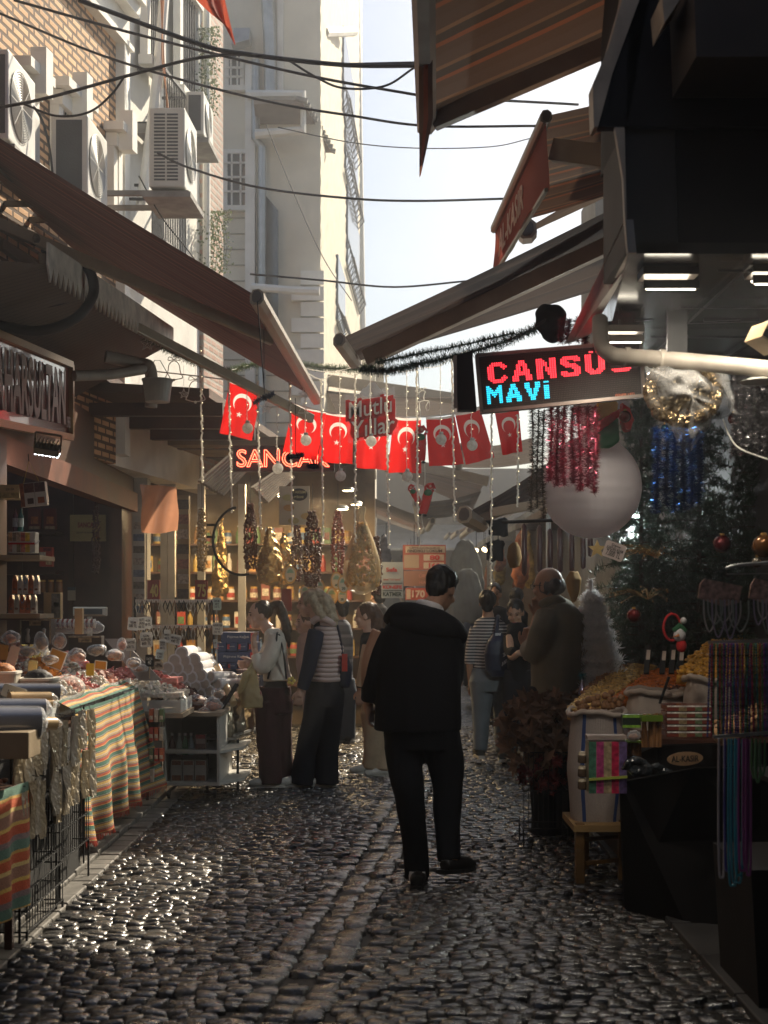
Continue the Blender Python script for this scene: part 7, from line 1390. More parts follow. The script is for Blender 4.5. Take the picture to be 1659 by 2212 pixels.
# racks of bracelets in the middle
br = empty('bracelet_rack', W(370,1420,13), 'dark rack hung with bracelets and key rings', 'rack'); m = MB()
for y in (1297,1352): m.bar(W(290,y,13), W(465,y+2,13), .014,.014)
for x in (292,380,462): m.bar(W(x,1450,13.02), W(x,1290,13.02), .02,.02)
m.build('frame', m_iron, br); r = random.Random(12)
for row, y in ((0,1297),(1,1352)):
    for k in range(17):
        x = 297+k*10; c = W(x,y,12.97); l = r.uniform(.10,.16); col = r.choice(['m_iron','wood','galv']); mm = {'m_iron':m_iron,'wood':mat('wooden_bead',(.20,.10,.05),.5),'galv':mat('silver_bead',(.5,.47,.42),.3,metal=.7)}[col]
        o = MB().tube([c, c+Vector((-.02,0,-l*.5)), c+Vector((0,0,-l)), c+Vector((.02,0,-l*.5)), c], .006, 5); q = tag(o.build('bracelet', mm), f'bracelet {k+1} from the left on the {("upper","lower")[row]} rack rail', 'bracelet', 'bracelets on the rack'); MB().box(c+Vector((-.02,-.003,-.02)), c+Vector((.02,.0,.01))).build('header_card', mat('cream_card'), q)
for i,(x0,x1,t,lab) in enumerate(((318,345,'40','red price board lettered 40'),(421,448,'75','red price board lettered 75'))):
    q = panel(lab, x0,x1,1253,1301,13.6,(.26,.03,.02),'price_board'); ptext(q,t,x0+6,x1-3,1262,1290,13.6,(.60,.45,.15),.03)
q = panel('small dark red notice in the far shop', 608,630,1272,1320,14.5,(.25,.04,.03),'price_board')
# pinkish plastic sheet
m = grid(lambda u, v: W(lerp(lerp(302,382,u), lerp(306,386,u), v)+2*math.sin(v*6+u*4), lerp(1046+6*u,1150+3*math.sin(u*5),v), 13.2)+Vector((0,.04*math.sin(u*8+v*3),0)), 24, 24); tag(m.build('plastic_sheet', mat('peach_plastic_sheet',(.55,.26,.15),.3,transl=.5,var=.15), smooth=True), 'peach coloured sheet hanging in the shop doorway', 'sheet')
q = boxD('pale shelf column of small goods by the white post','goods_column','shelf',288,312,1115,1330,14.6,.1,(.40,.40,.36),prints=[(0,1,.03+.12*k,.10+.12*k,((.1,.14,.22),(.35,.3,.25),(.12,.1,.08))[k%3]) for k in range(8)])
q = boxD('narrow lit shelf column with jars right of the peach sheet','goods_column','shelf',383,408,1070,1300,14.6,.1,(.30,.22,.12),prints=[(0,1,.03+.14*k,.12+.14*k,((.08,.06,.05),(.40,.34,.26),(.3,.12,.08))[k%3]) for k in range(7)])
# ------------------------------------------------------------------ right side: sign boxes, canopy, LED board
m_blk = mat('black_painted_sheet', (.014,.012,.012), .6, var=.3, bump=.05, spec=.2); m_strip = mat('worn_grey_metal_strip', (.48,.40,.31), .45, metal=.1, var=.35, vs=6)
def slabD(name, pts, d, th, m_, parent, dd=None):
    P = [W(x, y, (dd[i] if dd else d)) for i,(x,y) in enumerate(pts)]; return MB().prism(P, (0,th,0)).build(name, m_, parent)
ub = empty('upper_sign_box', W(1500,100,5), 'huge black sign box jutting from the upper right, with a pale edge strip', 'sign box')
slabD('front_panel', [(1354,273),(1354,-40),(1385,-420),(2100,-420),(2100,273)], 5.0, .6, m_blk, ub)
slabD('edge_strip', [(1283,274),(1280,182),(1314,103),(1343,0),(1395,-300),(1440,-300),(1381,0),(1323,158),(1292,273)], 4.98, .10, m_strip, ub)
slabD('return_panel', [(1292,274),(1323,158),(1381,0),(1440,-300),(1450,-300),(1356,273)], 5.0, .05, m_blk, ub)
slabD('corner_box', [(1504,122),(1500,0),(1490,-200),(2000,-200),(2000,122)], 4.6, .38, mat('dark_brown_box', (.055,.042,.034), .6), ub); slabD('box_edge', [(1435,50),(1430,-10),(1475,-10)], 4.7, .2, m_strip, ub)
lb = empty('lower_sign_box', W(1500,545,5), 'lower black sign box with a seam, above the lit canopy on the right', 'sign box')
slabD('front_panel', [(1351,546),(1350,275),(1458,275),(1464,546)], 5.03, .5, mat('dark_grey_panel', (.030,.025,.022), .6), lb); slabD('front_panel', [(1465,546),(1459,275),(2100,275),(2100,546)], 5.04, .5, m_blk, lb)
slabD('edge_strip', [(1328,275),(1349,275),(1356,546),(1350,475),(1346,384)], 5.0, .03, m_strip, lb)
fs = empty('metal_fascia', W(1300,600,5.4), 'pale slanting metal fascia running back from the lower sign box', 'fascia')
P = [W(1350,474,5.02), W(1357,546,5.02), W(1262,722,6.6), W(1222,740,6.7)]; MB().prism(P,(.03,0,0)).build('panel', mat('pale_brushed_fascia', (.42,.36,.31), .35, metal=.5, var=.2), fs)
# canopy ceiling with lamps
cy = empty('right_canopy', Vector((1.6,6.3,2.72)), 'dark glossy canopy ceiling with panel lamps on the right', 'canopy')
m = MB(); m.prism([W(1357,548,5.03),Vector((3.0,5.03,W(0,548,5.03).z)),Vector((3.0,8.6,2.81)),Vector((1.30,8.6,2.81)),W(1300,640,6.6)+Vector((.02,0,.16))],(0,0,.04)); m.build('ceiling', mat('glossy_dark_ceiling', (.05,.045,.042), .16, var=.2, bump=0), cy)
m = MB()
for k in range(5): yy = 5.2+k*.65; m.bar((1.25,yy,2.79),(2.6,yy,2.79),.006,.01)
for k in range(4): xx = 1.35+k*.4; m.bar((xx,5.1,2.79),(xx,8.4,2.79),.01,.006)
m.build('panel_joints', m_iron, cy)
def plamp(lab, x0, x1, y0, y1, d, s=5, en=3):
    a, b = W(x0,y1,d), W(x1,y0,d); w_ = b.x-a.x; q = empty('panel_lamp', ((a.x+b.x)/2,d,a.z), lab, 'lamp', 'lit lamps in the market'); e = MB(); e.prism([Vector((a.x,d,a.z)),Vector((b.x,d,a.z)),Vector((b.x-.01,d+.10,b.z+.012)),Vector((a.x+.01,d+.10,b.z+.012))],(0,0,-.006)); e.build('light_panel', emis('warm_white_lamp',(1,.90,.72),s), q)
    f = MB().box((a.x-.012,d-.012,a.z-.002),(b.x+.012,d-.001,a.z+.03)).box((a.x-.012,d-.01,b.z+.02),(b.x+.012,d+.12,b.z+.05)); f.build('housing', m_aludark, q)
    MB().bar(((a.x+b.x)/2,d+.05,b.z+.05),((a.x+b.x)/2,d+.05,2.80),.01,.01).build('bracket', m_iron, q)
    l = bpy.data.lights.new('lamp_glow','AREA'); l.shape = 'RECTANGLE'; l.size = w_; l.size_y = .1; l.energy = en; l.color = (1,.90,.75); o = bpy.data.objects.new('lamp_glow', l); link(o, q); o.location = (0,.05,-.03)
plamp('largest lit panel lamp under the right canopy',1396,1502,605,623,5.2); plamp('lit panel lamp just above the grey pipe bend',1300,1386,727,738,6.1,5,5); plamp('lit panel lamp cut by the right edge of the view',1632,1700,600,612,5.2); plamp('dim lit tube behind the dark brackets near the pipe',1490,1590,722,742,7.2,3,85)
# brackets under ceiling
m = MB()
for x,y,w_ in ((1432,640,60),(1560,690,80),(1390,690,40)): m.bar(W(x-w_/2,y,6.2),W(x+w_/2,y-4,6.2),.02,.02); m.bar(W(x-w_/2,y,6.2),W(x-w_/2,y-50,6.2),.01,.01); m.bar(W(x+w_/2,y-4,6.2),W(x+w_/2,y-50,6.2),.01,.01)
m.bar(W(1290,700,6.4),W(1640,690,6.2),.02,.02); m.build('hanging_frame', m_iron, cy)
# grey pipe
pp = empty('drain_pipe', W(1300,700,5.9), 'fat beige drain pipe with an elbow passing in front of the LED board', 'pipe'); MB().tube(cr([W(1296,690,5.95),W(1297,722,5.9),W(1303,752,5.85),W(1325,768,5.75),W(1352,771,5.7),W(1430,776,5.6),W(1540,786,5.5),W(1740,806,5.3)],5), .034, 16).build('tube', m_pipe, pp, smooth=True)
for x,y,d in ((1350,771,5.7),(1425,776,5.6)): p = W(x,y,d); MB().tube([p,p+Vector((.02,0,-.001))], .040, 16).build('collar', m_pipe, pp, smooth=True)
p = W(1462,778,5.58); MB().bar(p+Vector((0,0,-.05)), p+Vector((0,0,.2)), .02,.08).build('bracket', m_iron, pp)
# LED board
LB = 6.6; lbd = empty('led_board', W(1210,830,LB), 'LED dot matrix board with red and cyan letters, tilted on chains', 'sign')
TL, TR, BR_, BL_ = W(1029,768,LB), W(1384,738,LB), W(1390,855,LB), W(1040,890,LB)
MB().prism([TL,TR,BR_,BL_],(0,.10,0)).build('housing', mat('led_housing',(.02,.02,.02),.4), lbd)
def LP(u, v, o=-.004): return lerp(lerp(TL,TR,u),lerp(BL_,BR_,u),v)+Vector((0,o,0))
m = MB(); g = [LP(.015,.05,-.002),LP(.985,.05,-.002),LP(.985,.95,-.002),LP(.015,.95,-.002)]; m.prism(g[::-1],(0,-.002,0)); m.build('screen', mat('led_screen',(.02,.018,.016),.85,bump=0,spec=.1), lbd)
fr_ = MB(); [fr_.bar(LP(*a,-.008),LP(*b,-.008),.012,.016) for a,b in (((0,0),(1,0)),((1,0),(1,1)),((1,1),(0,1)),((0,1),(0,0)))]; fr_.build('frame', m_aludark, lbd)
BM = {'C':["..#####..",".#######.","###...###","###....#.","###......","###......","###......","###....#.","###...###",".#######.","..#####.."],
'A':["...###...","...###...","..#####..","..##.##..","..##.##..",".###.###.",".#######.",".#######.","###...###","###...###","###...###"],
'N':["###...###","####..###","#####.###","#####.###","###.#.###","###.#####","###.#####","###..####","###..####","###...###","###...###"],
'S':[".#######.","#########","###...###","####.....",".######..","..######.",".....####","......###","###...###","#########",".#######."],
'U':["###...###","###...###","###...###","###...###","###...###","###...###","###...###","###...###","####.####",".#######.","..#####.."],
'M':["##.....##","###...###","####.####","#########","##.###.##","##..#..##","##.....##","##.....##","##.....##"],
'a':["...###...","...###...","..#####..","..##.##..",".###.###.",".#######.","#########","###...###","###...###"],
'V':["###...###","###...###","###...###",".###.###.",".###.###.","..##.##..","..#####..","...###...","...###..."],
'i':["###","...","###","###","###","###","###","###","###"]}
NC, NR = 110, 34
def dots(word, c0, r0, sp, m_, name, up=None):
    mb = MB(); c = c0
    for ch in word:
        bm = BM[ch]
        for r_, row in enumerate(bm):
            for k, px in enumerate(row):
                if px == '#':
                    for a in range(2):
                        if True:
                            pass
                    u = .02+.96*(c+k*sp[0])/NC; v = .06+.88*(r0+r_*sp[1])/NR; p = LP(u,v,-.006); mb.ell(p, (.0042,.003,.0042), 6, 4)
        if up == ch and ch == 'U':
            for k in (2,3,5,6): u = .02+.96*(c+k*sp[0])/NC; mb.ell(LP(u,.06+.88*(r0-2.2)/NR,-.006), (.0042,.003,.0042), 6, 4)
        c += (len(bm[0])+2)*sp[0]
    return mb.build(name, m_, lbd)
e_red = emis('red_led',(1,.035,.05),1.5); e_cy = emis('cyan_led',(.02,.5,.75),1.1); e_dim = mat('unlit_led',(.10,.085,.065),.5,var=.3)
dots('CANSU', 5, 4.4, (1.55,1.28), e_red, 'red_lettering', 'U'); 
mb = MB()
for r_ in (9,10):
    for k, px in enumerate(BM['S'][r_]):
        if px == '#': mb.ell(LP(.02+.96*(91.5+k*1.55)/NC,.06+.88*(4.4+r_*1.28)/NR,-.006), (.0042,.003,.0042), 6, 4)
mb.build('red_lettering_end', e_red, lbd)
dots('MaVi', 3, 20.0, (1.22,1.38), e_cy, 'cyan_lettering')
mb = MB()
for i in range(96):
    for j in range(24):
        p = LP(.025+.95*i/95,.07+.86*j/23,-.0048); s = .0012; mb.add([p+Vector((-s,0,-s)),p+Vector((s,0,-s)),p+Vector((s,0,s)),p+Vector((-s,0,s))],[(0,1,2,3)])
mb.build('unlit_dots', e_dim, lbd)
c1_, c2_ = LP(.83,.93,-.009), LP(.94,.97,-.009); letters('FENER LED', (c1_+c2_)/2, TR-TL, (0,0,1), .09, .012, mat('orange_label',(.5,.14,.05),.5), lbd)
l = bpy.data.lights.new('board_glow','AREA'); l.energy = .25; l.size = .6; l.color = (1,.25,.25); o = bpy.data.objects.new('board_glow', l); link(o, lbd); o.location = (0,-.1,0); o.rotation_euler = (math.pi/2,0,0)
for (x,y,x2,y2) in ((1060,765,1140,715),(1140,715,1180,690)): 
    m = MB(); a, b = W(x,y,6.7), W(x2,y2,6.9)
    for k in range(9): p = lerp(a,b,k/9); q = lerp(a,b,(k+.7)/9); m.tube([p+Vector((0,.0,.006)),q+Vector((0,0,.006)),q-Vector((0,0,.006)),p-Vector((0,0,.006)),p+Vector((0,0,.006))], .0018, 4)
    m.build('chain', m_iron, lbd)
tag(MB().prism([W(980,770,7.6),W(1020,758,7.6),W(1030,885,7.6),W(990,885,7.6)],(0,.1,0)).build('dark_shutter_box', m_blk), 'dark box edge just left of the LED board', 'box')
tag(MB().bar(W(983,768,7.55), W(984,882,7.55), .018,.018).build('pole', m_pipe), 'pale vertical pole left of the LED board', 'pole')
tag(blob(MB().ell(W(1188,690,7.4),(.09,.07,.09),12,8).ell(W(1195,720,7.4),(.06,.06,.05),10,8),.012,3,.015,10).build('dark_bundle', c_black, smooth=True), 'dark cloth bundle hanging over the LED board', 'bundle')
# tinsel bundles
def tinsel(lab, x0, x1, y0, y1, d, n, col, seed, r=.028, per=1500, metal=.8, grp='tinsel garlands hanging on the right'):
    rd = random.Random(seed); mm = mat('tinsel_%02x%02x%02x'%tuple(int(v*255) for v in col), col, .22, metal=metal, var=.4, vs=90, bump=0)
    q = empty('tinsel_bundle', W((x0+x1)/2,y0,d), lab, 'tinsel', grp)
    for k in range(n):
        x = lerp(x0,x1,(k+.5)/n)+rd.gauss(0,1.5); ye = y1+rd.uniform(-25,6)
        pts = [W(x+2*math.sin(t*5+k), lerp(y0,ye,t), d+rd.gauss(0,.008)+(k%2)*.04) for t in [i/8 for i in range(9)]]
        m = MB(); bristle(m, pts, r, per, seed*31+k, wd=.0016); m.tube(pts, .004, 4); m.build('tinsel_strand', mm, q)
tinsel('pink tinsel bundle hanging below the LED board',1178,1292,878,1062,6.7,7,(.50,.10,.16),2); tinsel('pink tinsel bundle seen above the LED board',1205,1272,690,752,6.9,4,(.42,.08,.13),3,per=600); tinsel('silver tinsel bundle left of the pink one',1143,1180,885,1118,7.3,3,(.34,.32,.28),4,per=1100); tinsel('blue tinsel bundle under the wrapped wreath',1412,1520,925,1110,6.3,6,(.015,.07,.26),5,per=1300); tinsel('silver tinsel bundle at the right edge',1580,1665,800,990,5.9,5,(.32,.31,.32),6,per=1300)
# snowman-like inflatable ball
sn = empty('inflatable_snowman', W(1278,1160,7.4), 'white inflatable snowman body hanging below the LED board', 'decoration'); s = 7.4/3000; c = W(1277,1052,7.4)
def seam(u,v):
    th = u*2*math.pi; ph = v*math.pi; R = 108*s*(1+.012*math.sin(ph*28)*abs(math.sin(th*.5))); k = 1-.03*abs(math.sin(th*2))**.3*(0 if abs(math.sin(th*2)) > .15 else 1)
    return c+Vector((R*math.sin(ph)*math.cos(th)*k, R*math.sin(ph)*math.sin(th)*k, 111*s*math.cos(ph)))
grid(seam, 96, 64).build('body_ball', mat('white_inflatable_nylon', (.95,.92,.95), .45, var=.02, bump=.35, bs=14, transl=.55, bd=.01), sn, smooth=True)
MB().ell(W(1300,880,7.35),(.15,.14,.12),16,12).build('head_ball', mat('white_inflatable_nylon'), sn, smooth=True)
def clothp(name, pts, d, th, m_, par): 
    b = MB().prism([W(x,y,d) for x,y in pts],(0,th,0)); return blob(b,.010,3,.008,12).build(name, m_, par, smooth=True)
clothp('green_scarf',[(1288,905),(1338,900),(1340,950),(1322,965),(1288,968)],7.1,.08,mat('green_nylon',(.03,.26,.12),.4,transl=.3),sn); clothp('yellow_band',[(1290,868),(1336,866),(1336,900),(1290,905)],7.12,.06,mat('yellow_nylon',(.75,.52,.10),.4,transl=.2),sn); clothp('red_scarf_end',[(1288,915),(1340,880),(1345,895),(1290,935)],7.05,.05,mat('red_nylon',(.75,.04,.03),.35,transl=.35),sn); clothp('red_mitten',[(1345,868),(1362,880),(1371,905),(1366,928),(1352,932),(1342,905)],7.1,.07,mat('red_nylon'),sn); clothp('red_ribbon_tip',[(1283,960),(1300,985),(1278,980)],7.05,.02,mat('red_nylon'),sn)
q = card('handwritten white tag reading 7.000 TL under the snowman',1304,1350,1172,1208,7.2,(.60,.50,.46),(('Şişme',.60,.2,.45),('KARDAN ADAM',.18,.2,.8),('7.000 TL',-.4,.38,.7)),.35)
tag(MB().prism(star_pts(W(1290,1186,7.3),.05)[:10],(0,.012,0)).build('star_ornament', mat('gold_glitter',(.45,.33,.14),.35,metal=.7,bump=1,bs=200)), 'gold glitter star beside the handwritten tag', 'ornament')
# wreath in plastic bag
wr = empty('wrapped_wreath', W(1480,850,5.7), 'gold wreath wrapped in a crinkled plastic bag, hanging from the pipe', 'wreath'); c = W(1476,846,5.7); s = 5.7/3000
m = MB(); m.tube([c+Vector((70*s*math.cos(t),0,62*s*math.sin(t))) for t in [i*math.pi/16 for i in range(33)]], .030, 10); blob(m,.007,1,.010,40).build('wreath_ring', mat('antique_gold_foil',(.42,.30,.16),.22,metal=.85,bump=.9,bs=50), wr)
m = MB().ell(c,(60*s,.03,54*s),18,8); blob(m,.009,1,.02,22).build('wreath_centre', mat('dark_gold_leaf',(.10,.075,.04),.25,metal=.7,bump=.9,bs=40), wr)
def bagf(y_, amp):
    pts = [(1392,790),(1450,775),(1560,782),(1578,840),(1592,895),(1548,905),(1520,940),(1482,985),(1465,960),(1452,915),(1418,900),(1396,860)]
    return [W(x,y,y_) for x,y in pts]
C0 = W(1480,860,5.55)
def bag(u, v):
    P_ = bagf(5.62,0); n = len(P_); t = u*n; i = int(t)%n; e = lerp(P_[i],P_[(i+1)%n],t-int(t)); p = lerp(C0,e,v); p.y -= .09*(1-v**2)*1.0-.02*noise.noise(p*18)*2; p.x += .012*noise.noise(p*22); return p
grid(bag, 96, 20).build('plastic_bag', clear('bag_film',(.80,.78,.74),.07,.1,.9,20), wr, smooth=True)
pipe('white wire curving out to the right from the wreath', [W(1562,905,5.6),W(1575,940,5.6),W(1600,970,5.5),W(1670,996,5.3)], .003, mat('white_cord'), 'wire')
tag(MB().lathe(W(1640,822,5.3),[(.001,.012),(.03,.01),(.075,-.004),(.07,-.008),(.001,0)],24).build('dish_lamp', mat('white_cord'), smooth=True), 'pale round dish hanging under the pipe at right', 'dish')
q = rot_box('open beige carton with black side at the top right edge','carton','box',W(1648,748,5.2),(.10,.12,.07),(.50,.36,.20),rz=.3,ry=.5,prints=[(0,1,.1,.5,(.04,.03,.03))])
# ------------------------------------------------------------------ fir trees
def fir(lab, x, ytop, ybot, wpx, d, m_, seed, nb=90, per=130, nm='artificial_fir_tree', trunk=True, up=.15, ln=.05, grp=None, tips=None, wd=.0016):
    s = d/3000; rd = random.Random(seed); top, bot = W(x,ytop,d), W(x,ybot,d); H = top.z-bot.z; Rm = wpx/2*s; q = empty(nm, (top.x,d,bot.z), lab, 'tree', grp); m = MB(); br_ = MB(); wd = .0026
    for i in range(nb):
        t = (i+rd.random())/nb; z = bot.z+H*t; L_ = Rm*(1-t)**.75*rd.uniform(.75,1.15)+.05; a = i*2.399+rd.gauss(0,.2); dr = Vector((math.cos(a), math.sin(a), -.25+up)); b0 = Vector((top.x,d,z)); tip = b0+dr*L_; mid = lerp(b0,tip,.5)+Vector((0,0,.02))
        br_.tube([b0,mid,tip],[.006,.004,.002],4); bristle(m,[lerp(b0,tip,.15),mid,tip], ln, per, seed*997+i, wd=wd)
        for k in range(3):
            f_ = rd.uniform(.35,.85); o = lerp(b0,tip,f_); sd2 = Vector((rd.gauss(0,1),rd.gauss(0,1),rd.gauss(0,.5))).normalized()*L_*.3; bristle(m,[o,o+sd2], ln*.85, per//3, seed*37+i*5+k, wd=wd)
    m.build('needles', m_, q); br_.build('branches', mat('wire_branch',(.05,.035,.02),.8), q)
    if trunk: MB().tube([bot+Vector((0,0,-.15)), top], [.022,.008], 8).build('trunk', mat('wire_branch'), q)
    return q
m_dfir = mat('dark_fir_needles',(.028,.058,.034),.5,var=.5,vs=10,bump=0,transl=.1)
fir('dark green artificial fir towering behind the snowman, left of the blue tinsel',1385,840,1420,210,9.6,m_dfir,11,110,120)
fir('dark green artificial fir behind the blue tinsel bundle',1510,800,1440,260,9.4,m_dfir,12,120,120)
fir('dark fir at the right edge by the silver tinsel',1640,820,1420,240,8.8,m_dfir,13,110,110)
fir('low bushy dark fir behind the white tree',1400,1120,1440,230,10.0,m_dfir,14,80,120)
fir('bushy dark fir low on the right behind the nuts',1540,1080,1420,260,9.7,m_dfir,15,90,110)
# white tree: distinct drooping tiers
s = 9.3/3000; wt = empty('white_artificial_tree', W(1275,1490,9.3), 'small white artificial tree beside the olive shirted man', 'tree'); m = MB(); rd = random.Random(5)
for k,(y,rw) in enumerate(((1285,18),(1308,26),(1333,34),(1358,42),(1384,50),(1410,57),(1438,64),(1466,70),(1494,72))):
    for i in range(16):
        a = i*2*math.pi/16+k*.3; b0 = W(1278+k*2,y,9.3); L_ = rw*s; tip = b0+Vector((math.cos(a)*L_, math.sin(a)*L_, -.05)); bristle(m,[b0,lerp(b0,tip,.6)+Vector((0,0,.01)),tip], .05, 210, k*100+i, wd=.0026)
bristle(m,[W(1276,1250,9.3),W(1277,1300,9.3)], .04, 200, 777, wd=.0016); m.build('needles', mat('white_tree_needles',(.95,.94,.95),.5,var=.03,bump=0,transl=.5), wt); MB().tube([W(1275,1252,9.3), W(1290,1500,9.3), Vector((W(1290,1500,9.3).x,9.3,.0))], .015, 8).build('trunk', c_white, wt)
# decorations in the firs
for i,(x,y,r,col,lab) in enumerate(((1369,1330,.035,(.4,.02,.02),'red bauble low in the dark firs'),(1560,1175,.045,(.32,.02,.03),'raspberry red bauble in the right hand fir'),(1350,900,.03,(.45,.02,.02),'red bauble by the snowman mitten'),(1585,905,.03,(.35,.03,.03),'dark red bauble under the silver tinsel'),(1436,925,.02,(.1,.4,.6),'tiny blue lamp behind the plastic bag'),(1650,1180,.05,(.5,.2,.05),'orange bauble at the right edge'),(1635,1215,.022,(.5,.44,.34),'cream berries at the right edge'))):
    c = W(x,y,6.9 if i not in (5,6) else 5.9); q = empty('bauble', c, lab, 'ornament', 'baubles in the fir trees'); MB().ell(c,r,14,10).build('ball', mat('bauble_%d'%i,tuple(v*.25 for v in col),.2,metal=.5,bump=.8 if i==1 else .0,bs=90), q, smooth=True); MB().lathe(c+Vector((0,0,r*.95)),[(r*.25,0),(r*.25,.01),(0,.01)],8).build('cap', m_gold, q)
for lab,x,y,sx in (('gold wire spray in the middle of the firs',1420,1205,1),('lower gold wire spray above the black tongs',1400,1295,1)):
    m = MB(); r = random.Random(x)
    for k in range(26): a = W(x,y,7.4); b = a+Vector((r.uniform(-.26,.1),r.uniform(-.05,.05),r.uniform(-.02,.07))); m.tube(cr([a, lerp(a,b,.5)+Vector((0,0,.03)), b],3), .0016, 4); m.ell(b,.006,6,4)
    tag(m.build('wire_spray', mat('gold_wire_bright',(.6,.45,.22),.25,metal=.9)), lab, 'ornament')
q = empty('felt_toy', W(1465,1400,7.2), 'tiny snowman toy with orange nose hung on a red ring', 'toy'); c = W(1468,1372,7.2); MB().tube([W(1452,1355,7.25)+Vector((.045*math.cos(t),0,.07*math.sin(t))) for t in [i*math.pi/10 for i in range(21)]], .007, 6).build('red_ring', m_red, q); MB().ell(c,(.032,.03,.036),12,8).build('head', c_white, q, smooth=True); MB().ell(c+Vector((.01,0,-.055)),(.028,.025,.035),12,8).build('red_coat', m_red, q, smooth=True); MB().tube([c+Vector((-.01,-.03,0)),c+Vector((-.045,-.04,-.01))],[.008,.001],8).build('orange_nose', mat('orange_felt',(.6,.2,.03),.7), q); MB().tube([c+Vector((-.03,0,.02)),c+Vector((0,0,.05)),c+Vector((.03,0,.02))],.016,8).build('green_hat', m_green, q, smooth=True); MB().ell(c+Vector((.02,0,.075)),.018,8,6).build('pompom', c_white, q, smooth=True)
# ------------------------------------------------------------------ right stall: nuts, sacks, packs
def heap(lab, poly, fn, n, col, seed, size, nm, d0=7.9, y0=1535, d1=9.4, y1=1437, h=.0, shape='nut'):
    r = random.Random(seed); xs = [p[0] for p in poly]; ys = [p[1] for p in poly]; m = MB(); k = 0
    def ins(x,y):
        c = False; j = len(poly)-1
        for i in range(len(poly)):
            if (poly[i][1] > y) != (poly[j][1] > y) and x < (poly[j][0]-poly[i][0])*(y-poly[i][1])/(poly[j][1]-poly[i][1])+poly[i][0]: c = not c
            j = i
        return c
    D_ = lambda y: d0+(y0-y)*(d1-d0)/(y0-y1)
    while k < n:
        x, y = r.uniform(min(xs),max(xs)), r.uniform(min(ys),max(ys))
        if not ins(x,y): continue
        k += 1; p = W(x+r.gauss(0,1),y+r.gauss(0,1),D_(y)+r.gauss(0,.015)); s_ = size*r.uniform(.7,1.2)
        if shape == 'ball': m.ell(p, s_, 10, 7)
        else: m.ell(p,(s_,s_*.6,s_*.45),6,4,0,Matrix.Rotation(r.random()*6,4,'Z') @ Matrix.Rotation(r.gauss(0,.8),4,'X'))
    m.prism([W(x,y,D_(y))-Vector((0,0,.015)) for x,y in poly],(0,.02,-.05)); return tag(m.build(nm, mat('heap_%s'%seed,col,.45,var=.55,vs=30,bump=.2), smooth=True), lab, kind='stuff')
heap('pale mixed nuts heaped along the front of the right stall',[(1226,1530),(1262,1542),(1330,1500),(1380,1462),(1418,1438),(1370,1434),(1325,1452),(1262,1498)],None,1500,(.75,.43,.13),51,.016,'nut_heap')
heap('orange roasted nuts in the middle of the right stall',[(1318,1512),(1370,1502),(1480,1480),(1482,1452),(1425,1442),(1385,1462)],None,1100,(.85,.20,.025),52,.016,'nut_heap')
heap('brown raisins along the rolled rim of the second sack',[(1362,1500),(1380,1484),(1460,1478),(1474,1488),(1420,1498)],None,380,(.20,.07,.035),53,.012,'raisin_heap')
heap('golden banana chips on the upper right of the nut stall',[(1462,1452),(1500,1455),(1548,1464),(1640,1430),(1640,1368),(1585,1372),(1530,1388),(1495,1415)],None,900,(.78,.36,.05),54,.019,'chip_heap',7.6,1465,9.0,1375)
heap('spiced dark nuts at the left edge of the heap',[(1262,1498),(1325,1452),(1372,1433),(1340,1438),(1290,1465),(1255,1495)],None,350,(.34,.16,.06),55,.015,'nut_heap')
heap('mixed nuts under the bead strands at right',[(1540,1560),(1640,1520),(1680,1528),(1600,1575),(1555,1580)],None,300,(.45,.26,.12),56,.014,'nut_heap',6.0,1580,6.6,1520)
r = random.Random(61)
for i in range(26):
    x = 1250+(i%9)*11+r.gauss(0,3); y = 1541-(i//9)*11-(i%9)*2.6+r.gauss(0,2)
    if i == 0: wl = MB().ell((0,0,0),(.021,.019,.020),12,8); wln = blob(wl,.004,1,.003,60).build('walnut', mat('walnut_shell',(.28,.14,.06),.55,var=.3,vs=40,bump=.8,bs=90), None, smooth=True, local=True); o = wln
    else: o = wln.copy(); C.objects.link(o)
    o.location = W(x,y,7.75+.02*(i//9)); o.rotation_euler = (r.random()*3,r.random()*3,r.random()*3); tag(o, f'walnut {i%9+1} from the left in the {("front","second","back")[i//9]} row on the striped sack', 'walnut', 'walnuts heaped on the striped sack')
rs = empty('nut_stall', (1.7,8.2,0), 'dark counter of the nut stall on the right', 'stall'); MB().prism([Vector((1.22,7.7,.80)),Vector((2.6,7.2,.80)),Vector((2.6,10.2,1.12)),Vector((1.35,10.0,1.10))],(0,0,-.05)).build('counter_top', m_wood, rs); MB().box((1.40,7.75,.02),(2.55,9.9,.74)).build('counter_body', mat('dark_brown_counter',(.035,.022,.016),.6), rs)
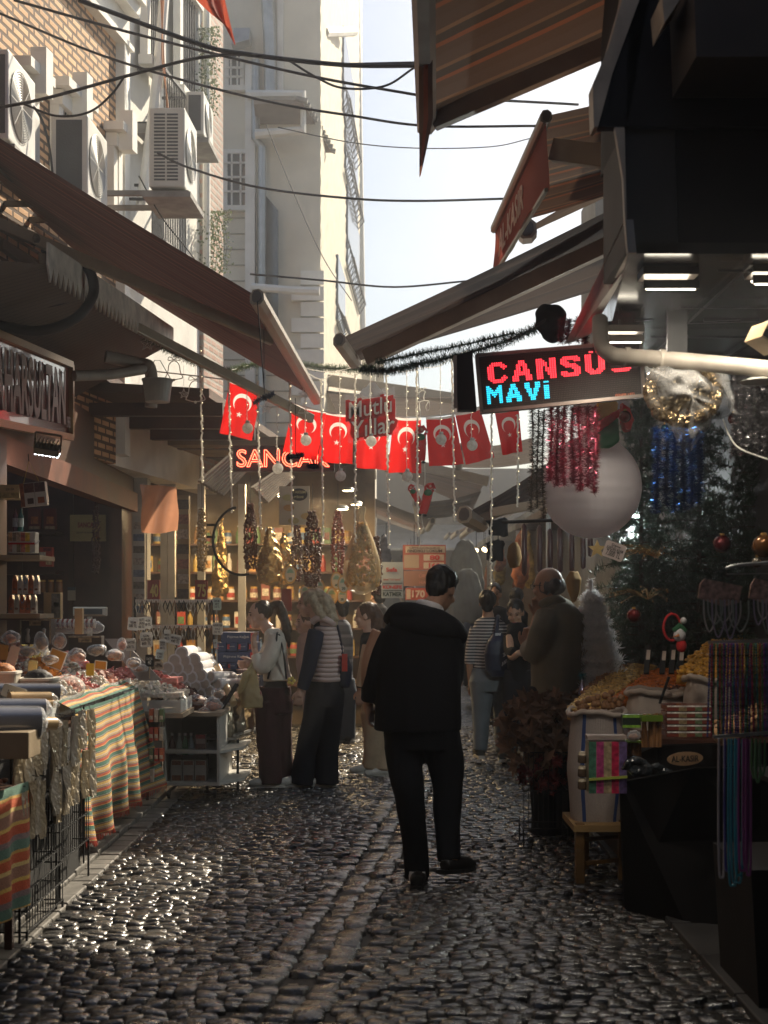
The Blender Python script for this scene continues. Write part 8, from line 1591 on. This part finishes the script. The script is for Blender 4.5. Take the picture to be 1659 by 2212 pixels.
def sack(lab, x0, x1, yt, yb, d, ry, m_, seed, th=.014):
    a, b = W(x0,yt,d), W(x1,yb,d); cx, hw = (a.x+b.x)/2, (b.x-a.x)/2; H = a.z-b.z; q = empty('woven_sack', (cx,d,b.z), lab, 'sack', 'open sacks of nuts')
    m = MB(); m.uv = []; n, k = 64, 26; vs = []
    for j in range(k+1):
        v = j/k
        for i in range(n+1):
            t = 2*math.pi*i/n; rr_ = (.88+.14*math.sin(math.pi*min(1,v*1.05)))*(1+.020*noise.noise(Vector((math.cos(t)*2+seed,math.sin(t)*2,v*5)))*2); cr_, sr_ = math.copysign(abs(math.cos(t))**.7,math.cos(t)), math.copysign(abs(math.sin(t))**.7,math.sin(t)); vs.append((cx+hw*rr_*cr_, d+ry*rr_*sr_, b.z+H*v+.012*math.sin(t*3+seed)*v)); m.uv.append((i/n,v))
    m.add(vs,[(j*(n+1)+i,j*(n+1)+i+1,(j+1)*(n+1)+i+1,(j+1)*(n+1)+i) for j in range(k) for i in range(n)]); m.build('sack_body', m_, q, smooth=True)
    m = MB().tube([Vector((cx+hw*.99*math.copysign(abs(math.cos(t))**.7,math.cos(t)), d+ry*.99*math.copysign(abs(math.sin(t))**.7,math.sin(t)), a.z+.012*math.sin(t*3+seed)+.004*math.sin(t*11))) for t in [i*math.pi/20 for i in range(41)]], th, 10); m.build('rolled_rim', mat('sack_cream',(.50,.42,.36),.85,bump=.5,bs=120), q, smooth=True)
    return q
blue_s = stripes('blue_striped_sacking', [(.650,(.46,.39,.35)),(.026,(.04,.08,.24)),(.135,(.46,.39,.35)),(.026,(.04,.08,.24)),(.163,(.46,.39,.35))], 'U', 1, rough=.85, wob=.006, weave=60, var=.2, bstr=.6, transl=.12)
sack('tall cream sack with two blue stripes, filled with walnuts',1228,1350,1538,1774,7.85,.15,blue_s,1,.015); sack('cream sack with rolled rim in the middle of the nut stall',1354,1478,1494,1600,7.95,.15,mat('sack_cream'),2,.016); sack('third cream sack partly hidden by bead strands',1480,1600,1464,1560,7.7,.15,mat('sack_cream'),3,.016)
# stool with woven seat
st = empty('wooden_stool', W(1290,1912,7.7), 'worn wooden stool with straw seat under the striped sack', 'stool'); m_st = mat('worn_yellow_wood',(.17,.09,.03),.5,var=.3,vs=6)
for x,dd_ in ((1252,7.65),(1345,7.75),(1262,8.05),(1348,8.1)): p = W(x,1900,dd_); MB().box((p.x-.025,dd_-.025,0),(p.x+.025,dd_+.025,.335)).build('leg', m_st, st, bevel=.004)
for z in (.11,.24): MB().bar((W(1252,0,7.65).x+.03,7.65,z),(W(1345,0,7.75).x-.03,7.75,z),.02,.02).build('rung', m_st, st)
a = W(1240,0,7.6).x; MB().box((a,7.6,.29),(a+.30,8.1,.325)).build('straw_seat', mat('straw_rope',(.32,.2,.08),.8,bump=1,bs=70), st)
# packs on the front of the stall
fc = empty('front_counter', (1.75,6.7,0), 'near black front counter of the right stall with an oval label', 'counter'); MB().prism([W(1345,1640,7.3),W(1420,1612,7.0),Vector((2.1,6.3,W(0,1585,6.6).z)),Vector((2.6,6.3,W(0,1585,6.6).z)),Vector((2.6,7.5,W(0,1600,7.3).z)),Vector((1.3,7.5,W(0,1620,7.3).z))],(0,0,-.62)).build('body', mat('black_counter',(.007,.006,.006),.7,spec=.1), fc)
ov = [W(1480+39*math.cos(t),1639+15*math.sin(t)-2*math.cos(t),6.55) for t in [i*math.pi/12 for i in range(24)]]; MB().prism(ov,(0,.004,0)).build('oval_label', mat('tan_oval_label',(.36,.22,.12),.5), fc); letters('AL-KASIR', W(1480,1639,6.54), (1,0,.04), (0,0,1), .13, .03, m_iron, fc, .02)
MB().prism([W(1340,1690,7.0),W(1500,1660,6.56),Vector((2.3,6.56,W(0,1645,6.56).z)),Vector((2.3,6.56,.06)),W(1500,2040,6.56),W(1350,1990,7.0)],(0,.04,0)).build('front_panel', mat('black_counter'), fc)
for i in range(5): boxD(f'shiny wrapped date bar pack {i+1} from the top of its stack','date_pack','packet',1441,1542,1524+i*14,1536+i*14,6.9-.004*i,.16,(.20,.05,.035),prints=[(0,1,.72,1,(.62,.58,.52)),(.25,.42,0,.7,(.28,.2,.1)),(.6,.75,0,.7,(.12,.16,.08))],grp='stack of shiny date bar packs',rough=.15)  # pale top band paints the white shine on the wrapping
for lab,x0,x1,y0,y1,d in (('upright cinnamon stick bundle with a green band',1387,1430,1540,1614,6.95),('lying cinnamon bundle beside the clear bag',1345,1385,1600,1632,7.0)):
    q = empty('cinnamon_bundle', W((x0+x1)/2,y1,d), lab, 'spice'); m = MB(); r = random.Random(x0)
    for k in range(16): x = r.uniform(x0+2,x1-2); m.tube([W(x,y0+r.uniform(0,4),d+r.uniform(0,.05)),W(x+r.gauss(0,2),y1,d+r.uniform(0,.05))], .007, 6)
    m.build('sticks', mat('cinnamon_bark',(.22,.10,.035),.6,var=.3,vs=20), q); a,b = W(x0-1,(y0*2+y1)/3-6,d-.01),W(x1+1,(y0*2+y1)/3-20 if x0 == 1387 else y0,d); MB().box((a.x,d-.012,min(a.z,b.z)),(b.x,d+.06,max(a.z,b.z))).build('green_band', mat('green_foil_band',(.16,.26,.03),.25,metal=.3), q)
boxD('green and black tea packet left of the cinnamon','packet','packet',1345,1385,1544,1572,7.0,.06,(.02,.03,.02),prints=[(0,1,.78,1,(.22,.42,.05)),(0,1,0,.2,(.22,.42,.05))]); crinkle_bag('clear bag between the tea packet and cinnamon',1368,1590,17,14,6.95,91,(.3,.26,.22))
q = boxD('bundle of patterned colour boxes tied with a lime strap','box_bundle','box',1272,1354,1602,1714,6.9,.12,(.34,.28,.2),prints=[(0,.19,.0,1,(.06,.17,.11)),(.2,.39,0,1,(.42,.05,.18)),(.40,.59,0,1,(.36,.27,.16)),(.6,.79,0,1,(.45,.02,.07)),(.8,1,0,1,(.14,.09,.22))]); 
for k in range(4): a,b = W(1270,1598-k*2.2,6.9),W(1354,1597-k*2.2,6.9); MB().box((a.x,6.9+.005*k,a.z),(b.x,7.0,a.z+.004)).build('pale_lid', mat('pale_lid',(.40,.32,.28),.5), q)
a,b = W(1272,1684,6.89),W(1355,1678,6.89); MB().bar(a,b,.010,.012).build('lime_strap', mat('lime_strap',(.40,.45,.08),.5), q)
for i,y in enumerate((1638,1668,1695)): b = W(1258,y+10,7.0); q = empty('spice_jar', b, ('top','middle','bottom')[i]+' little foil capped spice jar hanging left of the box bundle', 'jar', 'little spice jars'); MB().lathe(b,[(.020,0),(.024,.008),(.022,.04)],12).build('jar_body', mat('jar_dark',(.12,.08,.05),.2), q, smooth=True); MB().lathe(b+Vector((0,0,.04)),[(.022,0),(.018,.016),(0,.02)],12).build('foil_cap', m_foil, q, smooth=True)
m = MB(); r = random.Random(71)
for k in range(14): m.ell(W(1400+r.uniform(-45,45),1655+r.uniform(-16,16),6.8),(.05,.02,.012),8,5,0,Matrix.Rotation(r.random()*3,4,'Z'))
tag(blob(m,.012,1,.02,12).build('dark_bag_pile', mat('dark_glossy_film',(.03,.035,.04),.15,bump=.9,bs=25)), 'pile of dark glossy bags on the counter front', 'bags', None)
for i,x in enumerate((1398,1432,1452,1470)):
    a, b = W(x+3,1395+3*(i%2),8.2), W(x-2,1455,8.1); q = empty('nut_scoop', b, ('leftmost','second','third','rightmost')[i]+' black scoop handle standing in the nuts', 'scoop', 'scoops in the nuts'); MB().bar(b,a,.03,.02).build('handle', m_iron, q); MB().bar(lerp(b,a,.5)+Vector((0,-.014,0)),lerp(b,a,.85)+Vector((0,-.014,0)),.022,.004).build('sticker', mat('cream_card'), q)
MB().bar(W(1425,1520,7.7), W(1445,1462,7.7), .02,.012).build('long_scoop', m_iron); tag([o for o in C.objects if o.name == 'long_scoop'][0], 'long dark scoop handle leaning in the middle sack', 'scoop')
q = empty('party_hat', W(1290,1450,9.0), 'small iridescent cone hat at the left of the nuts', 'hat'); p = W(1258,1500,8.8); MB().lathe(p,[(.03,0),(.0,.11)],16).build('cone', mat('iridescent_foil',(.45,.42,.55),.15,metal=.7), q, smooth=True); m = MB(); bristle(m,[p+Vector((0,0,.10)),p+Vector((0,0,.13))],.035,120,8,wd=.001); m.build('tuft', mat('teal_tinsel',(.03,.25,.3),.3,metal=.6), q)
# basket of dry leaves
lbk = wire_crate('tall wire basket of dried leaves at the left corner of the nut stall',.88,1.16,8.75,9.02,.12,.60,'leaf_basket',.03,grp=None)
m = MB(); r = random.Random(15)
def leaf(m, c, d_, s_, nrm):
    d_ = d_.normalized(); x_ = d_.cross(nrm).normalized(); pts = []
    for k in range(15):
        a = -math.pi*.82+2*math.pi*.82*k/14; rad = s_*(.55+.45*(k%2))*(.6+.4*math.cos(a*.5)); pts.append(c+d_*(rad*math.cos(a)+s_*.3)+x_*rad*math.sin(a)*.8+nrm*.02*math.sin(a*3))
    m.add([c]+pts,[(0,i+1,i+2) for i in range(14)])
for i in range(150):
    t = r.random(); c = Vector((1.00+r.gauss(0,.12), 8.86+r.gauss(0,.10), .48+.44*t**.8+r.gauss(0,.03))); leaf(m, c, Vector((r.gauss(-.2,.8),r.gauss(-.3,.6),r.gauss(.6,.5))), r.uniform(.05,.11), Vector((r.gauss(0,.6),-1,r.gauss(0,.6))).normalized())
tag(m.build('dried_leaf_bunch', mat('dried_leaf',(.22,.13,.085),.6,var=.5,vs=5,transl=.15)), 'bunch of brown dried leaves spilling from the wire basket', 'leaves')
m = MB()
for i in range(60): leaf(m, Vector((1.02+r.gauss(0,.07), 8.8+r.gauss(0,.06), .35+r.random()*.22)), Vector((r.gauss(0,1),r.gauss(-.5,.5),r.gauss(0,.6))), r.uniform(.03,.06), Vector((0,-1,.3)).normalized())
tag(m.build('red_flower_bunch', mat('dark_red_petal',(.16,.02,.02),.6,var=.5)), 'dark red artificial flowers inside the wire basket', 'flowers')
# bead strands and cords hanging near the camera
NR_ = 5.0
hk = empty('necklace_rail', W(1600,1225,NR_), 'chrome rail with hooks carrying necklaces near the right edge', 'rail'); MB().tube(cr([W(1568,1228,NR_),W(1600,1220,NR_),W(1720,1212,NR_)],4), .006, 8).build('tube', m_galv, hk, smooth=True); MB().bar(W(1570,1240,NR_+.05), W(1720,1238,NR_+.05), .004,.004).build('wire', m_galv, hk)
for i,(x0,x1) in enumerate(((1512,1604),(1622,1720))):
    m = MB().prism([W(x0,1262,NR_),W(x0+10,1250,NR_),W(x1,1266,NR_),W(x1-8,1302,NR_),W(x0+50,1310,NR_),W(x0-4,1292,NR_)],(0,.008,0)); tag(m.build('header_card', mat('pink_photo_card',(.42,.25,.20),.5,var=.7,vs=55)), ('left','right')[i]+' pinkish photo header card of the necklaces', 'card')
r = random.Random(33)
for i in range(16):
    x = (1520 if i < 8 else 1628)+(i%8)*9; w_ = r.uniform(14,34); yb = r.uniform(1335,1382); d = NR_-.01-.01*(i%3); pts = cr([W(x,1295,d),W(x+2,lerp(1295,yb,.6),d),W(x+w_/2,yb,d),W(x+w_,lerp(1295,yb,.6),d),W(x+w_+1,1297,d)],5)
    tag(MB().tube(pts,.0028,6).build('cord_necklace', mat('translucent_cord_%d'%(i%3),((.55,.52,.52),(.38,.42,.40),(.42,.36,.5))[i%3],.3,transl=.4,bump=0), smooth=True), f'translucent cord necklace {i%8+1} on the {("left","right")[i//8]} card', 'necklace', 'translucent cord necklaces')
bc = [(.30,.03,.06),(.05,.07,.25),(.04,.18,.16),(.30,.20,.05),(.22,.04,.20),(.08,.16,.05),(.10,.05,.22),(.35,.07,.03)]
proto_b = {}
for i in range(44):
    x = 1536+(i%22)*6.2; ci = (i*5+i//7)%8; lay = i//22; y0 = 1392+lay*4; d = 5.05+lay*.06
    if ci not in proto_b:
        m = MB(); L_ = .34
        for k in range(34): m.ell((0,0,-L_*k/34),(.0045,.0045,.0056),6,4)
        o = m.build('bead_strand', mat('glass_beads_%d'%ci,bc[ci],.15,var=.9,vs=60,bump=0), None, smooth=True, local=True); proto_b[ci] = o
    else: o = proto_b[ci].copy(); C.objects.link(o)
    o.location = W(x+r.gauss(0,1.5),y0,d); o.rotation_euler = (r.gauss(0,.02),r.gauss(0,.02),0); tag(o, f'{("red","navy","teal","amber","plum","green","violet","orange")[ci]} bead strand {i%22+1} from the left in the {("front","back")[lay]} layer', 'bead strand', 'bead strands near the right edge')
MB().bar(W(1530,1388,5.08), W(1700,1382,5.08), .012,.012).build('bead_rail', m_galv); tag([o for o in C.objects if o.name == 'bead_rail'][0], 'rail carrying the coloured bead strands', 'rail')
MB().bar(W(1540,1592,5.0), W(1700,1580,5.0), .012,.012).build('cord_rail', m_galv); tag([o for o in C.objects if o.name == 'cord_rail'][0], 'lower rail from which the long cord loops hang', 'rail')
LC = [((.45,.40,.42),1553,12,1895,'white'),((.06,.05,.30),1566,14,1880,'navy'),((.03,.32,.42),1574,18,1912,'cyan'),((.03,.28,.38),1580,24,1906,'teal'),((.03,.36,.46),1588,16,1890,'bright cyan'),((.28,.04,.26),1596,16,1880,'magenta'),((.24,.03,.20),1606,10,1870,'plum'),((.30,.05,.24),1612,10,1890,'violet pink'),((.08,.2,.06),1624,10,1680,'green'),((.10,.24,.10),1632,10,1690,'pale green'),((.06,.16,.06),1642,10,1675,'dark green')]
for i,(col,x,w_,yb,nm_) in enumerate(LC):
    d = 4.95-.008*i
    pts = cr([W(x,1595,d),W(x-1,lerp(1595,yb,.6),d),W(x+w_*.1,yb-12,d),W(x+w_*.5,yb,d),W(x+w_*.9,yb-12,d),W(x+w_,lerp(1595,yb,.6),d),W(x+w_,1597,d)],5)
    tag(MB().tube(pts,.0042,7).build('cord_loop', mat('satin_cord_%d'%i,col,.45,sheen=.3), smooth=True), f'{nm_} satin cord loop hanging from the lower rail', 'cord', 'satin cord loops')
    pts = [p+Vector((.004,.02,.01)) for p in pts]; 
q = empty('near_stand', (1.75,5.1,0), 'dark stand at the bottom right edge of the view', 'stand'); MB().prism([W(1610,1655,5.3),W(1700,1700,5.0),Vector((2.2,5.0,.8)),Vector((2.2,5.3,.9))],(0,0,-.02)).build('tray', m_blk, q); MB().prism([W(1622,1880,5.2),Vector((1.75,5.2,.55)),Vector((1.75,5.2,.02)),W(1640,2180,5.2)],(0,.6,0)).build('body', m_blk, q)

q = empty('cone_lamp', W(1373,1125,10.2), 'white cone shaped lamp shade with a lit tube, behind the snowman', 'lamp', 'lit lamps in the market'); c = W(1373,1127,10.2)
MB().lathe(c,[(.16,-.22),(.10,-.10),(.02,.0)],24).build('shade', mat('white_shade',(.7,.74,.7),.5,transl=.5), q, smooth=True); MB().box(c+Vector((-.02,-.02,.03)), c+Vector((.022,.02,.10))).build('light_tube', emis('cool_tube',(.88,1,.98),9), q); MB().bar(c+Vector((0,0,.10)), c+Vector((0,0,.5)), .015,.015).build('rod', m_iron, q)
l = bpy.data.lights.new('tube_glow','POINT'); l.energy = 30; l.color = (.9,1,.97); l.shadow_soft_size = .05; o = bpy.data.objects.new('tube_glow', l); link(o, q); o.location = (-.05,-.12,.05)
# ------------------------------------------------------------------ haze
hz = MB().box((-14,-3,-1.2),(14,60,16)); ho = hz.build('haze', None) if False else hz.build('haze', mat('haze_tmp'))
hm = bpy.data.materials.new('smoky_air'); hm.use_nodes = True; nt = hm.node_tree; nt.nodes.clear()
pv_ = nt.nodes.new('ShaderNodeVolumePrincipled'); pv_.inputs['Density'].default_value = .0066; pv_.inputs['Anisotropy'].default_value = .8; pv_.inputs['Color'].default_value = (.93,.95,1,1)
oo = nt.nodes.new('ShaderNodeOutputMaterial'); nt.links.new(pv_.outputs[0], oo.inputs[1]); ho.data.materials.clear(); ho.data.materials.append(hm); ho['kind'] = 'stuff'
S.cycles.volume_step_rate = 2; S.cycles.volume_max_steps = 64
print('script kB', len(open(bpy.data.filepath).read()) if False else '')
